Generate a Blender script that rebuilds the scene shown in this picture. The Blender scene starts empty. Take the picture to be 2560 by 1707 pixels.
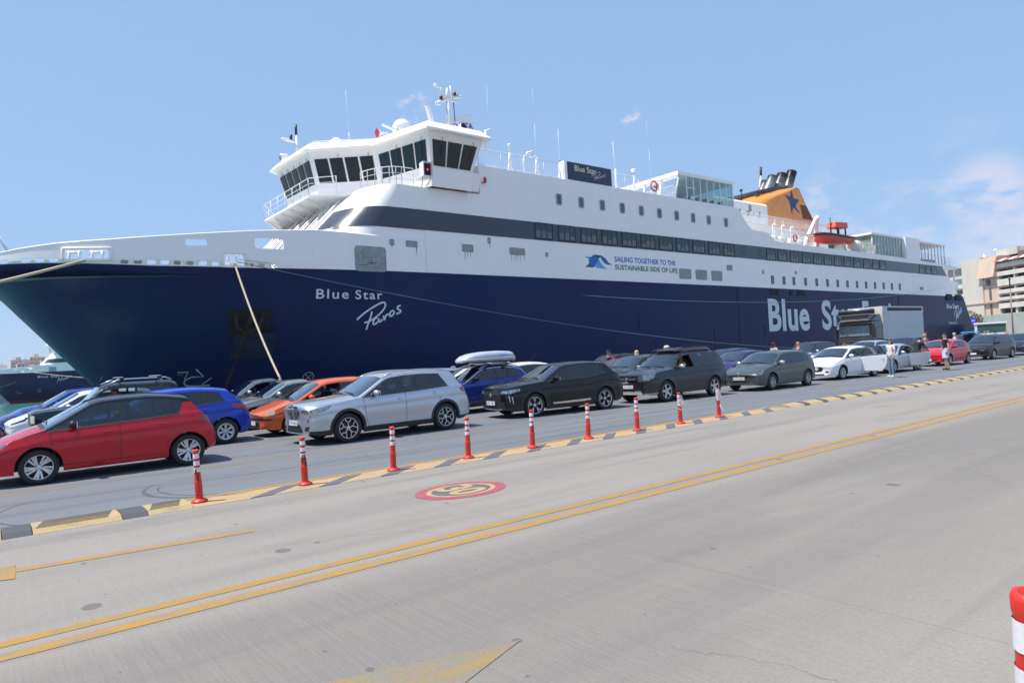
import bpy, bmesh, math, random
import numpy as np
from mathutils import Vector, Matrix, Euler
random.seed(7); RNG = np.random.RandomState(5)
R = math.radians; PI = math.pi
SC = bpy.context.scene; COL = SC.collection
# ------------------------------------------------------------ camera, sky, sun
cam = bpy.data.cameras.new('camera'); cam.sensor_width = 36; cam.lens = 24.0
cam.clip_start = 0.1; cam.clip_end = 12000
co = bpy.data.objects.new('camera', cam); COL.objects.link(co); SC.camera = co
PITCH, ROLL, YAW, EYE = 0.0231, -0.0548, 0.6654, 1.7684
_f = Vector((math.sin(YAW)*math.cos(PITCH), math.cos(YAW)*math.cos(PITCH), math.sin(PITCH)))
_r0 = Vector((math.cos(YAW), -math.sin(YAW), 0)); _u0 = _r0.cross(_f)
_r = math.cos(ROLL)*_r0 + math.sin(ROLL)*_u0; _u = -math.sin(ROLL)*_r0 + math.cos(ROLL)*_u0
co.matrix_world = Matrix(((_r.x, _u.x, -_f.x, 0), (_r.y, _u.y, -_f.y, 0), (_r.z, _u.z, -_f.z, EYE), (0, 0, 0, 1)))
SUN_DIR = Vector((-0.42, 0.17, 1.0)).normalized()      # towards the sun
elev = math.asin(SUN_DIR.z); azim = math.atan2(SUN_DIR.x, SUN_DIR.y)
W = bpy.data.worlds.new('World'); SC.world = W; W.use_nodes = True
nt = W.node_tree; nt.nodes.clear(); N = nt.nodes.new; LK = nt.links.new
sky = N('ShaderNodeTexSky'); sky.sky_type = 'NISHITA'; sky.sun_disc = False
sky.sun_elevation = elev; sky.sun_rotation = azim; sky.air_density = 1.1; sky.dust_density = .1; sky.ozone_density = 5.0; sky.altitude = 10
bg = N('ShaderNodeBackground'); bg.inputs['Strength'].default_value = 0.13
wo = N('ShaderNodeOutputWorld')
tc = N('ShaderNodeTexCoord')
# thin cumulus low over the right and small wisps higher up, placed by direction
def cloud_mask(direction, width, zlo, zhi, scale, thr, soft, seed, stretch=2.0):
    mp = N('ShaderNodeMapping'); LK(tc.outputs['Generated'], mp.inputs['Vector'])
    mp.inputs['Location'].default_value = (seed, seed*.7, 0); mp.inputs['Scale'].default_value = (scale, scale, scale*stretch)
    nz = N('ShaderNodeTexNoise'); nz.inputs['Scale'].default_value = 1; nz.inputs['Detail'].default_value = 9; nz.inputs['Roughness'].default_value = .58
    LK(mp.outputs[0], nz.inputs['Vector'])
    mr = N('ShaderNodeMapRange'); mr.interpolation_type = 'SMOOTHSTEP'
    mr.inputs['From Min'].default_value = thr; mr.inputs['From Max'].default_value = thr+soft; LK(nz.outputs[0], mr.inputs['Value'])
    dp = N('ShaderNodeVectorMath'); dp.operation = 'DISTANCE'; LK(tc.outputs['Generated'], dp.inputs[0]); dp.inputs[1].default_value = direction
    m2 = N('ShaderNodeMapRange'); m2.interpolation_type = 'SMOOTHSTEP'
    m2.inputs['From Min'].default_value = width; m2.inputs['From Max'].default_value = width*.35; LK(dp.outputs['Value'], m2.inputs['Value'])
    mu = N('ShaderNodeMath'); mu.operation = 'MULTIPLY'; LK(mr.outputs[0], mu.inputs[0]); LK(m2.outputs[0], mu.inputs[1])
    return mu.outputs[0]
def pixdir(px, py):
    d = _f + _r*((px-1280)/1706.67) - _u*((py-853.5)/1706.67); return tuple(d.normalized())
masks = [cloud_mask(pixdir(2440, 545), .135, 0, 0, 9.0, .43, .20, 3.1, 2.0),
         cloud_mask(pixdir(2470, 482), .060, 0, 0, 14.0, .38, .16, 9.2, 2.6),
         cloud_mask(pixdir(2110, 535), .085, 0, 0, 16.0, .46, .2, 1.7, 1.6),
         cloud_mask(pixdir(1578, 292), .019, 0, 0, 55.0, .44, .2, 5.5, 2.2),
         cloud_mask(pixdir(1040, 262), .034, 0, 0, 60.0, .47, .25, 2.4, 1.6)]
acc = masks[0]
for m_ in masks[1:]:
    mx = N('ShaderNodeMath'); mx.operation = 'MAXIMUM'; LK(acc, mx.inputs[0]); LK(m_, mx.inputs[1]); acc = mx.outputs[0]
fac = N('ShaderNodeMath'); fac.operation = 'MULTIPLY'; fac.inputs[1].default_value = .58; LK(acc, fac.inputs[0])
mixc = N('ShaderNodeMixRGB'); mixc.inputs[2].default_value = (4.75, 4.6, 5.2, 1)
veil = N('ShaderNodeMixRGB'); veil.inputs[0].default_value = .78; veil.inputs[2].default_value = (2.05, 3.15, 4.95, 1)   # summer haze evens out the blue
LK(sky.outputs[0], veil.inputs[1]); LK(fac.outputs[0], mixc.inputs[0]); LK(veil.outputs[0], mixc.inputs[1])
LK(mixc.outputs[0], bg.inputs[0]); LK(bg.outputs[0], wo.inputs[0])
sl = bpy.data.lights.new('sun', 'SUN'); sl.energy = 4.5; sl.angle = R(.53); sl.color = (1, .955, .89)
so = bpy.data.objects.new('sun', sl); COL.objects.link(so); so.rotation_euler = SUN_DIR.to_track_quat('Z', 'Y').to_euler()
so.location = (-20, 10, 60)
SC.view_settings.view_transform = 'Standard'; SC.view_settings.look = 'None'; SC.view_settings.exposure = 0.42; SC.view_settings.gamma = 1
SC.render.engine = 'CYCLES'
SC.cycles.max_bounces = 8; SC.cycles.transparent_max_bounces = 12
# ------------------------------------------------------------ material helpers
MATS = {}
def nodes(name):
    m = bpy.data.materials.new(name); m.use_nodes = True
    return m, m.node_tree, m.node_tree.nodes['Principled BSDF']
def mat(name, col, rough=.5, metal=0, coat=0, coat_r=.03, spec=.5, var=0, vscale=3, bump=0, bscale=40, emit=None, estr=1):
    if name in MATS: return MATS[name]
    m, t, b = nodes(name)
    b.inputs['Base Color'].default_value = (*col, 1); b.inputs['Roughness'].default_value = rough
    b.inputs['Metallic'].default_value = metal; b.inputs['Specular IOR Level'].default_value = spec
    b.inputs['Coat Weight'].default_value = coat; b.inputs['Coat Roughness'].default_value = coat_r
    if emit: b.inputs['Emission Color'].default_value = (*emit, 1); b.inputs['Emission Strength'].default_value = estr
    if var or bump:
        tx = t.nodes.new('ShaderNodeTexCoord')
    if var:
        nz = t.nodes.new('ShaderNodeTexNoise'); nz.inputs['Scale'].default_value = vscale; nz.inputs['Detail'].default_value = 6
        t.links.new(tx.outputs['Object'], nz.inputs['Vector'])
        rp = t.nodes.new('ShaderNodeMapRange'); rp.inputs['From Min'].default_value = .3; rp.inputs['From Max'].default_value = .7
        rp.inputs['To Min'].default_value = 1-var; rp.inputs['To Max'].default_value = 1+var*.6; t.links.new(nz.outputs[0], rp.inputs['Value'])
        mm = t.nodes.new('ShaderNodeVectorMath'); mm.operation = 'SCALE'; mm.inputs[0].default_value = col
        t.links.new(rp.outputs[0], mm.inputs['Scale']); t.links.new(mm.outputs[0], b.inputs['Base Color'])
    if bump:
        n2 = t.nodes.new('ShaderNodeTexNoise'); n2.inputs['Scale'].default_value = bscale; n2.inputs['Detail'].default_value = 4
        t.links.new(tx.outputs['Object'], n2.inputs['Vector'])
        bp = t.nodes.new('ShaderNodeBump'); bp.inputs['Strength'].default_value = bump; bp.inputs['Distance'].default_value = .02
        t.links.new(n2.outputs[0], bp.inputs['Height']); t.links.new(bp.outputs[0], b.inputs['Normal'])
    MATS[name] = m; return m
def glass(name, tint, refl=1.0, rough=.02, base=(.6, .8, .8)):
    if name in MATS: return MATS[name]
    m = bpy.data.materials.new(name); m.use_nodes = True; t = m.node_tree; t.nodes.clear()
    tr = t.nodes.new('ShaderNodeBsdfTransparent'); tr.inputs[0].default_value = (tint*base[0]/.7, tint*base[1]/.7, tint*base[2]/.7, 1)
    gl = t.nodes.new('ShaderNodeBsdfGlossy'); gl.inputs['Roughness'].default_value = rough; gl.inputs[0].default_value = (.95, .97, 1, 1)
    fr = t.nodes.new('ShaderNodeFresnel'); fr.inputs['IOR'].default_value = 1.52
    mu = t.nodes.new('ShaderNodeMath'); mu.operation = 'MULTIPLY_ADD'; mu.inputs[1].default_value = refl; mu.inputs[2].default_value = .03; mu.use_clamp = True
    mx = t.nodes.new('ShaderNodeMixShader'); o = t.nodes.new('ShaderNodeOutputMaterial')
    t.links.new(fr.outputs[0], mu.inputs[0]); t.links.new(mu.outputs[0], mx.inputs[0])
    t.links.new(tr.outputs[0], mx.inputs[1]); t.links.new(gl.outputs[0], mx.inputs[2]); t.links.new(mx.outputs[0], o.inputs[0])
    MATS[name] = m; return m
# ------------------------------------------------------------ object helpers
def tag(o, label=None, cat=None, group=None, kind=None):
    if label: o['label'] = label
    if cat: o['category'] = cat
    if group: o['group'] = group
    if kind: o['kind'] = kind
    return o
def empty(name, loc=(0, 0, 0), rz=0, label=None, cat=None, group=None, rot=None):
    o = bpy.data.objects.new(name, None); COL.objects.link(o); o.location = loc; o.rotation_euler = rot or (0, 0, rz)
    o.empty_display_size = .1
    return tag(o, label, cat, group)
def link(name, me, parent=None, loc=(0, 0, 0)):
    o = bpy.data.objects.new(name, me); COL.objects.link(o); o.location = loc
    if parent is not None: o.parent = parent
    return o
class MB:
    def __init__(s): s.v = []; s.f = []; s.m = []; s.sm = []
    def add(s, vs, fs, mi=0, smooth=False):
        b = len(s.v); s.v += [tuple(v) for v in vs]
        for f in fs: s.f.append(tuple(b+i for i in f)); s.m.append(mi); s.sm.append(smooth)
        return s
    def box(s, x0, x1, y0, y1, z0, z1, mi=0):
        v = [(x0,y0,z0),(x1,y0,z0),(x1,y1,z0),(x0,y1,z0),(x0,y0,z1),(x1,y0,z1),(x1,y1,z1),(x0,y1,z1)]
        return s.add(v, [(0,3,2,1),(4,5,6,7),(0,1,5,4),(1,2,6,5),(2,3,7,6),(3,0,4,7)], mi)
    def obox(s, c, sx, sy, sz, rot, mi=0):
        M = Euler(rot).to_matrix(); v = []
        for z in (-.5,.5):
            for x, y in ((-.5,-.5),(.5,-.5),(.5,.5),(-.5,.5)): v.append(Vector(c)+M@Vector((x*sx, y*sy, z*sz)))
        return s.add(v, [(0,3,2,1),(4,5,6,7),(0,1,5,4),(1,2,6,5),(2,3,7,6),(3,0,4,7)], mi)
    def hexa(s, v8, mi=0):
        return s.add(v8, [(0,3,2,1),(4,5,6,7),(0,1,5,4),(1,2,6,5),(2,3,7,6),(3,0,4,7)], mi)
    def prism_xz(s, poly, y0, y1, mi=0):      # polygon in x-z, extruded along y
        n = len(poly); v = [(x, y0, z) for x, z in poly]+[(x, y1, z) for x, z in poly]
        f = [tuple(range(n)), tuple(range(2*n-1, n-1, -1))]+[(i, i+n, (i+1) % n+n, (i+1) % n) for i in range(n)]
        return s.add(v, f, mi)
    def prism_xy(s, poly, z0, z1, mi=0):
        n = len(poly); v = [(x, y, z0) for x, y in poly]+[(x, y, z1) for x, y in poly]
        f = [tuple(range(n-1, -1, -1)), tuple(range(n, 2*n))]+[(i, (i+1) % n, (i+1) % n+n, i+n) for i in range(n)]
        return s.add(v, f, mi)
    def tube(s, pts, r, n=6, mi=0, closed=False, cap=True):
        pts = [Vector(p) for p in pts]; rs = r if isinstance(r, (list, tuple)) else [r]*len(pts)
        vs = []; K = len(pts); up0 = None
        for i, p in enumerate(pts):
            a = pts[i-1] if i > 0 else (pts[-1] if closed else p); b = pts[(i+1) % K] if (i < K-1 or closed) else p
            d = (b-a).normalized(); up = Vector((0, 0, 1)) if abs(d.z) < .95 else Vector((0, 1, 0))
            if up0 is not None:
                q = up0-d*up0.dot(d)
                if q.length > .1: up = q
            e1 = d.cross(up).normalized(); e2 = e1.cross(d); up0 = e2
            for k in range(n):
                t = 2*PI*k/n; vs.append(p+(e1*math.cos(t)+e2*math.sin(t))*rs[i])
        fs = []
        for i in range(K if closed else K-1):
            j = (i+1) % K
            for k in range(n): fs.append((i*n+k, i*n+(k+1) % n, j*n+(k+1) % n, j*n+k))
        if cap and not closed: fs += [tuple(range(n-1, -1, -1)), tuple((K-1)*n+k for k in range(n))]
        return s.add(vs, fs, mi, True)
    def lathe(s, prof, n=24, M=None, mi=0, smooth=True, caps=True):   # prof: (r, z)
        vs = []; M = M or Matrix()
        for r_, z in prof:
            for k in range(n):
                t = 2*PI*k/n; vs.append(M@Vector((r_*math.cos(t), r_*math.sin(t), z)))
        fs = [(i*n+k, i*n+(k+1) % n, (i+1)*n+(k+1) % n, (i+1)*n+k) for i in range(len(prof)-1) for k in range(n)]
        if caps: fs += [tuple(range(n-1, -1, -1)), tuple((len(prof)-1)*n+k for k in range(n))]
        return s.add(vs, fs, mi, smooth)
    def ell(s, c, rx, ry, rz, n=12, mi=0, zmin=-1, M=None):
        pr = []; m = max(6, n//2)
        vs = []; fs = []; M = M or Matrix()
        for i in range(m+1):
            ph = -PI/2+PI*i/m; ph = max(ph, math.asin(zmin)) if zmin > -1 else ph
            for k in range(n):
                t = 2*PI*k/n; vs.append(Vector(c)+M@Vector((rx*math.cos(ph)*math.cos(t), ry*math.cos(ph)*math.sin(t), rz*math.sin(ph))))
        for i in range(m):
            for k in range(n): fs.append((i*n+k, i*n+(k+1) % n, (i+1)*n+(k+1) % n, (i+1)*n+k))
        return s.add(vs, fs, mi, True)
    def build(s, name, mats, parent=None, loc=(0, 0, 0), bevel=0, sharp=None, seg=2):
        me = bpy.data.meshes.new(name); me.from_pydata([tuple(v) for v in s.v], [], s.f)
        if not isinstance(mats, (list, tuple)): mats = [mats]
        for m in mats: me.materials.append(m)
        me.polygons.foreach_set('material_index', s.m)
        me.polygons.foreach_set('use_smooth', s.sm)
        me.validate(); me.update()
        o = link(name, me, parent, loc)
        if bevel:
            md = o.modifiers.new('b', 'BEVEL'); md.width = bevel; md.segments = seg; md.limit_method = 'ANGLE'; md.angle_limit = R(35)
            for p in me.polygons: p.use_smooth = True
            md.harden_normals = True
        if sharp: me.set_sharp_from_angle(angle=R(sharp))
        return o
def components(faces):
    par = {}
    def find(a):
        while par.setdefault(a, a) != a: par[a] = par[par[a]]; a = par[a]
        return a
    for f in faces:
        r0 = find(f[0])
        for v in f[1:]:
            r1 = find(v)
            if r1 != r0: par[r1] = r0
    out = {}
    for i, f in enumerate(faces): out.setdefault(find(f[0]), []).append(i)
    return list(out.values())
def build_each(mb, name, mats, parent):
    for ids in components(mb.f):
        us = sorted({v for i in ids for v in mb.f[i]}); mp = {v: k for k, v in enumerate(us)}
        q = MB(); q.v = [mb.v[v] for v in us]; q.f = [tuple(mp[v] for v in mb.f[i]) for i in ids]; q.m = [mb.m[i] for i in ids]; q.sm = [mb.sm[i] for i in ids]
        q.build(name, mats, parent)
def copy_tree(o, parent=None):
    c = o.copy(); COL.objects.link(c)
    if parent is not None: c.parent = parent
    for ch in list(o.children): copy_tree(ch, c)
    return c
def text_mesh(body, size=1.0, offset=0.0, spacing=1.0, shear=0):
    cu = bpy.data.curves.new('t', 'FONT'); cu.body = body; cu.size = size; cu.offset = offset; cu.space_character = spacing; cu.shear = shear
    cu.resolution_u = 5
    ob = bpy.data.objects.new('t', cu); COL.objects.link(ob)
    dg = bpy.context.evaluated_depsgraph_get(); me = bpy.data.meshes.new_from_object(ob.evaluated_get(dg))
    bpy.data.objects.remove(ob); 
    V = np.array([v.co[:] for v in me.vertices]); F = [tuple(p.vertices) for p in me.polygons]
    return V, F
def text_part(name, body, fn, x0, x1, z0, z1, m, parent, offset=0.0, spacing=1.0, shear=0, capz=None):
    """text fitted to the box x0..x1, z0..z1 (of its own bounds) and mapped through fn(x, z) -> xyz"""
    V, F = text_mesh(body, 1.0, offset, spacing, shear)
    lo, hi = V.min(0), V.max(0)
    X = x0+(V[:, 0]-lo[0])/(hi[0]-lo[0])*(x1-x0); Z = z0+(V[:, 1]-lo[1])/(hi[1]-lo[1])*(z1-z0)
    mb = MB(); mb.add([fn(x, z) for x, z in zip(X, Z)], F); return mb.build(name, m, parent)
def ribbon(mb, pts2, w, fn, mi=0, closed=False):
    """flat stroke of width w along 2-D points mapped through fn"""
    P = [Vector((p[0], p[1])) for p in pts2]; n = len(P); L = []; Rr = []
    ww = w if isinstance(w, (list, tuple)) else [w]*n
    for i in range(n):
        a = P[max(i-1, 0)]; b = P[min(i+1, n-1)]; d = (b-a).normalized(); nn = Vector((-d.y, d.x))*ww[i]/2
        L.append(P[i]+nn); Rr.append(P[i]-nn)
    vs = [fn(*p) for p in L]+[fn(*p) for p in Rr]
    mb.add(vs, [(i, i+1, n+i+1, n+i) for i in range(n-1)], mi)
def smooth_line(pts, k=4):
    out = []; P = [np.array(p, float) for p in pts]; n = len(P)
    for i in range(n-1):
        p0, p1, p2, p3 = P[max(i-1, 0)], P[i], P[i+1], P[min(i+2, n-1)]
        for j in range(k):
            t = j/k; out.append(tuple(.5*((2*p1)+(-p0+p2)*t+(2*p0-5*p1+4*p2-p3)*t*t+(-p0+3*p1-3*p2+p3)*t**3)))
    out.append(tuple(P[-1])); return out
# ------------------------------------------------------------ common materials
BLACK = mat('black rubber', (.012, .012, .013), .6)
TYRE = mat('tyre rubber', (.018, .018, .019), .75, bump=.3, bscale=60)
DARKT = mat('dark interior', (.02, .021, .023), .8)
SEAT = mat('seat fabric', (.045, .046, .05), .9)
TRIM = mat('dark plastic trim', (.022, .023, .025), .45)
CHROME = mat('chrome', (.75, .76, .78), .12, metal=1)
ALLOY = mat('silver alloy', (.62, .63, .65), .28, metal=.85)
ALLOYD = mat('dark alloy', (.05, .052, .056), .35, metal=.6)
CAPS = mat('silver wheel cover', (.55, .56, .58), .35, metal=.5)
BRAKE = mat('brake disc dark', (.03, .028, .027), .5, metal=.3)
LAMP = mat('headlamp lens', (.30, .33, .37), .10, metal=.6, coat=1, var=.85, vscale=22)
LAMPD = mat('smoked headlamp', (.07, .085, .10), .08, metal=.3, coat=1, var=.6, vscale=16)
RED_L = mat('red tail lamp', (.30, .006, .008), .12, coat=1)
PLATE = mat('number plate white', (.72, .72, .70), .4)
PLATEB = mat('plate blue', (.02, .06, .35), .4)
PAPER = mat('white paper', (.8, .8, .78), .7)
GL_F = glass('windscreen glass', .50, 2.3)
GL_S = glass('side window glass', .34, 1.3)
GL_D = glass('privacy glass', .07, 1.3)
WHITE = mat('white ship paint', (.78, .79, .80), .38, coat=.15, var=.04, vscale=.7)
RAILW = mat('white rail paint', (.80, .80, .79), .4)
# ============================================================ ground, road, sea
def ground_mat(name, base, dark, seed=0, lane=False):
    m, t, b = nodes(name); n = t.nodes.new; l = t.links.new
    tx = n('ShaderNodeTexCoord'); sp = n('ShaderNodeSeparateXYZ'); l(tx.outputs['Object'], sp.inputs[0])
    def noise(scale, det=6, vec=(1, 1, 1), rough=.6):
        mp = n('ShaderNodeMapping'); mp.inputs['Scale'].default_value = vec; mp.inputs['Location'].default_value = (seed, seed, 0); l(tx.outputs['Object'], mp.inputs['Vector'])
        z = n('ShaderNodeTexNoise'); z.inputs['Scale'].default_value = scale; z.inputs['Detail'].default_value = det; z.inputs['Roughness'].default_value = rough; l(mp.outputs[0], z.inputs['Vector']); return z.outputs[0]
    def rng(v, a, b_, c, d, smooth=True):
        r = n('ShaderNodeMapRange'); r.interpolation_type = 'SMOOTHSTEP' if smooth else 'LINEAR'
        r.inputs['From Min'].default_value = a; r.inputs['From Max'].default_value = b_; r.inputs['To Min'].default_value = c; r.inputs['To Max'].default_value = d; l(v, r.inputs['Value']); return r.outputs[0]
    def mul(a, b_):
        q = n('ShaderNodeMath'); q.operation = 'MULTIPLY'; l(a, q.inputs[0]); (l(b_, q.inputs[1]) if not isinstance(b_, float) else setattr(q.inputs[1], 'default_value', b_)); return q.outputs[0]
    def mix(f, c1, c2):
        x = n('ShaderNodeMixRGB')
        l(f, x.inputs[0])
        for k, c in ((1, c1), (2, c2)):
            if isinstance(c, tuple): x.inputs[k].default_value = (*c, 1)
            else: l(c, x.inputs[k])
        return x.outputs[0]
    # long tyre-polished streaks along the road (x), broad patches, fine grain
    streak = rng(noise(.9, 5, (.10, 1.1, 1)), .42, .66, 0, 1)
    patch = rng(noise(.22, 5), .38, .68, 0, 1)
    fine = noise(38, 4); grain = noise(160, 2)
    c = mix(mul(streak, .55), base, dark)
    c = mix(mul(patch, .5), c, tuple(x*.86+.004 for x in base))
    # broad polished driving path across the right of the carriageway
    if not lane:
        path = mul(rng(sp.outputs['Y'], 1.3, 3.0, 0, 1), rng(sp.outputs['Y'], 5.6, 5.0, 0, 1))
        wob = rng(noise(.7, 5, (.14, 1, 1)), .25, .55, .15, 1)
        c = mix(mul(mul(path, wob), .72), c, tuple(x*.80 for x in dark))
        # broom finish across the road
        wv = n('ShaderNodeTexNoise'); mp = n('ShaderNodeMapping'); mp.inputs['Scale'].default_value = (55, 1.2, 1); mp.inputs['Rotation'].default_value = (0, 0, R(4)); l(tx.outputs['Object'], mp.inputs['Vector'])
        wv.inputs['Scale'].default_value = 1; wv.inputs['Detail'].default_value = 3; l(mp.outputs[0], wv.inputs['Vector'])
        br = rng(wv.outputs[0], .3, .7, .0, .16); c = mix(br, c, tuple(min(1, x*1.35) for x in base))
        # slab joints
        for ax, per, off in (('X', 4.6, 4.54), ('Y', 9.0, 9.6)):
            md = n('ShaderNodeMath'); md.operation = 'PINGPONG'; md.inputs[1].default_value = per/2
            ad = n('ShaderNodeMath'); ad.operation = 'SUBTRACT'; l(sp.outputs[ax], ad.inputs[0]); ad.inputs[1].default_value = off; l(ad.outputs[0], md.inputs[0])
            jt = rng(md.outputs[0], .012, .004, 0, 1); c = mix(mul(jt, .28), c, tuple(x*.45 for x in dark))
    # dark chewing-gum and core spots
    for sc, th, sd in ((1.15, .085, 0), (2.1, .062, 11), (4.5, .055, 4)):
        vo = n('ShaderNodeTexVoronoi'); vo.inputs['Scale'].default_value = sc; vo.inputs['Randomness'].default_value = 1
        mp = n('ShaderNodeMapping'); mp.inputs['Location'].default_value = (sd, sd, 0); mp.inputs['Scale'].default_value = (1, .8, 1)
        l(tx.outputs['Object'], mp.inputs['Vector']); l(mp.outputs[0], vo.inputs['Vector'])
        nn = n('ShaderNodeMath'); nn.operation = 'MULTIPLY_ADD'; nn.inputs[1].default_value = .03; l(fine, nn.inputs[0]); l(vo.outputs['Distance'], nn.inputs[2])
        sel = n('ShaderNodeSeparateXYZ'); l(vo.outputs['Color'], sel.inputs[0])
        c = mix(mul(mul(rng(nn.outputs[0], th+.025, th+.008, 0, 1), rng(sel.outputs[0], .5, .52, 0, 1)), .8), c, (.07, .07, .075))
    # cracks, oil stains and wandering tyre tracks
    cr = n('ShaderNodeTexVoronoi'); cr.feature = 'DISTANCE_TO_EDGE'; cr.inputs['Scale'].default_value = .23; mpc = n('ShaderNodeMapping'); l(tx.outputs['Object'], mpc.inputs['Vector'])
    dn = n('ShaderNodeTexNoise'); dn.inputs['Scale'].default_value = 1.6; dn.inputs['Detail'].default_value = 8; l(tx.outputs['Object'], dn.inputs['Vector'])
    dv = n('ShaderNodeVectorMath'); dv.operation = 'MULTIPLY_ADD'; l(dn.outputs['Color'], dv.inputs[0]); dv.inputs[1].default_value = (.9, .9, 0); l(mpc.outputs[0], dv.inputs[2]); l(dv.outputs[0], cr.inputs['Vector'])
    ck = mul(rng(cr.outputs['Distance'], .0035, .0008, 0, 1), rng(noise(.35, 3), .50, .62, 0, 1)); c = mix(mul(ck, .55), c, tuple(x*.4 for x in dark))
    oil = mul(rng(noise(.55, 4, (.5, 1.5, 1), .5), .60, .72, 0, 1), rng(noise(2.2, 5), .35, .6, .2, 1)); c = mix(mul(oil, .38), c, tuple(x*.62 for x in dark))
    trk = rng(noise(1.4, 3, (.035, 1.2, 1), .45), .57, .66, 0, 1); c = mix(mul(trk, .30), c, tuple(x*.70 for x in dark))
    lgt = rng(noise(.8, 6, (.25, 1.0, 1), .65), .58, .75, 0, 1); c = mix(mul(lgt, .35), c, tuple(min(1, x*1.22) for x in base))
    # tyre marks
    c = mix(rng(fine, .35, .75, .0, .34), c, tuple(x*.7 for x in dark))
    c = mix(rng(grain, .3, .7, .0, .30), c, tuple(min(1, x*1.25) for x in base))
    l(c, b.inputs['Base Color'])
    l(rng(streak, 0, 1, .85, .6), b.inputs['Roughness']); b.inputs['Specular IOR Level'].default_value = .35
    bp = n('ShaderNodeBump'); bp.inputs['Strength'].default_value = .25; bp.inputs['Distance'].default_value = .01; l(fine, bp.inputs['Height']); l(bp.outputs[0], b.inputs['Normal'])
    return m
CONC = ground_mat('broomed concrete road', (.262, .234, .205), (.165, .152, .140))
LANE = ground_mat('worn grey asphalt lanes', (.160, .168, .180), (.095, .10, .112), 7.3, True)
def paint_mat(name, col, under, wear=.45, scale=9):
    m, t, b = nodes(name); n = t.nodes.new; l = t.links.new
    tx = n('ShaderNodeTexCoord'); z = n('ShaderNodeTexNoise'); z.inputs['Scale'].default_value = scale; z.inputs['Detail'].default_value = 8; z.inputs['Roughness'].default_value = .7
    mp = n('ShaderNodeMapping'); mp.inputs['Scale'].default_value = (.35, 1.3, 1); l(tx.outputs['Object'], mp.inputs['Vector']); l(mp.outputs[0], z.inputs['Vector'])
    r = n('ShaderNodeMapRange'); r.interpolation_type = 'SMOOTHSTEP'; r.inputs['From Min'].default_value = wear; r.inputs['From Max'].default_value = wear+.22; l(z.outputs[0], r.inputs['Value'])
    x = n('ShaderNodeMixRGB'); x.inputs[1].default_value = (*col, 1); x.inputs[2].default_value = (*under, 1); l(r.outputs[0], x.inputs[0])
    z2 = n('ShaderNodeTexNoise'); z2.inputs['Scale'].default_value = 70; l(tx.outputs['Object'], z2.inputs['Vector'])
    y = n('ShaderNodeMixRGB'); y.blend_type = 'MULTIPLY'; y.inputs[0].default_value = .35; l(x.outputs[0], y.inputs[1]); l(z2.outputs['Fac'], y.inputs[2]); l(y.outputs[0], b.inputs['Base Color'])
    b.inputs['Roughness'].default_value = .75; MATS[name] = m; return m
YEL = paint_mat('worn yellow road paint', (.44, .235, .04), (.27, .215, .15), .44)
YELP = paint_mat('faded yellow kerb paint', (.52, .335, .155), (.33, .28, .225), .45, 5)
YELT = paint_mat('thin yellow lane paint', (.36, .22, .07), (.19, .18, .165), .50, 6)
YELO = paint_mat('rubbed yellow arrow paint', (.36, .225, .06), (.25, .22, .17), .34, 7)
PINK = paint_mat('faded red road paint', (.42, .075, .10), (.28, .16, .15), .46)
GREYP = paint_mat('dark grey road paint', (.12, .13, .15), (.26, .25, .24), .58)
def sheet(name, poly, z, m, label=None):
    mb = MB(); mb.add([(x, y, z) for x, y in poly], [tuple(range(len(poly)))]); o = mb.build(name, m); tag(o, kind='structure'); return o
def rect(x0, x1, y0, y1): return [(x0, y0), (x1, y0), (x1, y1), (x0, y1)]
# quay slab: real depth down to the water
mb = MB(); mb.box(-700, 900, -600, 34.0, -3.5, 0.0); mb.box(126, 900, 34.0, 700, -3.5, 0.0)
tag(mb.build('quay_ground', CONC), kind='structure')
sheet('lane_asphalt', rect(-120, 125, 10.62, 33.6), .004, LANE)
mb = MB(); mb.box(-700, 125.6, 33.55, 34.03, 0.0, .16); tag(mb.build('quay_edge_kerb', mat('edge stone', (.42, .41, .39), .8, var=.2)), kind='structure')
# sea
m, t, b = nodes('harbour water'); n = t.nodes.new; l = t.links.new
b.inputs['Base Color'].default_value = (.06, .21, .22, 1); b.inputs['Roughness'].default_value = .12; b.inputs['IOR'].default_value = 1.33
tx = n('ShaderNodeTexCoord'); z1 = n('ShaderNodeTexNoise'); z1.inputs['Scale'].default_value = .55; z1.inputs['Detail'].default_value = 6; l(tx.outputs['Object'], z1.inputs['Vector'])
bp = n('ShaderNodeBump'); bp.inputs['Strength'].default_value = .5; bp.inputs['Distance'].default_value = .25; l(z1.outputs[0], bp.inputs['Height']); l(bp.outputs[0], b.inputs['Normal'])
mb = MB(); mb.add([(-3000, 30, -2.0), (3000, 30, -2.0), (3000, 5000, -2.0), (-3000, 5000, -2.0)], [(0, 1, 2, 3)]); tag(mb.build('sea', m), kind='structure')
# far shore land
mb = MB(); mb.box(-1500, 1500, 620, 2500, -3, 1.2); tag(mb.build('far_shore', mat('far shore ground', (.30, .28, .24), .9)), kind='structure')
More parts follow.
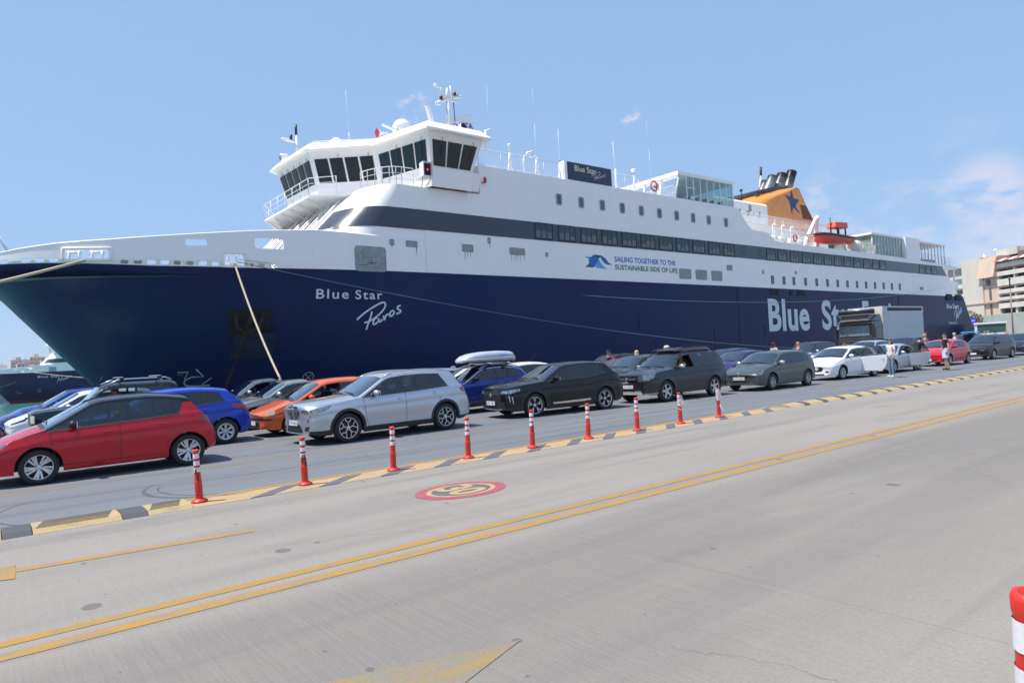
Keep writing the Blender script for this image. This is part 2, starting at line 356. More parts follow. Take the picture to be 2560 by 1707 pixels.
# markings
mk = MB(); z = .004
mk.box(-40, 160, 5.855, 5.985, .001, z); mk.box(-40, 160, 5.565, 5.70, .001, z)
tag(mk.build('double_yellow_line', YEL), kind='structure')
mk = MB(); mk.add([(2.36, 7.80, z), (2.38, 7.90, z), (.17, 8.22, z), (.10, 8.08, z)], [(0, 1, 2, 3)])
mk.add([(.22, 7.80, z+.001), (.24, 8.40, z+.001), (-1.1, 8.18, z+.001)], [(0, 1, 2)])
tag(mk.build('lane_arrow_marking', YEL), kind='structure')
mk = MB(); mk.add([(2.62, 3.42, z), (1.50, 3.76, z), (.9, 3.86, z), (.9, 3.0, z), (2.0, 3.18, z)], [(0, 1, 2, 3, 4)])
tag(mk.build('arrow_head_marking', YELO), kind='structure')
mk = MB()
for y, segs in ((13.72, [(-2.2, 1.25), (3.05, 6.8), (8.3, 11.7), (14.4, 17.7), (20.6, 23.5), (26, 29), (31.5, 34.5), (37, 40), (43, 46), (49, 52), (55, 58)]),
                (16.85, [(-1.5, 1), (3.6, 6.5), (9.5, 12.2), (15, 18), (21, 24), (27, 30), (33, 36), (39, 42), (45, 48), (51, 54)]),
                (20.0, [(-1, 2), (5.5, 8.5), (12, 15), (18, 21), (24, 27), (30, 33), (36, 39), (42, 45)]), (23.1, [(-3, 0), (3, 6), (9, 12), (15, 18), (21, 24), (27, 30)])):
    for a, b_ in segs: mk.box(a, b_, y-.05, y+.05, .0045, .008)
tag(mk.build('lane_line_marking', YELT), kind='structure')
# separator strip: thin yellow edge line, pale yellow field with slanted dark patches
mk = MB(); mk.box(-40, 160, 10.50, 10.62, .0035, .008); tag(mk.build('strip_edge_line', YEL), kind='structure')
mk = MB(); mk.box(2.25, 16.9, 9.87, 10.495, .001, .004); tag(mk.build('strip_field_marking', YELP), kind='structure')
mk = MB()
for k in range(3, 17): mk.add([(k-.06+dx, y, .008) for dx, y in ((0, 9.865), (.32, 9.865), (.98, 10.42), (.66, 10.42))], [(0, 1, 2, 3)])
tag(mk.build('strip_dark_patches', GREYP), kind='structure')
# raised rubber blocks (separator kerb), alternating ribbed yellow and plain dark
def rubber(x0, x1, yellow, group_label):
    mb = MB(); L_ = x1-x0; sh = .0
    prof = [(9.86, .002), (9.95, .05), (10.12, .06), (10.34, .06), (10.45, .045), (10.495, .002)]
    vs = [(x0, y, z_) for y, z_ in prof]+[(x1, y, z_) for y, z_ in prof]; nn = len(prof)
    mb.add(vs, [(i, i+1, nn+i+1, nn+i) for i in range(nn-1)]+[tuple(range(nn)), tuple(range(2*nn-1, nn-1, -1))], 0 if not yellow else 1)
    if yellow:
        k = x0+.03
        yy = 9.965
        while yy < 10.42:
            zt_ = float(np.interp(yy, [9.95, 10.12, 10.34, 10.45], [.05, .06, .06, .045]))+.0035; sh_ = (yy-9.965)*.25
            mb.add([(x0+.03+sh_, yy, zt_), (x1-.14+sh_, yy, zt_), (x1-.14+sh_, yy+.016, zt_), (x0+.03+sh_, yy+.016, zt_)], [(0, 1, 2, 3)], 0); yy += .040
    return mb
RUB = mat('black rubber kerb', (.07, .073, .08), .8, bump=.4, bscale=30)
RUBY = paint_mat('yellow rubber kerb', (.50, .36, .17), (.22, .19, .15), .50, 8)
xk = -3.2; i = 0
while xk < 2.1:
    w_ = .92 if i % 2 == 0 else .14+.14
    o = rubber(xk, min(xk+w_, 2.2), i % 2 == 0, '').build('rubber_kerb_block', [RUB, RUBY])
    tag(o, ('ribbed yellow rubber kerb block bolted along the lane edge, near the leftmost bollard' if i % 2 == 0 else 'plain black rubber kerb block between ribbed yellow ones by the leftmost bollard'), 'kerb block', 'rubber kerb blocks left of the bollards'); xk += w_+.01; i += 1
xk = 17.1; i = 0
while xk < 60:
    w_ = .72 if i % 2 == 0 else .28
    mb = MB(); s_ = -.55 if i % 2 == 0 else -.55
    prof = [(9.86, .002), (9.95, .05), (10.12, .06), (10.34, .06), (10.45, .045), (10.495, .002)]
    vs = [(xk+(y-9.86)*.75, y, z_) for y, z_ in prof]+[(xk+w_+(y-9.86)*.75, y, z_) for y, z_ in prof]
    mb.add(vs, [(q, q+1, 6+q+1, 6+q) for q in range(5)]+[tuple(range(6)), tuple(range(11, 5, -1))])
    o = mb.build('rubber_kerb_block', RUBY if i % 2 == 0 else RUB)
    tag(o, 'yellow rubber kerb block in the striped row beyond the bollards' if i % 2 == 0 else 'black rubber kerb block in the striped row beyond the bollards', 'kerb block', 'striped rubber kerb blocks beyond the bollards'); xk += w_+.012; i += 1
# painted roundel: red ring, yellow numerals on dark
mk = MB(); cx, cy, ro, ri = 5.14, 7.85, .66, .50; n_ = 48
def ang(r_, i): return (cx+r_*math.cos(2*PI*i/n_), cy+r_*.80*math.sin(2*PI*i/n_))
mk.add([(*ang(ro, i), .004) for i in range(n_)]+[(*ang(ri, i), .004) for i in range(n_)], [(i, (i+1) % n_, n_+(i+1) % n_, n_+i) for i in range(n_)], 0)
mk.add([(*ang(ri, i), .0042) for i in range(n_)], [tuple(range(n_))], 1)
mk.add([(*ang(ri, i), .006) for i in range(n_)]+[(*ang(ri-.07, i), .006) for i in range(n_)], [(i, (i+1) % n_, n_+(i+1) % n_, n_+i) for i in range(n_)], 2)
V, F = text_mesh('30', 1, .04); lo, hi = V.min(0), V.max(0)
mk.add([(cx-.27+(v[1]-lo[1])/(hi[1]-lo[1])*.56, cy+.30-(v[0]-lo[0])/(hi[0]-lo[0])*.60, .008) for v in V], F, 2)
tag(mk.build('painted_road_roundel', [PINK, GREYP, YELP]), kind='structure')
# rubber skid marks and cracks on the lanes
SKID = mat('tyre rubber mark', (.095, .098, .112), .85, var=.35, vscale=12)
mk = MB(); zz = .0065
def arc(cx_, cy_, r_, a0, a1, w, n=22):
    P = [(cx_+r_*math.cos(R(a0+(a1-a0)*i/n)), cy_+r_*math.sin(R(a0+(a1-a0)*i/n))) for i in range(n+1)]
    ribbon(mk, P, [w*math.sin(PI*(i+.3)/(n+.6)) for i in range(n+1)], lambda x, y: (x, y, zz))
arc(3.3, 11.7, 1.35, 140, 262, .09); arc(3.45, 11.72, 1.30, 150, 255, .05)
arc(1.6, 11.5, 1.5, 130, 230, .06)
for y, xa, xb_ in ((11.3, 4, 30), (12.2, -3, 14), (12.9, 8, 40)): ribbon(mk, [(x, y+.12*math.sin(x*.30+y*3)) for x in np.arange(xa, xb_, .8)], [max(.002, .05*math.sin(x*.5+y*3)) for x in np.arange(xa, xb_, .8)], lambda x, y: (x, y, zz))
tag(mk.build('skid_marks', SKID), kind='structure')
# ============================================================ bollards
ORANGE = mat('red flexible plastic', (.62, .030, .016), .42, var=.12, vscale=8)
REFL = mat('white reflective band', (.72, .70, .72), .45, var=.1, vscale=30)
SCUFF = mat('black scuff', (.06, .03, .03), .8)
def make_bollard(s=1.0, ribs=8):
    root = empty('flexible_bollard', label='', cat='bollard')
    h = .72*s; r0, r1 = .048*s, .038*s
    mb = MB(); mb.lathe([(.105*s, 0), (.11*s, .008), (.10*s, .02*s), (.07*s, .034*s), (.052*s, .05*s)], 28); mb.build('base', ORANGE, root)
    pr = [(.050*s, .04*s)]
    z = .06*s
    for k in range(ribs): pr += [(.0475*s, z), (.0515*s, z+.007*s), (.0515*s, z+.015*s), (.0465*s, z+.021*s)]; z += .029*s
    pr += [(.044*s, z+.01), (.041*s, .40*s), (.038*s, .46*s), (.038*s, h-.05*s), (.041*s, h-.04*s), (.042*s, h-.012*s), (.038*s, h), (.028*s, h), (.026*s, h-.03*s), (.0, h-.032*s)]
    mb = MB(); mb.lathe(pr, 28, caps=False); mb.build('post', ORANGE, root)
    for z0, z1 in ((.415, .475), (.505, .565), (.60, .665)):
        mb = MB(); rr = .0395*s if z0 > .45 else .0425*s; n_ = 40; vs = []
        for k in range(n_):
            t = 2*PI*k/n_; j = random.uniform(-.002, .002)
            rad = rr+.001
            vs += [(rad*math.cos(t), rad*math.sin(t), z0*s+j), (rad*math.cos(t), rad*math.sin(t), z1*s+j)]
        mb.add(vs, [(2*k, 2*((k+1) % n_), 2*((k+1) % n_)+1, 2*k+1) for k in range(n_)], 0, True); mb.build('reflective_band', REFL, root)
    return root
bol = make_bollard()
blab = ['red and white bollard in front of the red hatchback rear wheel, leftmost of the row', 'bollard just left of the silver crossover front wheel, black scuffs on its post',
        'bollard standing in front of the silver crossover doors', 'bollard in front of the silver crossover rear wheel', 'bollard in front of the black crossover front wheel',
        'bollard in front of the gap behind the black crossover doors', 'bollard at the nose of the dark grey four wheel drive', 'bollard tied with torn tape beside the dark grey car front wheel',
        'bollard wrapped in torn white plastic, last of the row to the right']
lean = [(2.2, 1), (1.4, -1), (2, .5), (.8, 0), (.6, 1), (.4, -1), (.2, 0), (.8, 1), (.9, -.5)]
for k in range(9):
    o = bol if k == 0 else copy_tree(bol)
    o.location = (2.376+k*1.5057, 10.235, .012); o.rotation_euler = (R(lean[k][1]*.6), R(-lean[k][0]), R(37*k)); o['label'] = blab[k]; o['group'] = 'red and white bollards along the lane edge'
    if k in (0, 1, 4):
        mb = MB(); n_ = 12
        for q in range(3): 
            t0 = random.uniform(-2.4, -.8)-R(37*k); zc = .30+q*.06
            P = [(.0475*math.cos(t0+a), .0475*math.sin(t0+a), zc+.05*b_) for a, b_ in ((-.25, -.6), (.3, -.5), (.2, .8), (-.2, .6))]
            mb.add(P, [(0, 1, 2, 3)])
        mb.build('scuff_mark', SCUFF, o)
TAPE = mat('torn plastic tape', (.7, .62, .62), .5)
for k, amp in ((7, .5), (8, 1)):
    x0 = 2.376+k*1.5057; mb = MB(); pts = []
    for q in range(60):
        t = q*.55; rr = .05+.012*random.random()*amp; pts.append((x0+rr*math.cos(t), 10.235+rr*math.sin(t), .70-(.004+.006*(1-amp))*q+.01*random.random()))
    for a, b_ in zip(pts[:-1], pts[1:]):
        h_ = .012+.02*random.random()*amp
        mb.add([a, b_, (b_[0], b_[1], b_[2]+h_), (a[0], a[1], a[2]+h_)], [(0, 1, 2, 3)])
    for q in range(int(5*amp)+1):
        t = random.uniform(-2.5, .5); a = (x0+.05*math.cos(t), 10.235+.05*math.sin(t), .62-.08*q*random.random())
        c = (a[0]+.09*math.cos(t)*random.random(), a[1]+.05*math.sin(t), a[2]-.10-.08*random.random())
        mb.add([a, (a[0]+.02, a[1], a[2]+.03), (c[0]+.02, c[1], c[2]), c], [(0, 1, 2, 3)])
    tag(mb.build('plastic_tape', TAPE), 'torn pale plastic tape wound around the bollard '+('beside the dark grey car front wheel' if k == 7 else 'at the right end of the row'), 'tape')
# the near bollard at the bottom right edge of the picture
near = make_bollard(1.4, 8); near.location = (2.409, .679, 0); near.rotation_euler = (R(1.0), R(-1.5), 0)
near['label'] = 'large close red and white bollard cut by the bottom right picture edge'; near['group'] = 'near bollard'; del near['group']
# ============================================================ cars
def smoothed(pts, L, n=900, w=.05):
    xs = np.linspace(-.3, L+.3, n); P = np.array(pts, float); ys = np.interp(xs, P[:, 0], P[:, 1])
    k = max(1, int(w/(xs[1]-xs[0]))); ker = np.hanning(2*k+3)[1:-1]; ker /= ker.sum()
    yp = np.pad(ys, len(ker)//2, mode='edge'); ys = np.convolve(yp, ker, 'same')[len(ker)//2:len(ker)//2+n]
    return lambda x: np.interp(x, xs, ys)
def seg_project(P, poly):
    """nearest point of the polygon outline to each of P"""
    best = np.full(len(P), 1e9); Q = P.copy(); A = np.array(poly, float)
    for i in range(len(A)):
        a, b = A[i], A[(i+1) % len(A)]; d = b-a; L2 = (d*d).sum()
        if L2 < 1e-12: continue
        t = np.clip(((P-a)@d)/L2, 0, 1); q = a+t[:, None]*d; dd = np.linalg.norm(P-q, axis=1); m = dd < best
        best[m] = dd[m]; Q[m] = q[m]
    return best, Q
def inside(P, poly):
    A = np.array(poly, float); c = np.zeros(len(P), bool); n = len(A); j = n-1
    for i in range(n):
        yi, yj = A[i, 1], A[j, 1]; 
        if yi != yj: c ^= ((yi > P[:, 1]) != (yj > P[:, 1])) & (P[:, 0] < (A[j, 0]-A[i, 0])*(P[:, 1]-yi)/(yj-yi)+A[i, 0])
        j = i
    return c
def snap(P, polys, d, corners=True):
    P = P.copy(); lock = np.zeros(len(P), bool)
    for poly in polys:
        if corners and len(poly) < 14:
            for c in poly:
                D = np.linalg.norm(P-np.array(c), axis=1); D[lock] = 9; i = D.argmin()
                if D[i] < d*1.9: P[i] = c; lock[i] = True
    for poly in polys:
        best, Q = seg_project(P, poly); m = (best < d) & ~lock; P[m] = Q[m]; lock |= m
    return P
def circle_arch(cx, cz, r, z0, n=26, flat=0):
    return [(cx-r*1.0, z0-.4)]+[(cx-r*math.cos(PI*i/n), cz+r*math.sin(PI*i/n)) for i in range(n+1)]+[(cx+r, z0-.4)]
WHEELS = {}
def wheel_meshes(Rw, wid, style, rr=.66):
    key = (Rw, wid, style, rr)
    if key in WHEELS: return WHEELS[key]
    # axis along y, outer side is -y
    M = Matrix.Rotation(R(90), 4, 'X')      # lathe z -> -y
    Rr = Rw*rr
    t = MB(); t.lathe([(Rr*.99, -wid/2+.012), (Rr*1.06, -wid/2), (Rw*.93, -wid/2+.004), (Rw*.985, -wid/2+.03), (Rw, -wid/2+.06), (Rw, wid/2-.06), (Rw*.985, wid/2-.03), (Rw*.93, wid/2-.004), (Rr*1.06, wid/2), (Rr*.99, wid/2-.012), (Rr*.97, 0)], 48, M, caps=False)
    t.f += []; me_t = t
    h = MB(); h.lathe([(0, -wid/2+.04), (Rr*.98, -wid/2+.04), (Rr*.98, wid/2-.075), (Rr*.55, wid/2-.075), (Rr*.5, wid/2-.07), (0, wid/2-.07)], 40, M, caps=False)
    rm = MB(); yo = wid/2-.012
    rm.lathe([(Rr*1.005, yo), (Rr*.955, yo+.003), (Rr*.93, yo-.012), (Rr*.92, yo-.045)], 48, M, caps=False)
    def spoke(a, r0, r1, w0, w1, y0, y1, skew=0, mi=0, th=.02, w_mid=None):
        def P(r_, s_, a_, y_): 
            c, s = math.cos(a_), math.sin(a_); return (r_*c-s_*s, -y_, r_*s+s_*c)
        a1 = a+skew
        vs = [P(r0, -w0/2, a, y0), P(r0, w0/2, a, y0), P(r1, w1/2, a1, y1), P(r1, -w1/2, a1, y1), P(r0, -w0/2, a, y0-th), P(r0, w0/2, a, y0-th), P(r1, w1/2, a1, y1-th), P(r1, -w1/2, a1, y1-th)]
        rm.add(vs, [(0, 1, 2, 3), (0, 4, 5, 1), (1, 5, 6, 2), (2, 6, 7, 3), (3, 7, 4, 0)], mi)
    r1 = Rr*.95; yc = yo-.022
    rm.lathe([(0, yc+.008), (Rr*.15, yc+.006), (Rr*.21, yc-.004), (Rr*.21, yc-.04)], 24, M, mi=0, caps=False)
    def at(a, r_): return a
    if style == 'turbine':      # ten slanted spokes in pairs
        for k in range(5):
            a = 2*PI*k/5+.3
            for da, sk in ((-.12, -.30), (.12, -.30), (.42, -.26)): spoke(a+da, Rr*.17, r1, Rr*.12, Rr*.17, yc, yo-.006, sk)
    elif style == 'petal':      # hub cap with rounded openings
        for k in range(7): a = 2*PI*k/7; spoke(a, Rr*.2, r1, Rr*.13, Rr*.42, yc+.005, yo-.004); 
        rm.lathe([(Rr*.96, yo-.003), (Rr*.80, yo-.006), (Rr*.8, yo-.03)], 40, M, caps=False); rm.lathe([(0, yc+.01), (Rr*.34, yc+.006), (Rr*.34, yc-.02)], 30, M, caps=False)
    elif style == 'honey':      # five Y spokes, diamond cut
        for k in range(5):
            a = 2*PI*k/5+.32; spoke(a, Rr*.15, Rr*.52, Rr*.10, Rr*.09, yc, yo-.014)
            for s_ in (-1, 1): 
                b0 = Vector((Rr*.50*math.cos(a), Rr*.50*math.sin(a))); b1 = Vector((Rr*.80*math.cos(a+s_*.36), Rr*.80*math.sin(a+s_*.36))); b2 = Vector((r1*math.cos(a+s_*.30), r1*math.sin(a+s_*.30)))
                for p_, q_, w_ in ((b0, b1, .075), (b1, b2, .08)):
                    d = (q_-p_).normalized(); nn = Vector((-d.y, d.x))*Rr*w_/2
                    c4 = [p_-nn, p_+nn, q_+nn, q_-nn]; ya = yo-.010
                    rm.add([(c.x, -ya, c.y) for c in c4]+[(c.x, -ya+.02, c.y) for c in c4], [(0, 1, 2, 3), (0, 4, 5, 1), (1, 5, 6, 2), (2, 6, 7, 3), (3, 7, 4, 0)])
    elif style == 'blade':      # black wheel with three-armed bright accents
        for k in range(5): spoke(2*PI*k/5+.2, Rr*.15, r1, Rr*.30, Rr*.34, yc-.004, yo-.016, mi=1)
        for k in range(5):
            a = 2*PI*k/5+.2; spoke(a, Rr*.34, Rr*.70, Rr*.05, Rr*.20, yc+.004, yo-.006)
            spoke(a-.10, Rr*.62, Rr*.93, Rr*.10, Rr*.09, yo-.006, yo-.003, -.16); spoke(a+.10, Rr*.62, Rr*.93, Rr*.10, Rr*.09, yo-.006, yo-.003, .16)
    elif style == 'five':
        for k in range(5): a = 2*PI*k/5+.31; spoke(a, Rr*.16, r1, Rr*.34, Rr*.26, yc+.004, yo-.006)
    elif style == 'twin':
        for k in range(5):
            a = 2*PI*k/5
            for da in (-.13, .13): spoke(a+da*1.4, Rr*.16, r1, Rr*.12, Rr*.14, yc, yo-.008, -da*.5)
    elif style == 'cap':
        for k in range(9): a = 2*PI*k/9; spoke(a, Rr*.2, r1, Rr*.11, Rr*.26, yc+.005, yo-.004, .12)
        rm.lathe([(Rr*.96, yo-.003), (Rr*.86, yo-.006), (Rr*.86, yo-.03)], 40, M, caps=False)
    else:                       # many fine spokes
        for k in range(10): spoke(2*PI*k/10, Rr*.17, r1, Rr*.10, Rr*.13, yc, yo-.006)
    for k in range(5):
        a = 2*PI*k/5+.6; rm.lathe([(0, .012), (.011, .012), (.011, 0)], 8, Matrix.Translation((Rr*.26*math.cos(a), -(yc-.006), Rr*.26*math.sin(a)))@M, mi=2)
    def mesh(mb, name, mats):
        o = mb.build(name, mats); me = o.data; bpy.data.objects.remove(o); return me
    rimm = CAPS if style in ('petal', 'cap') else ALLOY
    out = (mesh(h, 'wheel', BRAKE), mesh(t, 'tyre', TYRE), mesh(rm, 'rim', [rimm, ALLOYD, TRIM])); WHEELS[key] = out
    return out
def add_wheels(root, xs, yh, Rw, wid, style, rr):
    mh, mt, mr = wheel_meshes(Rw, wid, style, rr)
    for x in xs:
        for s in (-1, 1):
            w = link('wheel', mh, root, (x, s*yh, Rw)); w.rotation_euler = (0, random.uniform(0, 1.2), 0) if s < 0 else (0, 0, PI)
            link('tyre', mt, w); link('rim', mr, w)
PAINTS = {}
def paint(name, col, metal=.0, rough=.32):
    if name not in PAINTS: PAINTS[name] = mat(name, col, rough, metal=metal, coat=.85, coat_r=.03, spec=.12)
    return PAINTS[name]
DRIVERS = []
def car(name, spec, pnt, loc, rz, label, cat='car', group=None, roof=None, lean=0):
    S = dict(L=4.1, H=1.47, W=.87, wb=2.55, fo=.82, R=.31, tw=.20, rr=.66, style='fine', z0=.21, n=3.2, tum=.36, bulge=.10,
             top=None, belt=None, dlo=(3.4, 3.15), pil=(2.1,), a0=.0, seam=True, clad=0, rails=None, bumper_dark=0, door_x=(.0, .0, .0),
             side=[], front=[], rear=[], tint='s', plate=(0, .42), rbulge=.08, trimc=None, mirror=True, handle=None, wmarg=.045, screen=(.95, 1.6), arch=1.17, rscreen=None, notch=None, inter=True)
    S.update(spec); L, Wd = S['L'], S['W']; root = empty(name, loc, rz, label, cat, group)
    fT = smoothed(S['top'], L, w=.06); fB = smoothed(S['belt'], L, w=.10)
    cx1, cx2 = S['fo'], S['fo']+S['wb']; Rw = S['R']; Ra = Rw*S['arch']
    fZ0 = smoothed([(-.1, S['z0']+.05), (0, S['z0']+.05), (.18, S['z0']), (cx1, S['z0']-.02), (cx2, S['z0']-.01), (L-.25, S['z0']+.03), (L, S['z0']+.12)], L, w=.05)
    fW = smoothed([(-.2, .74), (0, .78), (.03, .835), (.08, .885), (.18, .94), (.35, .975), (.6, .995), (1.0, 1.0), (L-1.0, 1.0), (L-.5, .985), (L-.22, .95), (L-.1, .91), (L-.03, .86), (L, .81), (L+.2, .78)], L, w=.025)
    def zt(x): return fT(x)
    def zc(x):
        t, b = fT(x), np.minimum(fB(x), fT(x)-.035); g = t-b
        return b+g*.15+np.clip(g*.85-S.get('crown', .075), 0, 9)
    def zb(x): return np.minimum(fB(x), fT(x)-.035)
    def side_y(x, z):
        b = zb(x); z0 = fZ0(x); s = np.clip((z-z0)/(b-z0), 0, 1.0); w = Wd*fW(x)
        # barrel side with a shoulder crease and a tucked sill; wheel arch flare
        lo = 1-.085*np.clip((.40-s)/.40, 0, 1)**1.8-.05*np.clip((s-.62)/.38, 0, 1)**1.6
        lo = lo-.010*np.exp(-((s-.70)/.035)**2)*S.get('crease', 1)+.012*np.exp(-((s-.80)/.07)**2)*S.get('crease', 1)-.014*np.exp(-((s-.33)/.13)**2)*S.get('crease', 1)
        for c in (cx1, cx2):
            d = np.sqrt((x-c)**2+(z-Rw)**2); lo = lo+.016*np.exp(-((d-Ra-.02)/.09)**2)*np.clip((.9-s)/.3, 0, 1)
        y = w*lo
        u = np.clip(z-b, 0, 9); y = np.where(u > 0, w*.95-.012*np.clip(u/.02, 0, 1)-S['tum']*u-.10*u*u, y)
        return y
    def top_z(x, a): c = zc(x); return c+(zt(x)-c)*(1-np.abs(a)**S['n'])
    sx0, sx1 = S['screen']
    st = set(np.round([0, .008, .02, .04, .065, .1, .14, .18], 4)); 
    st |= set(np.round(np.arange(.215, L-.2, .033), 4)); st |= set(np.round([L-.18, L-.14, L-.1, L-.065, L-.04, L-.02, L-.008, L], 4))
    for v in [sx0, sx1]+([S['rscreen'][0], S['rscreen'][1]] if S['rscreen'] else []):
        near_ = [q for q in st if abs(q-v) < .02 and .1 < q < L-.1]
        for q in near_: st.discard(q)
        st.add(v)
    X = np.array(sorted(st)); NX = len(X); nL, nU, nT = 21, 13, 18
    s_ = np.linspace(0, 1, nL+1); u_ = np.linspace(0, 1, nU+1)[1:]; a_ = 1-np.linspace(0, 1, nT+1)[1:]; a_ = np.concatenate([[.965, .93], a_[a_ < .92]]); nT = len(a_)
    M = nL+1+nU+nT; jc = nL+nU
    Z = np.zeros((NX, M)); Y = np.zeros((NX, M)); XX = np.repeat(X[:, None], M, 1); A = np.zeros((NX, M))
    for i, x in enumerate(X):
        z0, b, c = fZ0(x), zb(x), zc(x)
        Z[i, :nL+1] = z0+(b-z0)*s_; Z[i, nL+1:jc+1] = b+(c-b)*u_; A[i, jc+1:] = a_; A[i, :jc+1] = 1
    # ---- side polygons (x, z)
    mg = S['wmarg']; xs = np.linspace(.3, L-.02, 600); topc = zc(xs)-mg; botc = zb(xs)+.012
    ok = topc > botc+.012; x0w = xs[ok][0]; xb, xt = S['dlo']
    xb_, xt_ = xb, xt
    def dlo_poly(xa, xz, sl_a=None, sl_b=None):
        pts = []
        n_ = 26
        za = lambda x: float(zb(x)+.012); zz_ = lambda x: float(max(zc(x)-mg, zb(x)+.014))
        lo_a, hi_a = xa; lo_b, hi_b = xz
        for k in range(n_+1): x = lo_a+(lo_b-lo_a)*k/n_; pts.append((x, za(x)))
        for k in range(n_+1): x = hi_b+(hi_a-hi_b)*k/n_; pts.append((x, zz_(x)))
        return pts
    polys = []      # (label, poly)
    edges_f = [(x0w, x0w)]+[(p, p) if not isinstance(p, tuple) else p for p in S['pil']]+[(xb, xt)]
    for k in range(len(edges_f)-1):
        a, b_ = edges_f[k], edges_f[k+1]; ga = .0 if k == 0 else .028; gb = .0 if k == len(edges_f)-2 else .028
        polys.append(('side_window', dlo_poly((a[0]+ga, a[1]+ga), (b_[0]-gb, b_[1]-gb))))
    dlo_all = dlo_poly((x0w, x0w), (xb, xt))
    arches = [circle_arch(c, Rw, Ra, S['z0']) for c in (cx1, cx2)]
    mask = np.zeros(M, bool); mask[:jc+1] = True
    P = np.stack([XX[:, :jc+1].ravel(), Z[:, :jc+1].ravel()], 1); fix = (P[:, 0] < .005) | (P[:, 0] > L-.005)
    P0 = P.copy()
    clads = []
    if S['clad']:
        for c in (cx1, cx2): clads.append(circle_arch(c, Rw, Ra+.068, S['z0']-.1))
        clads.append([(-.1, 0), (L+.1, 0), (L+.1, S['z0']+S['clad']), (-.1, S['z0']+S['clad'])])
    sidep = [q for _, q in S['side']]
    P = snap(P, [p for _, p in polys]+arches+clads+sidep, .0265)
    P[fix] = P0[fix]
    # keep grid top row on the cant rail
    XX[:, :jc+1] = P[:, 0].reshape(NX, jc+1); Z[:, :jc+1] = P[:, 1].reshape(NX, jc+1)
    Y[:, :jc+1] = side_y(XX[:, :jc+1], Z[:, :jc+1])
    yc_ = Y[:, jc].copy(); XX[:, jc+1:] = XX[:, jc:jc+1]; Z[:, jc+1:] = top_z(XX[:, jc+1:], A[:, jc+1:]); Y[:, jc+1:] = A[:, jc+1:]*yc_[:, None]
    zz0 = Z[:, jc:jc+1]; base_c = zc(XX[:, jc:jc+1]); Z[:, jc+1:] += (zz0-base_c)*A[:, jc+1:]**8
    V = [np.stack([XX.ravel(), Y.ravel(), Z.ravel()], 1)]; nv = NX*M
    idx = np.arange(nv).reshape(NX, M)
    F = []; FL = []; cent = []
    def quad(a, b, c, d, lab): F.append((a, b, c, d)); FL.append(lab)
    prm = np.stack([XX, Z, A], 2)
    cx_ = (prm[:-1, :-1]+prm[1:, :-1]+prm[:-1, 1:]+prm[1:, 1:])/4
    lab = np.full((NX-1, M-1), 'body', dtype=object)
    C = cx_[:, :jc, :2].reshape(-1, 2); sl_ = np.full(len(C), 'body', dtype=object)
    xB = [p if not isinstance(p, tuple) else p[0] for p in S['pil']]
    dx = S['door_x']
    if dx[1]:
        zlo = S['z0']+.085; xr = dx[2]
        d1 = [(dx[0], zlo), (dx[0], 2), (dx[1], 2), (dx[1], zlo)]; sl_[inside(C, d1) & (C[:, 1] < zb(C[:, 0]))] = 'door_a'
        if xr:
            d2 = [(dx[1], zlo), (dx[1], 2), (xr, 2), (xr, .72), (min(xr, cx2-Ra*.80), zlo)]; sl_[inside(C, d2) & (C[:, 1] < zb(C[:, 0]))] = 'door_b'
    if roof is not None: sl_[(C[:, 1] > zb(C[:, 0])) & (inside(C, dlo_all) | (C[:, 0] < (S.get('roof_c', L))) | (C[:, 1] > S.get('roof_z', 9)))] = 'roof'
    sl_[inside(C, dlo_all)] = 'pillar'
    if S['clad']:
        for q in clads: sl_[inside(C, q)] = 'cladding'
    for n_, q in S['side']: sl_[inside(C, q)] = n_
    for n_, q in polys: sl_[inside(C, q)] = n_
    for q in arches: sl_[inside(C, q)] = 'HOLE'
    lab[:, :jc] = sl_.reshape(NX-1, jc)
    cxm = cx_[:, jc:, 0]; ca = cx_[:, jc:, 2]; tl = np.full(cxm.shape, 'body', dtype=object)
    if roof is not None: tl[(cxm > sx0) & (cxm < S.get('roof_end', L-.1))] = 'roof'
    tl[(cxm > sx0) & (cxm < sx1) & (ca < .93)] = 'windscreen'
    tl[(cxm > sx0-.07) & (cxm < sx0) & (ca < .9)] = 'cowl'
    if S['rscreen']: tl[(cxm > S['rscreen'][0]) & (cxm < S['rscreen'][1]) & (ca < .9)] = 'rear_window'
    lab[:, jc:] = tl
    for i in range(NX-1):
        for j in range(M-1):
            if lab[i, j] != 'HOLE': quad(idx[i, j], idx[i, j+1], idx[i+1, j+1], idx[i+1, j], lab[i, j])
    # ---- front and rear caps
    fxp = S.get('nose', [(.1, .03), (.35, -.03), (.5, -.03), (.62, .0), (.8, .03)]); rxp = S.get('tail', [(.2, -.03), (.4, .02), (.55, .02), (.75, -.02), (1.0, -.1)])
    for end in (0, 1):
        i0 = 0 if end == 0 else NX-1; acol = np.concatenate([[1.0], a_]); ncol = len(acol)
        grid = np.zeros((jc+1, ncol), int); new = []
        for r in range(jc+1):
            for c in range(ncol):
                if c == 0: grid[r, c] = idx[i0, r]
                elif r == jc: grid[r, c] = idx[i0, jc+c]
                else: grid[r, c] = nv+len(new); new.append([X[i0], acol[c]*Y[i0, r], Z[i0, r]])
        newA = np.array(new)
        regs = S['front'] if end == 0 else S['rear']
        inn = (newA[:, 1] > 1e-6)
        Q = snap(newA[:, 1:].copy(), [q for _, q in regs], .024) if regs else newA[:, 1:].copy()
        Q[~inn, 0] = 0; newA[:, 1:] = Q
        wl = Y[i0].max()
        newA[:, 0] += (-1 if end == 0 else 1)*(S['bulge'] if end == 0 else S['rbulge'])*(1-(newA[:, 1]/wl)**2)*.8
        # make the ring at the centre bulge too
        V.append(newA); base = nv; nv += len(new)
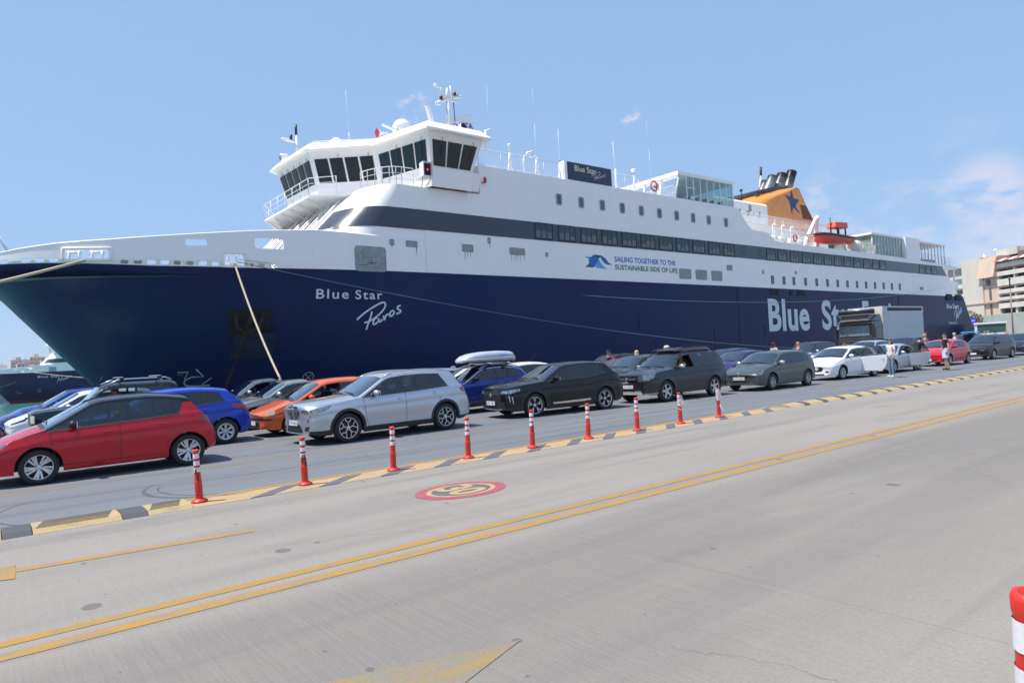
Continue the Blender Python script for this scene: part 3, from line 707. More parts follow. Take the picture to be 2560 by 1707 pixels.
        allV = np.concatenate(V)
        rows = jc; 
        cells = [(grid[r, c], grid[r+1, c], grid[r+1, c+1], grid[r, c+1]) for r in range(rows) for c in range(ncol-1)]
        CC = np.array([allV[list(q)].mean(0)[1:] for q in cells]); ll = np.full(len(cells), 'body', dtype=object)
        if S['clad'] and end == 0: ll[CC[:, 1] < S['z0']+S.get('fclad', .10)] = 'cladding'
        if S['clad'] and end == 1: ll[CC[:, 1] < S['z0']+.28] = 'cladding'
        for n_, q in regs: ll[inside(CC, q)] = n_
        for q, n_ in zip(cells, ll): 
            if end == 0: quad(q[0], q[3], q[2], q[1], n_)
            else: quad(q[0], q[1], q[2], q[3], n_)
    V = np.concatenate(V)
    # bulge the bonnet/tail edge rings (top arc) and apply nose/tail side profile
    x_, y_, z_ = V[:, 0].copy(), V[:, 1], V[:, 2]
    wl = Y[0].max()
    ring = np.zeros(len(V)); k0 = np.arange(NX*M); col = k0 % M
    top = np.zeros(len(V), bool); top[k0[col > jc]] = True
    ext_f = np.exp(-x_/.16); ext_r = np.exp(-(L-x_)/.16)
    V[:, 0] = np.where(top, x_-S['bulge']*.8*(1-(y_/wl)**2)*ext_f*(x_ < .9)+S['rbulge']*.8*(1-(y_/wl)**2)*ext_r*(x_ > L-.9), V[:, 0])
    fp = np.array(fxp); rp = np.array(rxp)
    V[:, 0] -= np.interp(z_, fp[:, 0], fp[:, 1])*np.exp(-np.clip(x_, 0, 9)/.22)*(x_ < L/2)
    V[:, 0] += np.interp(z_, rp[:, 0], rp[:, 1])*np.exp(-np.clip(L-x_, 0, 9)/.22)*(x_ > L/2)
    # mirror
    onc = np.abs(V[:, 1]) < 1e-6; mapm = np.arange(len(V)); cnt = len(V); extra = []
    for i in range(len(V)):
        if not onc[i]: mapm[i] = cnt; cnt += 1; extra.append((V[i, 0], -V[i, 1], V[i, 2]))
    VA = np.concatenate([V, np.array(extra)]); F2 = [tuple(mapm[i] for i in reversed(f)) for f in F]
    FA = np.array(F+F2); LA = np.array(FL+FL, dtype=object); SA = np.array([1]*len(F)+[-1]*len(F2))
    # the half we built has y > 0; normals
    p0, p1, p2, p3 = (VA[FA[:, k]] for k in range(4)); fn = np.cross(p2-p0, p3-p1); VN = np.zeros_like(VA)
    for k in range(4): np.add.at(VN, FA[:, k], fn)
    VN /= np.maximum(np.linalg.norm(VN, axis=1), 1e-9)[:, None]
    ci = VA.mean(0)
    sgn = np.sign((VN*(VA-[L/2, 0, .7])).sum(1).sum()); VN *= sgn
    def piece(nm, m, sel, parent=root, off=0):
        fs = FA[sel]
        if len(fs) == 0: return None
        us, inv = np.unique(fs, return_inverse=True); inv = inv.reshape(fs.shape)
        if sgn < 0: inv = inv[:, ::-1]
        me = bpy.data.meshes.new(nm); vv = VA[us]+VN[us]*off; me.from_pydata(vv.tolist(), [], inv.tolist()); me.materials.append(m)
        me.polygons.foreach_set('use_smooth', [True]*len(inv)); me.update()
        me.normals_split_custom_set_from_vertices(VN[us].tolist())
        return link(nm, me, parent)
    is_ = lambda *q: np.isin(LA, q)
    gl = GL_D if S['tint'] == 'd' else GL_S
    piece('body', pnt, is_('body'))
    if roof is not None: piece('roof', roof, is_('roof'))
    piece('cowl', TRIM, is_('cowl'))
    pf = np.where(is_('pillar'))[0]
    for ids in components([tuple(FA[i]) for i in pf]):
        if len(ids) > 3: sel = np.zeros(len(FA), bool); sel[pf[ids]] = True; piece('door_pillar', TRIM, sel)
    piece('windscreen', GL_F, is_('windscreen')); piece('rear_window', GL_D, is_('rear_window'))
    piece('cladding', TRIM, is_('cladding')); piece('grille', mat('black grille', (.015, .015, .017), .35), is_('grille')); piece('air_intake', BLACK, is_('intake'))
    piece('bumper_trim', S.get('trimm') or TRIM, is_('trim')); piece('chrome_trim', CHROME, is_('chrome'))
    for s in (-1, 1):
        piece('headlight', S.get('lampm', LAMP), is_('headlight') & (SA == s)); piece('tail_light', RED_L, is_('tail_light') & (SA == s))
        piece('fog_lamp', LAMP, is_('fog') & (SA == s)); piece('indicator', mat('amber lamp', (.7, .18, .02), .2, coat=1), is_('amber') & (SA == s))
    doors = {}
    def surf(x, z, s, off=.004):
        y = float(side_y(np.array([x]), np.array([z]))[0]); xo = x
        if x < L/2: xo = x-float(np.interp(z, fp[:, 0], fp[:, 1])*math.exp(-max(x, 0)/.22))
        else: xo = x+float(np.interp(z, rp[:, 0], rp[:, 1])*math.exp(-max(L-x, 0)/.22))
        return (xo, s*(y+off), z)
    for s in (-1, 1):
        cenF = VA[FA].mean(1); zz2 = cenF[:, 2]
        def line(e, xm): b0 = float(zb(xm)); t0 = float(zc(xm)); return e[0]+(e[1]-e[0])*np.clip((zz2-b0)/max(t0-b0, .05), 0, 1)
        for k in range(len(edges_f)-1):
            sel = is_('side_window') & (SA == s)
            if k > 0: sel = sel & (cenF[:, 0] > line(edges_f[k], sum(edges_f[k])/2))
            if k < len(edges_f)-2: sel = sel & (cenF[:, 0] < line(edges_f[k+1], sum(edges_f[k+1])/2))
            if S.get('open') and k in S['open'] and s == -1: continue
            piece('side_window', gl, sel)
        for nm in ('door_a', 'door_b'):
            d = piece('door', pnt, is_(nm) & (SA == s)); doors[(nm, s)] = d
        if S['seam'] and dx[1]:
            mb = MB(); zlo = S['z0']+.085; xs_ = [dx[0], dx[1]]+([dx[2]] if dx[2] else [])
            sm = lambda pts: ribbon(mb, pts, .009, lambda x, z: surf(x, z, s, .0025))
            def zl(x): return float(zb(x))
            sm([(dx[0]+.10*(1-k/10)**2 if k < 10 else dx[0], zlo+(zl(dx[0])-zlo)*k/10) for k in range(11)]); sm([(dx[1], zlo+(zl(dx[1])-zlo)*k/10) for k in range(11)])
            if dx[2]:
                lowx = min(dx[2], cx2-Ra*.80)
                pts = [(lowx-.03, zlo), (lowx-.01, zlo+.08)]+[(cx2-(Ra+.05)*math.cos(t), Rw+(Ra+.05)*math.sin(t)) for t in np.linspace(.25, 1.15, 7)]
                pts = [p_ for p_ in pts if p_[0] <= dx[2]+.001]; pts += [(dx[2], max(pts[-1][1], .72)+.02), (dx[2], zl(dx[2]))]
                sm(pts)
            sm([(dx[0]+.08+(dx[-1] or dx[1])*0+(((lowx if dx[2] else dx[1])-.03)-(dx[0]+.08))*k/16, zlo) for k in range(17)])
            # bonnet shut line near the screen
            mb.build('panel_gap', BLACK, root)
        # belt trim and optional bright line over the windows
        mb = MB(); ribbon(mb, [(x, float(zb(x))+.006) for x in np.linspace(x0w-.05, xb+.02, 30)], .016, lambda x, z: surf(x, z, s, .004)); 
        if S['trimc']:
            ribbon(mb, [(x, float(zc(x))-mg+.012) for x in np.linspace(x0w-.02, S.get('trim_to', xt), 34)], .020, lambda x, z: surf(x, z, s, .005), 1)
        mb.build('window_trim', [TRIM, S['trimc'] or CHROME], root)
        # handles
        hz = S['handle'] or .13
        if dx[1]:
            for xh, key in ((dx[1]-.19, 'door_a'), ((dx[2] or 0)-.17, 'door_b')):
                if xh < .5: continue
                zh = float(zb(xh))-hz; par = doors[(key, s)]
                p_ = surf(xh, zh, s, .012); mb = MB(); mb.ell((p_[0], p_[1], zh), .085, .014, .014, 12)
                q_ = surf(xh+.0, zh-.003, s, .001); mb.ell((q_[0], q_[1], zh), .055, .006, .026, 12, mi=1)
                mb.build('handle', [S.get('handm') or pnt, TRIM], par or root)
        if S['mirror']:
            xm = S.get('mx', sx0+.42); p_ = surf(xm, float(zb(xm))+.02, s, 0); mb = MB()
            mb.ell((xm-.03, p_[1]+s*.115, p_[2]+.055), .062, .11, .075, 16, 0); mb.obox((xm, p_[1]+s*.03, p_[2]+.01), .07, .10, .03, (0, 0, 0), 1)
            mb.obox((xm+.030, p_[1]+s*.115, p_[2]+.055), .012, .18, .11, (0, 0, 0), 2)
            mb.build('wing_mirror', [S.get('mirm') or pnt, TRIM, CHROME], root)
    # front details
    def fx(y, z): return -S['bulge']*.8*(1-(y/wl)**2)-float(np.interp(z, fp[:, 0], fp[:, 1]))
    if S.get('bars'):
        mb = MB()
        for (ya, yb, zz, hh) in S['bars']:
            n_ = 10; pts = [(fx(ya+(yb-ya)*k/n_, zz)-.012, ya+(yb-ya)*k/n_, zz) for k in range(n_+1)]; mb.tube(pts, hh, 5)
            pts = [(p_[0], -p_[1], p_[2]) for p_ in pts]; mb.tube(pts, hh, 5)
        mb.build('grille_bars', S.get('barm', CHROME), root)
    if S.get('vbars'):
        mb = MB()
        for (yv, za, zb_, ww) in S['vbars']:
            for q in (-1, 1): mb.tube([(fx(yv, za)-.014, q*yv, za), (fx(yv, (za+zb_)/2)-.014, q*yv, (za+zb_)/2), (fx(yv, zb_)-.012, q*yv, zb_)], ww, 5)
        mb.build('grille_bars', S.get('barm', CHROME), root)
    if S.get('badge'):
        zb_ = S['badge']; mb = MB(); mb.lathe([(0, .012), (.045, .012), (.052, .004), (.052, 0)], 20, Matrix.Translation((fx(0, zb_)-.004, 0, zb_))@Matrix.Rotation(R(-90), 4, 'Y')); mb.build('badge', CHROME, root)
    pz = S['plate'][1]; px_ = fx(.12, pz)-.022; txt = S.get('ptext')
    mb = MB(); mb.box(px_-.006, px_, -.26, .26, pz-.056, pz+.056, 0); mb.box(px_-.0075, px_-.0062, .215, .258, pz-.052, pz+.052, 1) ; pl = mb.build('number_plate', [PLATE, PLATEB], root)
    if txt: text_part('plate_text', txt, lambda x, z: (px_-.0075, -x, z), -.195, .235, pz-.036, pz+.036, TRIM, pl)
    # underbody and interior
    mb = MB(); yi = Wd-.26
    mb.box(.12, L-.12, -yi, yi, S['z0']+.03, .50); mb.box(cx1+Ra+.02, cx2-Ra-.02, -Wd*.90, Wd*.90, S['z0']+.015, .30); mb.box(.10, cx1-Ra-.03, -Wd*.80, Wd*.80, S['z0']+.06, .46); mb.box(cx2+Ra+.03, L-.10, -Wd*.82, Wd*.82, S['z0']+.1, .5)
    for c in (cx1, cx2):
        for s in (-1, 1):      # wheel housing
            vs = []; n_ = 14
            for k in range(n_+1):
                t = PI*k/n_
                for yy in (Wd*.955, yi-.02): vs.append((c-(Ra+.012)*math.cos(t), s*yy, Rw+(Ra+.012)*math.sin(t)))
            mb.add(vs, [(2*k, 2*k+1, 2*k+3, 2*k+2) for k in range(n_)])
    mb.build('underbody', BLACK, root)
    if S['inter']:
        mb = MB(); hb = float(fB(sx1+.4)); fl = .50; xs1 = sx1+.45; yw = Wd*.80
        mb.box(sx0+.06, L-.28, -yw, yw, fl, fl+.02, 1)
        mb.hexa([(sx0+.10, -yw, fl), (sx0+.62, -yw, fl), (sx0+.62, yw, fl), (sx0+.10, yw, fl), (sx0+.06, -yw*.95, hb-.06), (sx0+.60, -yw*.93, hb-.035), (sx0+.60, yw*.93, hb-.035), (sx0+.06, yw*.95, hb-.06)], 1)
        for s in (-1, 1):
            for xq, tall in ((xs1, 1), (min(xs1+.88, L-.75), 0)):
                mb.hexa([(xq-.1, s*.38-.24, fl), (xq+.16, s*.38-.24, fl), (xq+.16, s*.38+.24, fl), (xq-.1, s*.38+.24, fl), (xq+.14, s*.38-.2, hb+.12), (xq+.24, s*.38-.2, hb+.12), (xq+.24, s*.38+.2, hb+.12), (xq+.14, s*.38+.2, hb+.12)])
                mb.ell((xq+.21, s*.38, hb+.22), .055, .13, .10, 12)
        mb.tube([(sx0+.70+.05*math.sin(t), -.38*S.get('rhd', 1)+.19*math.cos(t), hb-.02+.17*math.sin(t)) for t in np.linspace(0, 2*PI, 20)], .014, 5, 1)
        mb.build('interior', [SEAT, DARKT], root)
    add_wheels(root, (cx1, cx2), Wd-.012-S['tw']/2, Rw, S['tw'], S['style'], S['rr'])
    if S['rails']:
        xa, xz, m_ = S['rails']
        for s in (-1, 1):
            mb = MB(); pts = []
            for k in range(15):
                t = k/14; x = xa+(xz-xa)*t; y = s*(float(side_y(np.array([x]), zc(np.array([x])))[0])-.045); z = float(zc(x))+.02+.05*min(1, 6*t, 6*(1-t)); pts.append((x, y, z))
            mb.tube(pts, .018, 8)
            for k in (0, 1, 13, 14): p_ = pts[k]; mb.obox((p_[0], p_[1], p_[2]-.02), .10, .03, .05, (0, 0, 0))
            mb.build('roof_rail', m_, root)
    if S.get('wiper', True):
        mb = MB()
        for y0, y1 in ((-.50, .05), (.05, .60)):
            pts = []
            for k in range(7):
                t = k/6; y = y0+(y1-y0)*t; x = sx0+.02+.05*t; yc2 = float(side_y(np.array([x]), zc(np.array([x])))[0]); pts.append((x, y, float(top_z(np.array([x]), np.array([y/yc2]))[0])+.014))
            mb.tube(pts, .008, 4)
        mb.build('wiper', TRIM, root)
    root['zc'] = 0; del root['zc']
    car.last = dict(zc=zc, side_y=side_y, top_z=top_z, zb=zb, surf=surf, S=S)
    return root
# ============================================================ the cars of the queue
HEAD = lambda x1, z0, z1, zt, zn: [(-.05, z0), (-.05, z1), (x1*.5, zt-.01), (x1, zt), (x1*.82, zn), (.12, z0)]
def hatch(L=4.05, H=1.47, W=.87, fo=.82, wb=2.54, bl=.93, hood=.98, sx=(1.0, 1.68), tail=.98, slope=.55, R_=.31, **k):
    rx = L-slope
    d = dict(L=L, H=H, W=W, fo=fo, wb=wb, R=R_, z0=.20,
        top=[(-.1, .60), (0, .63), (.05, .69), (.14, .755), (.3, .81), (.6, hood-.075), (sx[0]-.05, hood), (sx[0], hood+.015), (sx[1], H-.085), (sx[1]+.18, H-.035), (sx[1]+.6, H-.005), (sx[1]+1.0, H), (rx-.35, H-.03), (rx, H-.085), (rx+.04, H-.13), (L-.17, tail+.03), (L-.06, tail-.05), (L-.02, tail-.12), (L, tail-.22), (L+.1, tail-.3)],
        belt=[(0, .62), (.4, .76), (sx[0], bl-.035), (sx[0]+.5, bl-.01), (L-1.2, bl+.05), (L-.5, bl+.085), (L, bl+.09)],
        screen=sx, rscreen=(rx+.06, L-.20), dlo=(rx-.12, rx-.25), pil=((sx[1]+.62, sx[1]+.58), (rx-.62, rx-.55)), door_x=(sx[0]+.08, sx[1]+.61, rx-.42),
        side=[('headlight', [(-.05, .60), (-.05, .68), (.2, .745), (.42, .79), (.40, .72), (.22, .62)]), ('tail_light', [(L-.25, .78), (L-.30, .95), (L-.05, .93), (L+.1, .70), (L-.02, .68)])],
        front=[('headlight', [(.46, .60), (.52, .66), (.9, .70), (.9, .58), (.6, .56)]), ('grille', [(-.01, .55), (-.01, .635), (.42, .625), (.38, .55)]), ('intake', [(-.01, .27), (-.01, .36), (.46, .37), (.56, .29)])],
        rear=[('tail_light', [(.5, .74), (.5, .88), (.9, .92), (.9, .72)])])
    d.update(k); return d
def sedan(L=4.6, H=1.44, W=.89, fo=.85, wb=2.72, bl=.92, sx=(1.22, 1.90), deck=1.02, R_=.32, **k):
    rx = L-1.05
    d = hatch(L, H, W, fo, wb, bl, .96, sx, R_=R_)
    d.update(top=[(-.1, .60), (0, .64), (.05, .69), (.2, .76), (.6, .86), (sx[0]-.05, .955), (sx[0], .97), (sx[1], H-.075), (sx[1]+.25, H-.02), (sx[1]+.7, H), (rx-.65, H-.05), (rx-.35, H-.12), (rx+.12, deck+.05), (rx+.2, deck+.02), (L-.12, deck-.01), (L-.04, deck-.06), (L, deck-.2), (L+.1, deck-.3)],
             rscreen=(rx-.42, rx+.12), dlo=(rx-.10, rx-.55), pil=((sx[1]+.52, sx[1]+.50),), door_x=(sx[0]+.10, sx[1]+.52, rx-.45))
    d.update(k); return d
def place(name, spec, pnt, fwx, ynear, rz, label, cat='car', **k):
    """put the car by its near front wheel"""
    S = spec; c = math.cos(rz); s = math.sin(rz); yw = -(S.get('W', .87)-.012)
    loc = (fwx-S['fo']*c+yw*s, ynear-S['fo']*s-yw*c, 0)
    return car(name, S, pnt, loc, rz, label, cat, **k)
RED = paint('deep red metallic', (.50, .006, .018), .08); BLK = paint('gloss black', (.004, .0045, .006), 0, .3)
SIL = paint('silver metallic', (.52, .55, .59), .72, .34); DGR = paint('dark slate metallic', (.025, .030, .040), .3)
Q1 = 'cars waiting in the lane nearest the bollards'; Q2 = 'cars waiting in the second lane'; Q3 = 'cars waiting in the lanes nearer the ship'
# 1 red hatchback with black roof
sp = hatch(L=3.74, H=1.47, W=.867, fo=.80, wb=2.42, bl=.945, hood=1.0, sx=(.92, 1.60), tail=1.0, slope=.46, R_=.305, style='turbine', rr=.70, tint='s', roof_c=99, roof_z=2, crease=1.3, z0=.215,
    side=[('headlight', [(-.05, .61), (-.05, .685), (.10, .73), (.40, .815), (.44, .80), (.30, .68), (.10, .615)]), ('fog', [(-.05, .30), (-.05, .42), (.12, .40), (.14, .32)]), ('tail_light', [(3.46, .86), (3.40, .955), (3.62, .97), (3.90, .84), (3.90, .68), (3.68, .68), (3.60, .82)])],
    front=[('headlight', [(.50, .60), (.56, .67), (.9, .69), (.9, .60)]), ('grille', [(-.01, .34), (-.01, .60), (.44, .58), (.50, .36)]), ('intake', [(.56, .30), (.56, .42), (.9, .42), (.9, .30)])])
sp['belt'] = [(0, .62), (.4, .78), (.92, .905), (1.5, .93), (2.5, .985), (3.2, 1.03), (3.84, 1.03)]; sp['dlo'] = (3.08, 3.20); sp['pil'] = ((2.10, 2.08), (2.92, 2.90)); sp['door_x'] = (.98, 2.06, 2.94); sp['mirm'] = BLK; sp['roof_c'] = 3.0; sp['roof_z'] = 1.25; sp['tum'] = .34
place('hatchback_car', sp, RED, .80, 14.53, .0, 'red hatchback with glossy black roof and silver wheels, largest car at the left', group=Q1, roof=BLK)
# 2 silver crossover
sp = hatch(L=4.44, H=1.598, W=.905, fo=.86, wb=2.73, bl=1.03, hood=1.08, sx=(1.18, 1.90), tail=1.08, slope=.55, R_=.345, style='honey', rr=.70, clad=.115, fclad=.06, z0=.225, arch=1.13, crease=1.4, tint='s',
    side=[('headlight', [(-.05, .73), (-.05, .80), (.15, .86), (.45, .905), (.50, .90), (.36, .80), (.12, .74)]), ('tail_light', [(4.12, .98), (4.10, 1.06), (4.30, 1.09), (4.5, 1.05), (4.5, .86), (4.36, .86)])],
    front=[('headlight', [(.40, .76), (.46, .82), (.9, .83), (.9, .74), (.6, .72)]), ('grille', [(.03, .62), (.03, .86), (.12, .885), (.30, .87), (.34, .76), (.26, .63), (.1, .60)]), ('intake', [(-.01, .30), (-.01, .50), (.34, .48), (.46, .33), (.40, .30)]),
           ('fog', [(.60, .53), (.60, .61), (.69, .61), (.69, .53)]), ('intake', [(.52, .34), (.55, .44), (.78, .46), (.80, .36)])],
    rails=(1.95, 4.0, SIL), badge=.93, vbars=[(.075+.05*i, .63, .85, .0035) for i in range(5)], ptext='YTH-4263', plate=(0, .52), handm=SIL, trimc=SIL, nose=[(.2, -.02), (.35, .02), (.5, .01), (.62, .0), (.8, .03), (.9, .02)])
sp['top'] = [(-.1, .86), (0, .90), (.04, .945), (.12, .975), (.35, 1.01), (.7, 1.04), (1.13, 1.085), (1.18, 1.095), (1.92, 1.50), (2.1, 1.555), (2.5, 1.59), (3.0, 1.598), (3.6, 1.575), (3.92, 1.53), (3.97, 1.48), (4.22, 1.12), (4.36, 1.06), (4.41, .98), (4.44, .80), (4.6, .7)]
sp['belt'] = [(0, .82), (.3, .90), (1.2, 1.01), (1.8, 1.03), (2.8, 1.07), (3.6, 1.12), (4.44, 1.14)]; sp['dlo'] = (3.72, 3.52); sp['pil'] = ((2.42, 2.40), (3.20, 3.10)); sp['door_x'] = (1.28, 2.42, 3.42)
place('suv_car', sp, SIL, 6.74, 14.87, .035, 'silver crossover with black wheel arch cladding and two upright grilles', group=Q1)
# 3 black crossover
sp = hatch(L=4.30, H=1.545, W=.885, fo=.86, wb=2.60, bl=1.0, hood=1.07, sx=(1.22, 1.92), tail=1.05, slope=.62, R_=.345, style='blade', rr=.72, clad=.12, z0=.21, arch=1.13, crease=1.6, tint='d',
    side=[('headlight', [(-.05, .74), (-.05, .80), (.12, .84), (.40, .86), (.36, .79), (.10, .73)]), ('chrome', [(.17, .42), (.13, .68), (.15, .68), (.19, .42)]), ('chrome', [(.10, .42), (.06, .68), (.08, .68), (.12, .42)]), ('chrome', [(1.45, .325), (1.55, .375), (2.9, .40), (2.9, .345)])],
    front=[('headlight', [(.50, .74), (.54, .81), (.9, .82), (.9, .73)]), ('grille', [(-.01, .50), (-.01, .80), (.44, .79), (.52, .62), (.50, .50)]), ('intake', [(-.01, .28), (-.01, .42), (.48, .41), (.56, .30)])],
    badge=.69, ptext='IME-7885', plate=(0, .46), bars=[(0, .5, .275, .014)], nose=[(.2, .02), (.35, .03), (.5, .05), (.7, .05), (.85, .0)])
sp['top'] = [(-.1, .84), (0, .88), (.04, .93), (.12, .965), (.4, 1.01), (.8, 1.05), (1.17, 1.075), (1.22, 1.085), (1.94, 1.46), (2.15, 1.515), (2.6, 1.545), (3.2, 1.54), (3.62, 1.50), (3.67, 1.45), (3.98, 1.14), (4.15, 1.08), (4.25, .98), (4.30, .80), (4.5, .7)]
sp['belt'] = [(0, .86), (.4, .93), (1.2, 1.0), (2.0, 1.01), (2.9, 1.04), (3.5, 1.13), (4.3, 1.15)]; sp['dlo'] = (3.58, 3.40); sp['pil'] = ((2.42, 2.40), (3.18, 3.16)); sp['door_x'] = (1.32, 2.44, 3.30)
place('suv_car', sp, BLK, 12.71, 15.25, -.12, 'glossy black crossover with bright three-armed wheel accents, behind the silver crossover', group=Q1)
# 4 dark grey four wheel drive
sp = hatch(L=4.40, H=1.69, W=.908, fo=.88, wb=2.60, bl=1.08, hood=1.12, sx=(1.22, 1.78), tail=1.12, slope=.30, R_=.36, style='five', rr=.66, z0=.27, arch=1.12, crease=.8, tint='s', open=(0,), crown=.09,
    side=[('headlight', [(-.05, .76), (-.05, .92), (.20, .97), (.44, 1.0), (.30, .86), (.10, .76)]), ('trim', [(-.1, .2), (-.1, .34), (.45, .36), (.45, .2)]), ('tail_light', [(4.22, .95), (4.20, 1.25), (4.5, 1.22), (4.5, .95)])],
    front=[('headlight', [(.46, .74), (.50, .90), (.9, .93), (.9, .76), (.6, .72)]), ('grille', [(-.01, .74), (-.01, .88), (.41, .87), (.39, .74)]), ('intake', [(-.01, .46), (-.01, .68), (.40, .66), (.46, .47)]), ('chrome', [(-.01, .685), (-.01, .725), (.40, .72), (.40, .675)]), ('trim', [(-.01, .30), (-.01, .42), (.50, .42), (.60, .30)]), ('fog', [(.66, .52), (.66, .60), (.74, .60), (.74, .52)])],
    rails=(1.7, 4.0, TRIM), badge=.815, bars=[(.07, .40, .80, .007), (.07, .40, .84, .006)], barm=mat('grey grille bars', (.2, .2, .21), .3), ptext='IYH-7503', plate=(0, .56), mirm=SIL)
sp['trimm'] = mat('grey skid plate', (.28, .28, .27), .5)
sp['top'] = [(-.1, .90), (0, .93), (.05, .985), (.15, 1.02), (.5, 1.075), (1.17, 1.125), (1.22, 1.135), (1.80, 1.56), (2.0, 1.63), (2.5, 1.68), (3.3, 1.69), (3.95, 1.66), (4.12, 1.60), (4.17, 1.53), (4.32, 1.12), (4.37, 1.0), (4.40, .80), (4.6, .7)]
sp['belt'] = [(0, .92), (.5, 1.0), (1.2, 1.07), (2.0, 1.085), (3.0, 1.12), (4.4, 1.16)]; sp['dlo'] = (4.08, 3.80); sp['pil'] = ((2.42, 2.40), (3.34, 3.24)); sp['door_x'] = (1.32, 2.42, 3.42)
o4 = place('suv_car', sp, DGR, 18.05, 14.77, -.01, 'dark slate grey four wheel drive with a low black roof rack and open driver window', group=Q1)
mb = MB(); secs_ = [[(x, -w, z0), (x, -w*.9, z1), (x, w*.9, z1), (x, w, z0)] for x, w, z0, z1 in ((1.9, .45, 1.66, 1.70), (2.1, .52, 1.66, 1.75), (2.9, .55, 1.67, 1.79), (3.6, .54, 1.66, 1.78), (3.9, .48, 1.64, 1.70))]
vs_ = [p_ for s_ in secs_ for p_ in s_]; mb.add(vs_, [(i*4+k, i*4+k+1, i*4+5+k, i*4+4+k) for i in range(4) for k in range(3)]+[(0, 1, 2, 3), (16, 17, 18, 19)], 0, True)
for s_ in (-1, 1): mb.tube([(1.9, s_*.56, 1.68), (2.2, s_*.58, 1.77), (3.0, s_*.58, 1.81), (3.7, s_*.57, 1.79), (4.0, s_*.52, 1.68)], .02, 6, 1)
mb.build('roof_rack', [mat('dark violet grey plastic', (.035, .035, .055), .4), BLACK], o4)
# 5 grey green hatchback
GRN = paint('grey green metallic', (.075, .092, .088), .4, .36)
sp = hatch(L=4.20, H=1.485, W=.88, fo=.85, wb=2.56, bl=.96, hood=1.0, sx=(1.02, 1.72), tail=1.05, slope=.42, R_=.32, style='fine', rr=.60, tint='s', crown=.085, z0=.2,
    side=[('headlight', [(-.05, .60), (-.05, .70), (.14, .78), (.34, .80), (.36, .74), (.22, .62)])],
    front=[('headlight', [(.46, .62), (.50, .72), (.9, .75), (.9, .60), (.6, .58)]), ('grille', [(-.01, .60), (-.01, .67), (.42, .68), (.40, .60)]), ('intake', [(-.01, .28), (-.01, .38), (.44, .38), (.40, .28)]), ('intake', [(.52, .29), (.52, .36), (.80, .36), (.76, .29)])],
    badge=.645, bars=[(.07, .42, .62, .006), (.07, .42, .655, .005)], barm=mat('grey grille bars', (.2, .2, .21), .3), plate=(0, .49), ptext='IYX-6660', mirm=SIL)
sp['lampm'] = LAMP
place('hatchback_car', sp, GRN, 23.47, 14.19, .0, 'grey green hatchback with round badge and dull wheels in the first lane', group=Q1)
# 6 white hatchback with its door open
WHT = paint('white car paint', (.78, .79, .80), 0, .35)
sp = hatch(L=3.97, H=1.46, W=.87, fo=.83, wb=2.50, bl=.96, hood=1.0, sx=(1.02, 1.72), tail=1.0, slope=.46, R_=.31, style='cap', tint='s', lampm=LAMPD,
    side=[('headlight', [(-.05, .66), (-.05, .72), (.15, .79), (.45, .85), (.36, .76), (.12, .68)]), ('tail_light', [(3.72, .78), (3.68, .95), (3.92, .93), (4.1, .70)])],
    front=[('headlight', [(.46, .66), (.52, .72), (.9, .76), (.9, .66)]), ('grille', [(-.01, .40), (-.01, .62), (.42, .60), (.46, .50), (.38, .40)]), ('intake', [(-.01, .25), (-.01, .30), (.5, .31), (.5, .26)]), ('intake', [(.52, .34), (.56, .42), (.78, .42), (.74, .34)])],
    badge=.70, plate=(0, .52), ptext='XEE-6210')
o6 = place('hatchback_car', sp, WHT, 29.72, 14.60, -.09, 'white hatchback with its side door swung open, behind the grey green hatchback', group=Q1)
# 7 silver sedan with its door open
sp = sedan(L=4.47, H=1.415, W=.87, fo=.76, wb=2.72, bl=.90, R_=.315, style='twin', tint='s', plate=(0, .45),
    side=[('headlight', [(-.05, .60), (-.05, .70), (.20, .74), (.22, .62)]), ('amber', [(.22, .62), (.21, .74), (.34, .75), (.36, .66)]), ('trim', [(-.1, .42), (-.1, .47), (.42, .47), (.42, .42)])],
    front=[('headlight', [(.30, .60), (.30, .70), (.9, .71), (.9, .60)]), ('grille', [(.03, .60), (.03, .70), (.2, .70), (.2, .60)]), ('intake', [(-.01, .25), (-.01, .36), (.62, .35), (.60, .25)]), ('trim', [(-.01, .42), (-.01, .47), (.9, .47), (.9, .42)])])
SIL2 = paint('pale blue silver', (.50, .54, .60), .6, .34)
o7 = place('sedan_car', sp, SIL2, 34.62, 14.52, .0, 'pale silver sedan with an open door, beside the standing woman in white', group=Q1)
# 8 bright red hatchback
RED2 = paint('bright red car paint', (.62, .006, .02), .05)
sp = hatch(L=4.06, H=1.448, W=.866, fo=.86, wb=2.58, bl=.97, hood=1.0, sx=(1.05, 1.78), R_=.31, style='fine', lampm=LAMP, plate=(0, .36),
    side=[('headlight', [(-.05, .64), (-.05, .72), (.15, .78), (.48, .84), (.38, .72), (.12, .65)]), ('trim', [(1.5, .30), (1.55, .38), (2.95, .42), (2.95, .36)])],
    front=[('headlight', [(.44, .66), (.50, .74), (.9, .78), (.9, .66)]), ('grille', [(-.01, .64), (-.01, .73), (.44, .72), (.40, .64)]), ('intake', [(-.01, .26), (-.01, .42), (.48, .40), (.56, .28)])], badge=.68)
place('hatchback_car', sp, RED2, 41.95, 14.68, -.01, 'bright red hatchback behind the man in the black shirt', group=Q1)
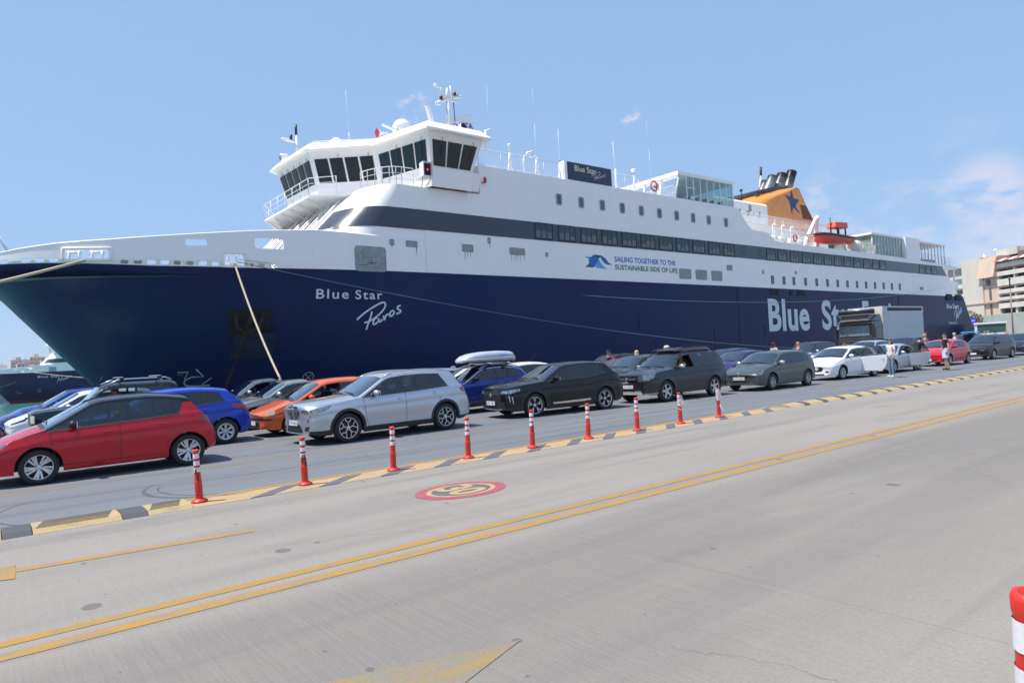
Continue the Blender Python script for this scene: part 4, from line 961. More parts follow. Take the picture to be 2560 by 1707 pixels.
# 9 black people carrier
sp = hatch(L=4.28, H=1.58, W=.87, fo=.88, wb=2.62, bl=.98, hood=1.02, sx=(.98, 1.80), tail=1.05, slope=.38, R_=.32, style='cap', lampm=LAMP, plate=(0, .42), pil=((2.5, 2.46), (3.4, 3.32)),
    side=[('headlight', [(-.05, .64), (-.05, .74), (.2, .84), (.62, .93), (.52, .80), (.16, .66)])], badge=.60)
place('minivan_car', sp, paint('black car paint', (.013, .014, .018), .2), 49.42, 14.86, -.09, 'tall black hatchback with large pale headlamps near the right edge', group=Q1)
# 10 dark blue car at the right edge
sp = hatch(L=4.3, H=1.52, W=.88, fo=.88, wb=2.6, bl=1.0, hood=1.03, sx=(1.05, 1.75), R_=.33, style='cap', lampm=LAMP)
place('hatchback_car', sp, paint('dark navy metallic', (.018, .026, .055), .4), 56.2, 14.9, 0, 'dark navy car cut by the right picture edge', group=Q1)
# ---- second lane
BLU = paint('bright blue metallic', (.012, .050, .42), .2, .32)
sp = hatch(L=4.04, H=1.474, W=.867, fo=.82, wb=2.57, bl=.98, hood=1.0, sx=(1.05, 1.75), tail=1.02, slope=.50, R_=.315, style='petal', rr=.66, tint='d', crease=1.3,
    side=[('tail_light', [(3.60, .90), (3.58, .985), (3.80, .99), (4.12, .90), (4.12, .72), (3.98, .74), (3.84, .84)])])
sp['belt'] = [(0, .62), (.4, .76), (1.05, .92), (1.6, .945), (2.9, 1.02), (3.4, 1.06), (4.04, 1.07)]; sp['rear'] = [('tail_light', [(.56, .76), (.56, .90), (.9, .93), (.9, .74)])]
o = place('hatchback_car', sp, BLU, 2.27, 17.91, .0, 'bright blue hatchback seen from its rear wheel, behind the red hatchback', group=Q2)
mb = MB(); mb.tube([(2.0, 0, 1.47), (2.25, 0, 1.66)], .006, 5, 0); mb.build('aerial', TRIM, o)
ORG = paint('copper orange metallic', (.66, .12, .030), .2, .36)
sp = hatch(L=3.84, H=1.475, W=.83, fo=.77, wb=2.46, bl=.92, hood=.95, sx=(.86, 1.62), tail=1.0, slope=.38, R_=.29, style='multi', rr=.64, tint='s', open=(0,), crown=.085, crease=.8, lampm=mat('yellowed headlamp', (.50, .46, .33), .2, coat=1, var=.3, vscale=14),
    side=[('headlight', [(-.05, .58), (-.05, .67), (.10, .70), (.30, .70), (.26, .60), (.10, .58)]), ('trim', [(-.1, .445), (-.1, .50), (.20, .50), (.20, .445)])],
    front=[('headlight', [(.42, .58), (.44, .66), (.9, .68), (.9, .58)]), ('trim', [(-.01, .44), (-.01, .52), (.9, .52), (.9, .44)]), ('intake', [(-.01, .22), (-.01, .43), (.40, .42), (.50, .22)]), ('intake', [(.54, .25), (.54, .33), (.60, .33), (.60, .25)])], badge=.60, plate=(0, .38))
sp['top'] = [(-.1, .58), (0, .60), (.05, .65), (.14, .70), (.5, .83), (.82, .945), (.86, .955), (1.64, 1.385), (1.85, 1.44), (2.3, 1.47), (2.8, 1.47), (3.4, 1.40), (3.46, 1.33), (3.68, .98), (3.78, .92), (3.84, .75), (4, .7)]
place('hatchback_car', sp, ORG, 6.63, 18.07, .0, 'copper orange hatchback with yellowed headlamp and open window', group=Q2)
sp = hatch(L=4.23, H=1.573, W=.91, fo=.84, wb=2.59, bl=1.06, hood=1.10, sx=(1.22, 1.92), tail=1.08, slope=.62, R_=.345, style='twin', tint='d', clad=.13, z0=.23, roof_c=0, roof_z=1.49, trimc=mat('bright roof line', (.55, .62, .75), .25, metal=.8), rails=(2.0, 3.7, SIL), crease=1.3)
sp['dlo'] = (3.62, 3.34); sp['roof_z'] = 1.46; sp['trim_to'] = 3.95; sp['mirm'] = BLK
oT = place('suv_car', sp, paint('royal blue metallic', (.014, .038, .235), .3, .3), 12.09, 18.45, .0, 'royal blue crossover carrying a long silver roof box', group=Q2, roof=BLK)
# roof box resting on bars
BOXM = mat('silver grey roof box shell', (.50, .53, .58), .38, metal=.25, coat=.3)
rb = empty('roof_box', (12.62, 19.02, 1.655), 0, 'long silver grey roof box on the royal blue crossover', 'roof box')
def loft(mb, secs, mi=0, caps=True, smooth=True):
    n = len(secs[0]); vs = [p for s in secs for p in s]
    fs = [(i*n+k, i*n+(k+1) % n, (i+1)*n+(k+1) % n, (i+1)*n+k) for i in range(len(secs)-1) for k in range(n)]
    if caps: fs += [tuple(range(n-1, -1, -1)), tuple((len(secs)-1)*n+k for k in range(n))]
    mb.add(vs, fs, mi, smooth)
def super_sec(x, hw, z0, z1, n=24, p=.45):
    out = []
    for k in range(n):
        t = 2*PI*k/n; c, s = math.cos(t), math.sin(t); zc_ = z0+(z1-z0)*.35
        y = hw*abs(c)**p*(1 if c > 0 else -1); z = zc_+((z1-zc_) if s > 0 else (zc_-z0))*abs(s)**(p*1.6)*(1 if s > 0 else -1); out.append((x, y, z))
    return out
mb = MB(); secs = []
for x, hw, z1 in ((-.02, .12, .10), (.04, .26, .15), (.2, .36, .24), (.45, .39, .31), (.9, .41, .36), (1.5, .41, .37), (1.95, .40, .345), (2.05, .39, .32), (2.13, .36, .22), (2.16, .33, .14)): secs.append(super_sec(x, hw, .0, z1))
loft(mb, secs); mb.build('shell', BOXM, rb)
mb = MB(); mb.tube([(.0, -.20, .085), (.12, -.37, .09), (.5, -.405, .1), (1.2, -.42, .11), (2.0, -.405, .12), (2.15, -.35, .12)], .012, 6); mb.tube([(.0, .20, .085), (.12, .37, .09), (.5, .405, .1), (1.2, .42, .11), (2.0, .405, .12)], .012, 6); mb.build('seam_rim', mat('pale box rim', (.62, .64, .68), .3), rb)
mb = MB(); mb.box(.1, 2.05, -.30, .30, -.015, .02); mb.build('base_pan', BLACK, rb)
for x in (.85, 1.62):
    mb = MB(); mb.box(x, x+.07, -.58, .58, -.06, -.03, 0); 
    for s in (-1, 1): mb.box(x-.03, x+.10, s*.50-.04, s*.50+.04, -.13, -.05, 1); mb.box(x-.015, x+.085, s*.585-.01, s*.585+.01, -.068, -.022, 2)
    mb.build('crossbar', [ALLOY, BLACK, PAPER], rb)
mb = MB(); mb.add([(1.35, -.4145, .20), (1.75, -.412, .20), (1.80, -.402, .235), (1.45, -.405, .235)], [(0, 1, 2, 3)]); mb.build('decal', mat('light blue decal', (.05, .30, .60), .4), rb)
sp = hatch(L=4.2, H=1.60, W=.88, fo=.85, wb=2.55, bl=1.06, hood=1.10, sx=(1.12, 1.80), style='cap', R_=.33)
place('hatchback_car', sp, paint('dark green metallic', (.03, .042, .038), .3), 20.25, 18.35, 0, 'dark green car almost hidden behind the dark slate four wheel drive', group=Q2)
sp = hatch(L=4.15, H=1.51, W=.87, fo=.83, wb=2.52, bl=1.0, hood=1.03, sx=(1.05, 1.75), style='cap')
place('hatchback_car', sp, paint('deep violet blue', (.022, .024, .11), .3), 27.2, 18.1, 0, 'violet blue hatchback behind the grey green hatchback bonnet', group=Q2)
sp = hatch(L=4.3, H=1.62, W=.88, fo=.86, wb=2.6, bl=1.02, hood=1.05, sx=(1.0, 1.8), style='cap')
place('minivan_car', sp, paint('lavender silver', (.42, .45, .55), .5), 40.7, 18.2, 0, 'lavender silver car behind the pale silver sedan and the woman', group=Q2)
sp = hatch(L=4.4, H=1.72, W=.9, fo=.88, wb=2.6, bl=1.12, hood=1.14, sx=(1.15, 1.85), style='five', R_=.35)
place('suv_car', sp, paint('dark steel grey', (.05, .06, .075), .4), 45.9, 18.2, 0, 'dark steel grey four wheel drive behind the man leaning on the sedan', group=Q2)
sp = hatch(L=4.4, H=1.66, W=.9, fo=.88, wb=2.6, bl=1.06, hood=1.08, sx=(1.15, 1.85), style='five', R_=.34)
place('suv_car', sp, paint('dusty blue metallic', (.04, .07, .12), .4), 56.6, 18.2, 0, 'dusty blue car with a bright blue board on its roof, near the right', group=Q2)
mb = MB(); secs = [super_sec(x, hw, 0, .10, 14, .8) for x, hw in ((0, .05), (.3, .28), (1.2, .38), (2.2, .36), (2.8, .22), (3.0, .05))]; loft(mb, secs)
tag(mb.build('paddle_board', mat('bright blue board', (.02, .30, .75), .4), loc=(56.6, 18.9, 1.70)), 'bright blue paddle board lying on a car roof at the right', 'board')
# ---- lanes nearer the ship
sp = hatch(L=3.55, H=1.70, W=.80, fo=.62, wb=2.25, bl=1.10, hood=1.10, sx=(1.10, 1.50), tail=1.15, slope=.16, R_=.34, style='five', rr=.56, tint='s', crown=.12, z0=.34, open=(0,), n=5, tum=.16, pil=((2.30, 2.32),), door_x=(1.12, 2.28, 0), crease=.4, arch=1.2, rscreen=None,
    side=[('headlight', [(-.06, .78), (-.06, .97), (.07, .97), (.07, .78)]), ('trim', [(-.1, .3), (-.1, .60), (.30, .58), (.30, .3)])],
    front=[('headlight', [(.54, .78), (.54, .96), (.74, .96), (.74, .78)]), ('grille', [(-.01, .74), (-.01, .98), (.50, .98), (.50, .74)]), ('trim', [(-.01, .3), (-.01, .60), (.9, .60), (.9, .3)])], bulge=.03, lampm=mat('cream square lamp', (.62, .60, .45), .3, coat=1))
sp['top'] = [(-.1, .98), (0, 1.0), (.03, 1.05), (.08, 1.08), (.5, 1.11), (1.06, 1.13), (1.10, 1.14), (1.52, 1.60), (1.65, 1.645), (2.0, 1.68), (3.2, 1.68), (3.38, 1.63), (3.42, 1.55), (3.50, 1.20), (3.55, .9), (3.7, .8)]
sp['belt'] = [(0, 1.0), (.3, 1.04), (1.1, 1.08), (3.55, 1.12)]; sp['dlo'] = (3.22, 3.16); sp['nose'] = [(.3, .03), (.6, .02), (.62, -.01), (1.1, 0)]
oj = place('jeep_car', sp, paint('dark navy black', (.014, .018, .028), .3, .3), 1.62, 20.45, .0, 'small boxy black four wheel drive with silver roof rails behind the blue hatchback', group=Q3)
mb = MB()
for s in (-1, 1):
    mb.tube([(1.66, s*.60, 1.63), (1.9, s*.60, 1.73), (2.1, s*.60, 1.75), (3.05, s*.60, 1.75), (3.2, s*.60, 1.68)], .022, 8, 0)
    for x in (2.0, 2.9): mb.obox((x, s*.60, 1.76), .10, .07, .08, (0, 0, 0), 1)
for x in (2.0, 2.9): mb.box(x-.03, x+.03, -.66, .66, 1.795, 1.82, 0)
mb.build('roof_rack', [ALLOY, BLACK], oj)
mb = MB(); mb.tube([(1.45, -.2, 1.58), (1.62, -.2, 1.86)], .006, 5, 0); mb.build('aerial', TRIM, oj)
VOL = paint('warm grey metallic', (.30, .295, .29), .55, .34)
sp = sedan(L=4.48, H=1.45, W=.89, fo=.93, wb=2.64, bl=.97, R_=.325, style='multi', rr=.68, tint='d', mirm=SIL, sx=(1.25, 1.95))
place('sedan_car', sp, VOL, 6.58, 21.12, .0, 'warm grey metallic sedan behind the copper orange hatchback', group=Q3)
sp = sedan(L=4.5, H=1.50, W=.88, fo=.9, wb=2.66, bl=1.0, style='cap', tint='s', mirm=SIL, open=(0,), sx=(1.3, 2.0))
place('sedan_car', sp, paint('blue grey metallic', (.10, .125, .15), .5), 6.55, 24.2, .0, 'blue grey car farthest back of the trio near the mooring rope foot', group=Q3)
sp = hatch(L=4.3, H=1.52, W=.88, fo=.86, wb=2.6, bl=1.0, hood=1.03, sx=(1.1, 1.8), style='cap')
o = place('hatchback_car', sp, paint('cool silver metallic', (.42, .46, .52), .6), 11.8, 21.2, 0, 'cool silver car showing only its roof and fin above the silver crossover', group=Q3)
mb = MB(); mb.hexa([(3.3, -.03, 1.50), (3.55, -.03, 1.49), (3.55, .03, 1.49), (3.3, .03, 1.50), (3.42, -.008, 1.57), (3.52, -.008, 1.56), (3.52, .008, 1.56), (3.42, .008, 1.57)]); mb.build('aerial', paint('cool silver metallic', (.42, .46, .52), .6), o)
sp = hatch(L=4.0, H=1.56, W=.86, fo=.83, wb=2.5, bl=1.03, hood=1.05, sx=(1.0, 1.62), style='cap')
o = place('hatchback_car', sp, paint('warm white', (.75, .74, .70), 0), 16.1, 21.2, 0, 'white car with upright aerial behind the black crossover', group=Q3)
mb = MB(); mb.tube([(2.9, 0, 1.55), (3.25, 0, 1.86)], .006, 5, 0); mb.build('aerial', TRIM, o)
sp = hatch(L=3.6, H=1.47, W=.81, fo=.72, wb=2.34, bl=.98, hood=1.02, sx=(.85, 1.48), tail=1.0, slope=.30, R_=.28, style='cap', open=(0,), mirm=SIL)
place('hatchback_car', sp, paint('dark cherry red', (.32, .012, .022), .15), 22.35, 21.1, 0, 'small cherry red hatchback with an open window, behind the black crossover', group=Q3)
sp = hatch(L=4.3, H=1.66, W=.9, fo=.86, wb=2.6, bl=1.05, hood=1.08, sx=(1.1, 1.8), style='five', rails=(1.9, 3.9, TRIM))
place('suv_car', sp, paint('near black blue', (.012, .016, .024), .3), 25.2, 24.4, 0, 'black roofed four wheel drive behind the cherry red hatchback', group=Q3)
sp = hatch(L=4.3, H=1.62, W=.88, fo=.86, wb=2.6, bl=1.05, hood=1.08, sx=(1.1, 1.8), style='cap')
place('hatchback_car', sp, paint('navy metallic', (.02, .024, .06), .4), 30.7, 21.2, 0, 'navy car farther back behind the violet blue hatchback', group=Q3)
sp = hatch(L=4.6, H=1.72, W=.9, fo=.9, wb=2.75, bl=1.08, hood=1.10, sx=(1.1, 1.9), slope=.4, style='five', R_=.34, tint='d')
place('minivan_car', sp, paint('pale lilac silver', (.46, .48, .58), .5), 39.4, 21.2, 0, 'pale lilac people carrier with dark windows behind the white hatchback', group=Q3, roof=BLK)
sp = hatch(L=4.26, H=1.50, W=.88, fo=.85, wb=2.6, bl=.97, hood=1.0, sx=(1.05, 1.75), style='cap', lampm=LAMPD,
    side=[('headlight', [(-.05, .62), (-.05, .71), (.2, .76), (.50, .82), (.40, .70), (.1, .62)])], front=[('headlight', [(.44, .62), (.44, .70), (.9, .73), (.9, .62)]), ('grille', [(-.01, .62), (-.01, .68), (.40, .68), (.40, .62)]), ('intake', [(-.01, .27), (-.01, .38), (.6, .38), (.6, .28)])])
place('hatchback_car', sp, WHT, 1.50, 24.15, .0, 'white hatchback with dark headlamp in the left back corner of the queue', group=Q3)
sp = hatch(L=4.3, H=1.54, W=.88, fo=.85, wb=2.6, bl=1.0, hood=1.04, sx=(1.15, 1.85), style='cap', lampm=LAMPD)
place('hatchback_car', sp, paint('strong blue metallic', (.015, .055, .30), .4), 1.35, 27.0, .0, 'blue car nearest the water at the far left', group=Q3)
sp = hatch(L=4.1, H=1.47, W=.87, fo=.83, wb=2.54, style='cap')
sp['side'] = [('tail_light', [(3.80, .72), (3.76, .98), (3.95, .98), (4.2, .90), (4.2, .72)])]
place('hatchback_car', sp, paint('ink blue metallic', (.018, .026, .10), .4), -2.85, 17.8, .0, 'ink blue car of which only the red tail lamp shows at the left edge', group=Q2)
# ============================================================ the ferry (ship frame: x aft from the stem, y to starboard, z up)
SY = 47.65; TRIM_A = .0035
def ship_paint(name, col, rough, streak=.10, bumpd=.004, rust=0.0, coat=.1, spec=.32):
    m, t, b = nodes(name); n = t.nodes.new; l = t.links.new
    tx = n('ShaderNodeTexCoord'); 
    def nz(scale, vec, det=5, rg=.6):
        mp = n('ShaderNodeMapping'); mp.inputs['Scale'].default_value = vec; l(tx.outputs['Object'], mp.inputs['Vector'])
        z = n('ShaderNodeTexNoise'); z.inputs['Scale'].default_value = scale; z.inputs['Detail'].default_value = det; z.inputs['Roughness'].default_value = rg; l(mp.outputs[0], z.inputs['Vector']); return z.outputs[0]
    def rg(v, a, b_, c, d):
        r = n('ShaderNodeMapRange'); r.interpolation_type = 'SMOOTHSTEP'; r.inputs['From Min'].default_value = a; r.inputs['From Max'].default_value = b_; r.inputs['To Min'].default_value = c; r.inputs['To Max'].default_value = d; l(v, r.inputs['Value']); return r.outputs[0]
    st = rg(nz(1.0, (1.6, 1.6, .16)), .35, .7, 0, streak); big = rg(nz(.12, (1, 1, .6)), .35, .65, 0, streak*1.2)
    x = n('ShaderNodeMixRGB'); x.inputs[1].default_value = (*col, 1); x.inputs[2].default_value = (col[0]*.72, col[1]*.70, col[2]*.68, 1); l(st, x.inputs[0])
    x2 = n('ShaderNodeMixRGB'); l(x.outputs[0], x2.inputs[1]); x2.inputs[2].default_value = (col[0]*.8+.01, col[1]*.8+.01, col[2]*.8+.01, 1); l(big, x2.inputs[0]); out = x2.outputs[0]
    if rust:
        r1 = rg(nz(.9, (2.4, 2.4, .10), 6, .7), .66, .78, 0, rust)
        x3 = n('ShaderNodeMixRGB'); l(out, x3.inputs[1]); x3.inputs[2].default_value = (.42, .22, .10, 1); l(r1, x3.inputs[0]); out = x3.outputs[0]
    l(out, b.inputs['Base Color']); b.inputs['Roughness'].default_value = rough; b.inputs['Coat Weight'].default_value = coat; b.inputs['Coat Roughness'].default_value = .12; b.inputs['Specular IOR Level'].default_value = spec
    # plate seams and slight buckling between frames
    wv = n('ShaderNodeTexWave'); wv.wave_type = 'BANDS'; wv.bands_direction = 'X'; wv.inputs['Scale'].default_value = .42; wv.inputs['Distortion'].default_value = .6; wv.inputs['Detail'].default_value = 1; l(tx.outputs['Object'], wv.inputs['Vector'])
    pl = nz(.55, (1, 1, 1), 3); ad = n('ShaderNodeMath'); ad.operation = 'MULTIPLY_ADD'; l(wv.outputs['Fac'], ad.inputs[0]); ad.inputs[1].default_value = .35; l(pl, ad.inputs[2])
    bp = n('ShaderNodeBump'); bp.inputs['Strength'].default_value = .5; bp.inputs['Distance'].default_value = bumpd*4; l(ad.outputs[0], bp.inputs['Height']); l(bp.outputs[0], b.inputs['Normal']); l(bp.outputs[0], b.inputs['Coat Normal'])
    MATS[name] = m; return m
SHW = ship_paint('ship white paint', (.92, .89, .86), .42, .07, rust=.35)
SHB = ship_paint('ship navy hull paint', (.004, .014, .080), .36, .35, .006, coat=.0, spec=.16)
BAND = ship_paint('ship charcoal band paint', (.045, .052, .078), .30, .2, .004, coat=.4)
BOOT = mat('red antifouling paint', (.20, .02, .025), .6, var=.3, vscale=1)
DECK = mat('green grey deck paint', (.16, .2, .19), .8)
LETW = mat('white hull lettering', (.62, .67, .70), .5)
LETY = mat('cream sign lettering', (.75, .74, .50), .5)
SGLASS = mat('dark ship window glass', (.016, .028, .032), .06, spec=.7, var=.3, vscale=1.2)
GGLASS = mat('green tinted window glass', (.06, .15, .13), .08, spec=.6, var=.35, vscale=1.5)
WFRAME = mat('dark window frame', (.10, .12, .12), .5)
GRATE = mat('rusty grey grating', (.33, .35, .36), .6, var=.25, vscale=5)
RUST = mat('rust stain', (.42, .22, .08), .85, var=.4, vscale=6)
HOLE = mat('dark recess', (.008, .010, .016), .9)
POCK = mat('anchor pocket navy', (.008, .014, .05), .6, var=.5, vscale=2)
RUSTH = mat('dark rust', (.035, .018, .010), .85, var=.5, vscale=4)
def xst(z): return np.interp(z, [-2.5, -2, 1.38, 4.17, 6.62, 7.6, 9.2], [12.6, 12.2, 9.45, 7.1, 5.1, 3.8, 1.8])
def bh(x, z):
    zz = np.minimum(z, 7.95); f = 1-(1-np.clip((zz+2)/9.95, 0, 1))**1.25; Lz = 34-17*f; q = 1-.62*f**.8
    t = np.clip((x-xst(zz))/Lz, 0, 1); return 9.45*(1-(1-t)**2)**q
PX = [0, 2, 5, 7.5, 11.4, 16.4, 24, 60, 84, 130]; PZ = [8.0, 7.95, 7.87, 7.8, 7.62, 7.57, 7.68, 7.63, 7.52, 7.5]
TX = [1.6, 3, 5.03, 6.03, 7.3, 9.66, 12.8, 16.38, 19.9, 21.6, 23.9, 27.2]; TZ = [8.15, 8.25, 8.41, 8.58, 8.75, 8.94, 9.25, 9.61, 9.88, 9.86, 9.81, 9.8]
zpaint = lambda x: np.interp(x, PX, PZ); ztop = lambda x: np.interp(x, TX, TZ)
def stern_half(z): return np.interp(z, [-2.2, 0, 2.34, 7.34, 7.6], [122.2, 123.6, 123.12, 119.68, 119.6])
def build_ferry(root, name_last, detail=True):
    # ---- hull
    NZ_ = 34; ts = np.concatenate([np.linspace(0, 1, 46)**1.7*.30, np.linspace(.30, 1, 34)[1:]]); NT = len(ts)
    for nm, za, zb_, m_ in (('hull', 0, 1, SHB), ('waterline_paint', -1, 0, BOOT)):
        mb = MB(); vs = []; rows = NZ_ if za == 0 else 6
        for s in (-1, 1):
            for r in range(rows+1):
                for t in ts:
                    f = r/rows
                    # x first from the level, then the level from x (paint line is not level at the bow)
                    z = -2.6+1.5*f if za < 0 else -1.1+(8.7-0)*f
                    x0 = float(xst(z)); x1 = float(stern_half(min(z, 7.6)))
                    x = x0+(x1-x0)*t
                    if za == 0: z = -1.1+(float(zpaint(x))+1.1)*f; x0 = float(xst(z)); x = max(x, x0) if t > 0 else x0; x = x0+(float(stern_half(min(z, 7.6)))-x0)*t
                    vs.append((x, s*float(bh(x, z)), z))
        per = (rows+1)*NT; fs = []
        for k in range(2):
            for r in range(rows):
                for c in range(NT-1):
                    a = k*per+r*NT+c; q = (a, a+1, a+1+NT, a+NT); fs.append(q if k == 0 else q[::-1])
        mb.add(vs, fs, 0, True)
        # transom and deck lid
        mb.add([vs[r*NT+NT-1] for r in range(rows+1)]+[vs[per+r*NT+NT-1] for r in range(rows+1)], [(r, rows+1+r, rows+2+r, r+1) for r in range(rows)])
        if za == 0:
            dk = MB(); dk.add([(vs[rows*NT+c][0], vs[rows*NT+c][1]*.985, 7.1) for c in range(NT)]+[(vs[per+rows*NT+c][0], vs[per+rows*NT+c][1]*.985, 7.1) for c in range(NT)], [(c, c+1, NT+c+1, NT+c) for c in range(NT-1)]); dk.build('foredeck', DECK, root)
        mb.build(nm, m_, root)
    # ---- bow bulwark with openings
    ov = [(5.18, 7.98, .20, .10), (6.06, 7.97, .20, .10), (6.6, 7.96, .20, .10), (7.16, 7.95, .2, .10), (10.11, 7.82, .20, .11), (10.70, 7.81, .2, .11), (11.29, 7.80, .2, .11), (11.88, 7.79, .2, .11), (12.46, 7.78, .2, .11), (13.07, 7.77, .2, .11), (13.67, 7.76, .2, .11), (14.27, 7.75, .18, .10), (16.15, 7.73, .16, .11), (16.68, 7.73, .2, .11), (17.29, 7.72, .2, .11)]
    def stad(cx, cz, hw, hh, n=5):
        P = []
        for sgn in (1, -1):
            for i in range(n+1): a = -PI/2+PI*i/n if sgn > 0 else PI/2+PI*i/n; P.append((cx+sgn*(hw-hh)+hh*math.cos(a), cz+hh*math.sin(a)))
        return P
    def rrect(x0, x1, z0, z1, r=.08, sh0=0, sh1=0):
        P = []
        for cx_, cz_, a0 in ((x1-r, z0+r, -90), (x1-r, z1-r, 0), (x0+r, z1-r, 90), (x0+r, z0+r, 180)):
            for i in range(4): a = R(a0+30*i); P.append((cx_+r*math.cos(a), cz_+r*math.sin(a)))
        return P
    holes = [stad(*o_) for o_ in ov]
    BIG = rrect(7.60, 9.44, 7.95, 8.46); FL1 = rrect(12.86, 13.9, 8.70, 9.05, .1); FL2 = rrect(16.32, 17.9, 8.66, 9.24, .1); FR = rrect(14.75, 15.70, 7.68, 8.28, .06)
    holes += [BIG, FL1, FL2, FR]
    for s in (-1, 1):
        xs = np.concatenate([np.arange(1.9, 5, .12), np.arange(5, 18.2, .055), np.arange(18.2, 27.3, .16)]); nr = 26; fr = np.linspace(0, 1, nr)
        G = np.array([[(x, zpaint(x)+(ztop(x)-zpaint(x))*f) for f in fr] for x in xs]); P = G.reshape(-1, 2); P2 = snap(P, holes if s < 0 else holes[:11], .033)
        edge = (np.abs(P[:, 1]-zpaint(P[:, 0])) < 1e-6) | (np.abs(P[:, 1]-ztop(P[:, 0])) < 1e-6); P2[edge] = P[edge]; G = P2.reshape(len(xs), nr, 2)
        Cc = ((G[:-1, :-1]+G[1:, :-1]+G[:-1, 1:]+G[1:, 1:])/4).reshape(-1, 2); hit = np.zeros(len(Cc), bool)
        for h_ in (holes if s < 0 else holes): hit |= inside(Cc, h_)
        hit = hit.reshape(len(xs)-1, nr-1); mb = MB()
        yv = bh(P2[:, 0], P2[:, 1])
        vs = [(p[0], s*y, p[1]) for p, y in zip(P2, yv)]+[(p[0], s*(y-.09), p[1]) for p, y in zip(P2, yv)]; K = len(P2)
        fs = []; q_ = lambda i, j: i*nr+j
        for i in range(len(xs)-1):
            for j in range(nr-1):
                if hit[i, j]: continue
                f = (q_(i, j), q_(i+1, j), q_(i+1, j+1), q_(i, j+1)); fs.append(f if s < 0 else f[::-1]); fs.append(tuple(K+k for k in (f[::-1] if s < 0 else f)))
                for di, dj, e in ((0, -1, (0, 1)), (1, 0, (1, 2)), (0, 1, (2, 3)), (-1, 0, (3, 0))):
                    ii, jj = i+di, j+dj
                    if (jj == nr-1) or (0 <= ii < len(xs)-1 and 0 <= jj < nr-1 and hit[ii, jj]): a, b_ = f[e[0]], f[e[1]]; fs.append((a, b_, K+b_, K+a))
        mb.add(vs, fs, 0, False); o = mb.build('bulwark', SHW, root, sharp=40)
        for p in o.data.polygons: p.use_smooth = True
        o.data.set_sharp_from_angle(angle=R(35))
        mb = MB(); ribbon_pts = [(x, s*(float(bh(x, ztop(x)))-.045), float(ztop(x))+.01) for x in np.arange(1.9, 27.2, .3)]; mb.tube(ribbon_pts, .06, 6); mb.build('bulwark_cap', SHW, root)
    S_ = lambda x, z, d=.0: (x, -float(bh(x, z))-d, z)
    # fairlead roller frames
    if detail:
        for x0, x1, z0, z1 in ((7.52, 9.52, 7.90, 8.50), (14.66, 15.80, 7.62, 8.34)):
            mb = MB(); loop = [(x0, z0), (x1, z0), (x1, z1), (x0, z1)]; pts = []
            for k in range(4):
                a, b_ = loop[k], loop[(k+1) % 4]
                for i in range(5): t = i/5; pts.append(S_(a[0]+(b_[0]-a[0])*t, a[1]+(b_[1]-a[1])*t, .04))
            mb.tube(pts, .07, 6, closed=True)
            cs = (8.02, 8.98) if x0 < 10 else (15.2,)
            for c in cs:
                for dx in (-.26, .26): p_ = S_(c+dx*.8, 8.0); mb.tube([(p_[0], p_[1]+.25, 7.72), (p_[0], p_[1]+.25, 8.42)], .075, 10)
                for zz in (7.80, 8.34): p0 = S_(c-.32, zz); p1 = S_(c+.32, zz); mb.tube([(p0[0], p0[1]+.25, zz), (p1[0], p1[1]+.25, zz)], .06, 8)
            mb.build('fairlead', SHW, root)
        # winches on the foredeck seen through the openings
        for cx_ in (13.2, 17.3, 10.8):
            mb = MB(); mb.lathe([(.35, -.5), (.35, -.45), (.16, -.44), (.16, .44), (.35, .45), (.35, .5)], 16, Matrix.Translation((cx_, -5.6 if cx_ < 12 else -6.6, 8.45))@Matrix.Rotation(R(90), 4, 'Y')); mb.box(cx_-.6, cx_+.6, -7.1 if cx_ > 12 else -6.0, -6.1 if cx_ > 12 else -5.2, 7.1, 8.2); mb.build('mooring_winch', mat('winch grey', (.30, .31, .30), .6, var=.3), root)
    # ---- superstructure: raked nose + slab sides
    def xf(z): return 23.0-(12.84-z)*.97
    def nose_pt(th, z, off=0):
        k = np.clip((z-7.6)/(13.3-7.6), 0, 1); Lc = 4.6+(1.9-4.6)*k
        hy = 5.7; y = hy+(9.42-hy)*math.sin(th)+off*math.sin(th); x = xf(z)+.30+Lc*(1-math.cos(th))-off*math.cos(th)
        return x, y
    def front_pt(v, z, off=0):         # v 0..1 centre to corner, 1..2 round the corner
        if v <= 1: return (xf(z)+.30*v**2-off*.8, 5.7*v)
        return nose_pt((v-1)*PI/2, z, off)
    vv = list(np.linspace(0, 1, 7))+list(np.linspace(1, 2, 17)[1:]); zs = list(np.linspace(7.2, 13.3, 26))
    mb = MB(); vs = []
    for z in zs:
        row = [front_pt(v, z) for v in vv]+[(27.3, 9.42)]; row = [(x, -y, z) for x, y in row[::-1]]+[(x, y, z) for x, y in row[1:]]; vs += row
    m_ = len(vs)//len(zs); fs = [(r*m_+c, r*m_+c+1, (r+1)*m_+c+1, (r+1)*m_+c) for r in range(len(zs)-1) for c in range(m_-1)]
    mb.add(vs, [f[::-1] for f in fs], 0, True); mb.add(vs[-m_:], [tuple(range(m_))]); mb.build('deckhouse_front', SHW, root)
    side = [(27.25, 7.685), (60, 7.63), (84, 7.52), (117.6, 7.51), (117.32, 7.96), (113.93, 10.38), (112.31, 11.70), (116.09, 11.72), (116.09, 11.95), (103.4, 12.2), (90.8, 12.37), (69.2, 12.45), (68.85, 12.75), (68.1, 13.22), (65.0, 13.38), (64.2, 13.9), (63.3, 14.85), (62.9, 15.2), (62.4, 15.34), (31.8, 15.35), (31.8, 13.3), (27.3, 13.3)]
    mb = MB(); mb.prism_xz(side, -9.455, 9.455); mb.build('superstructure', SHW, root)
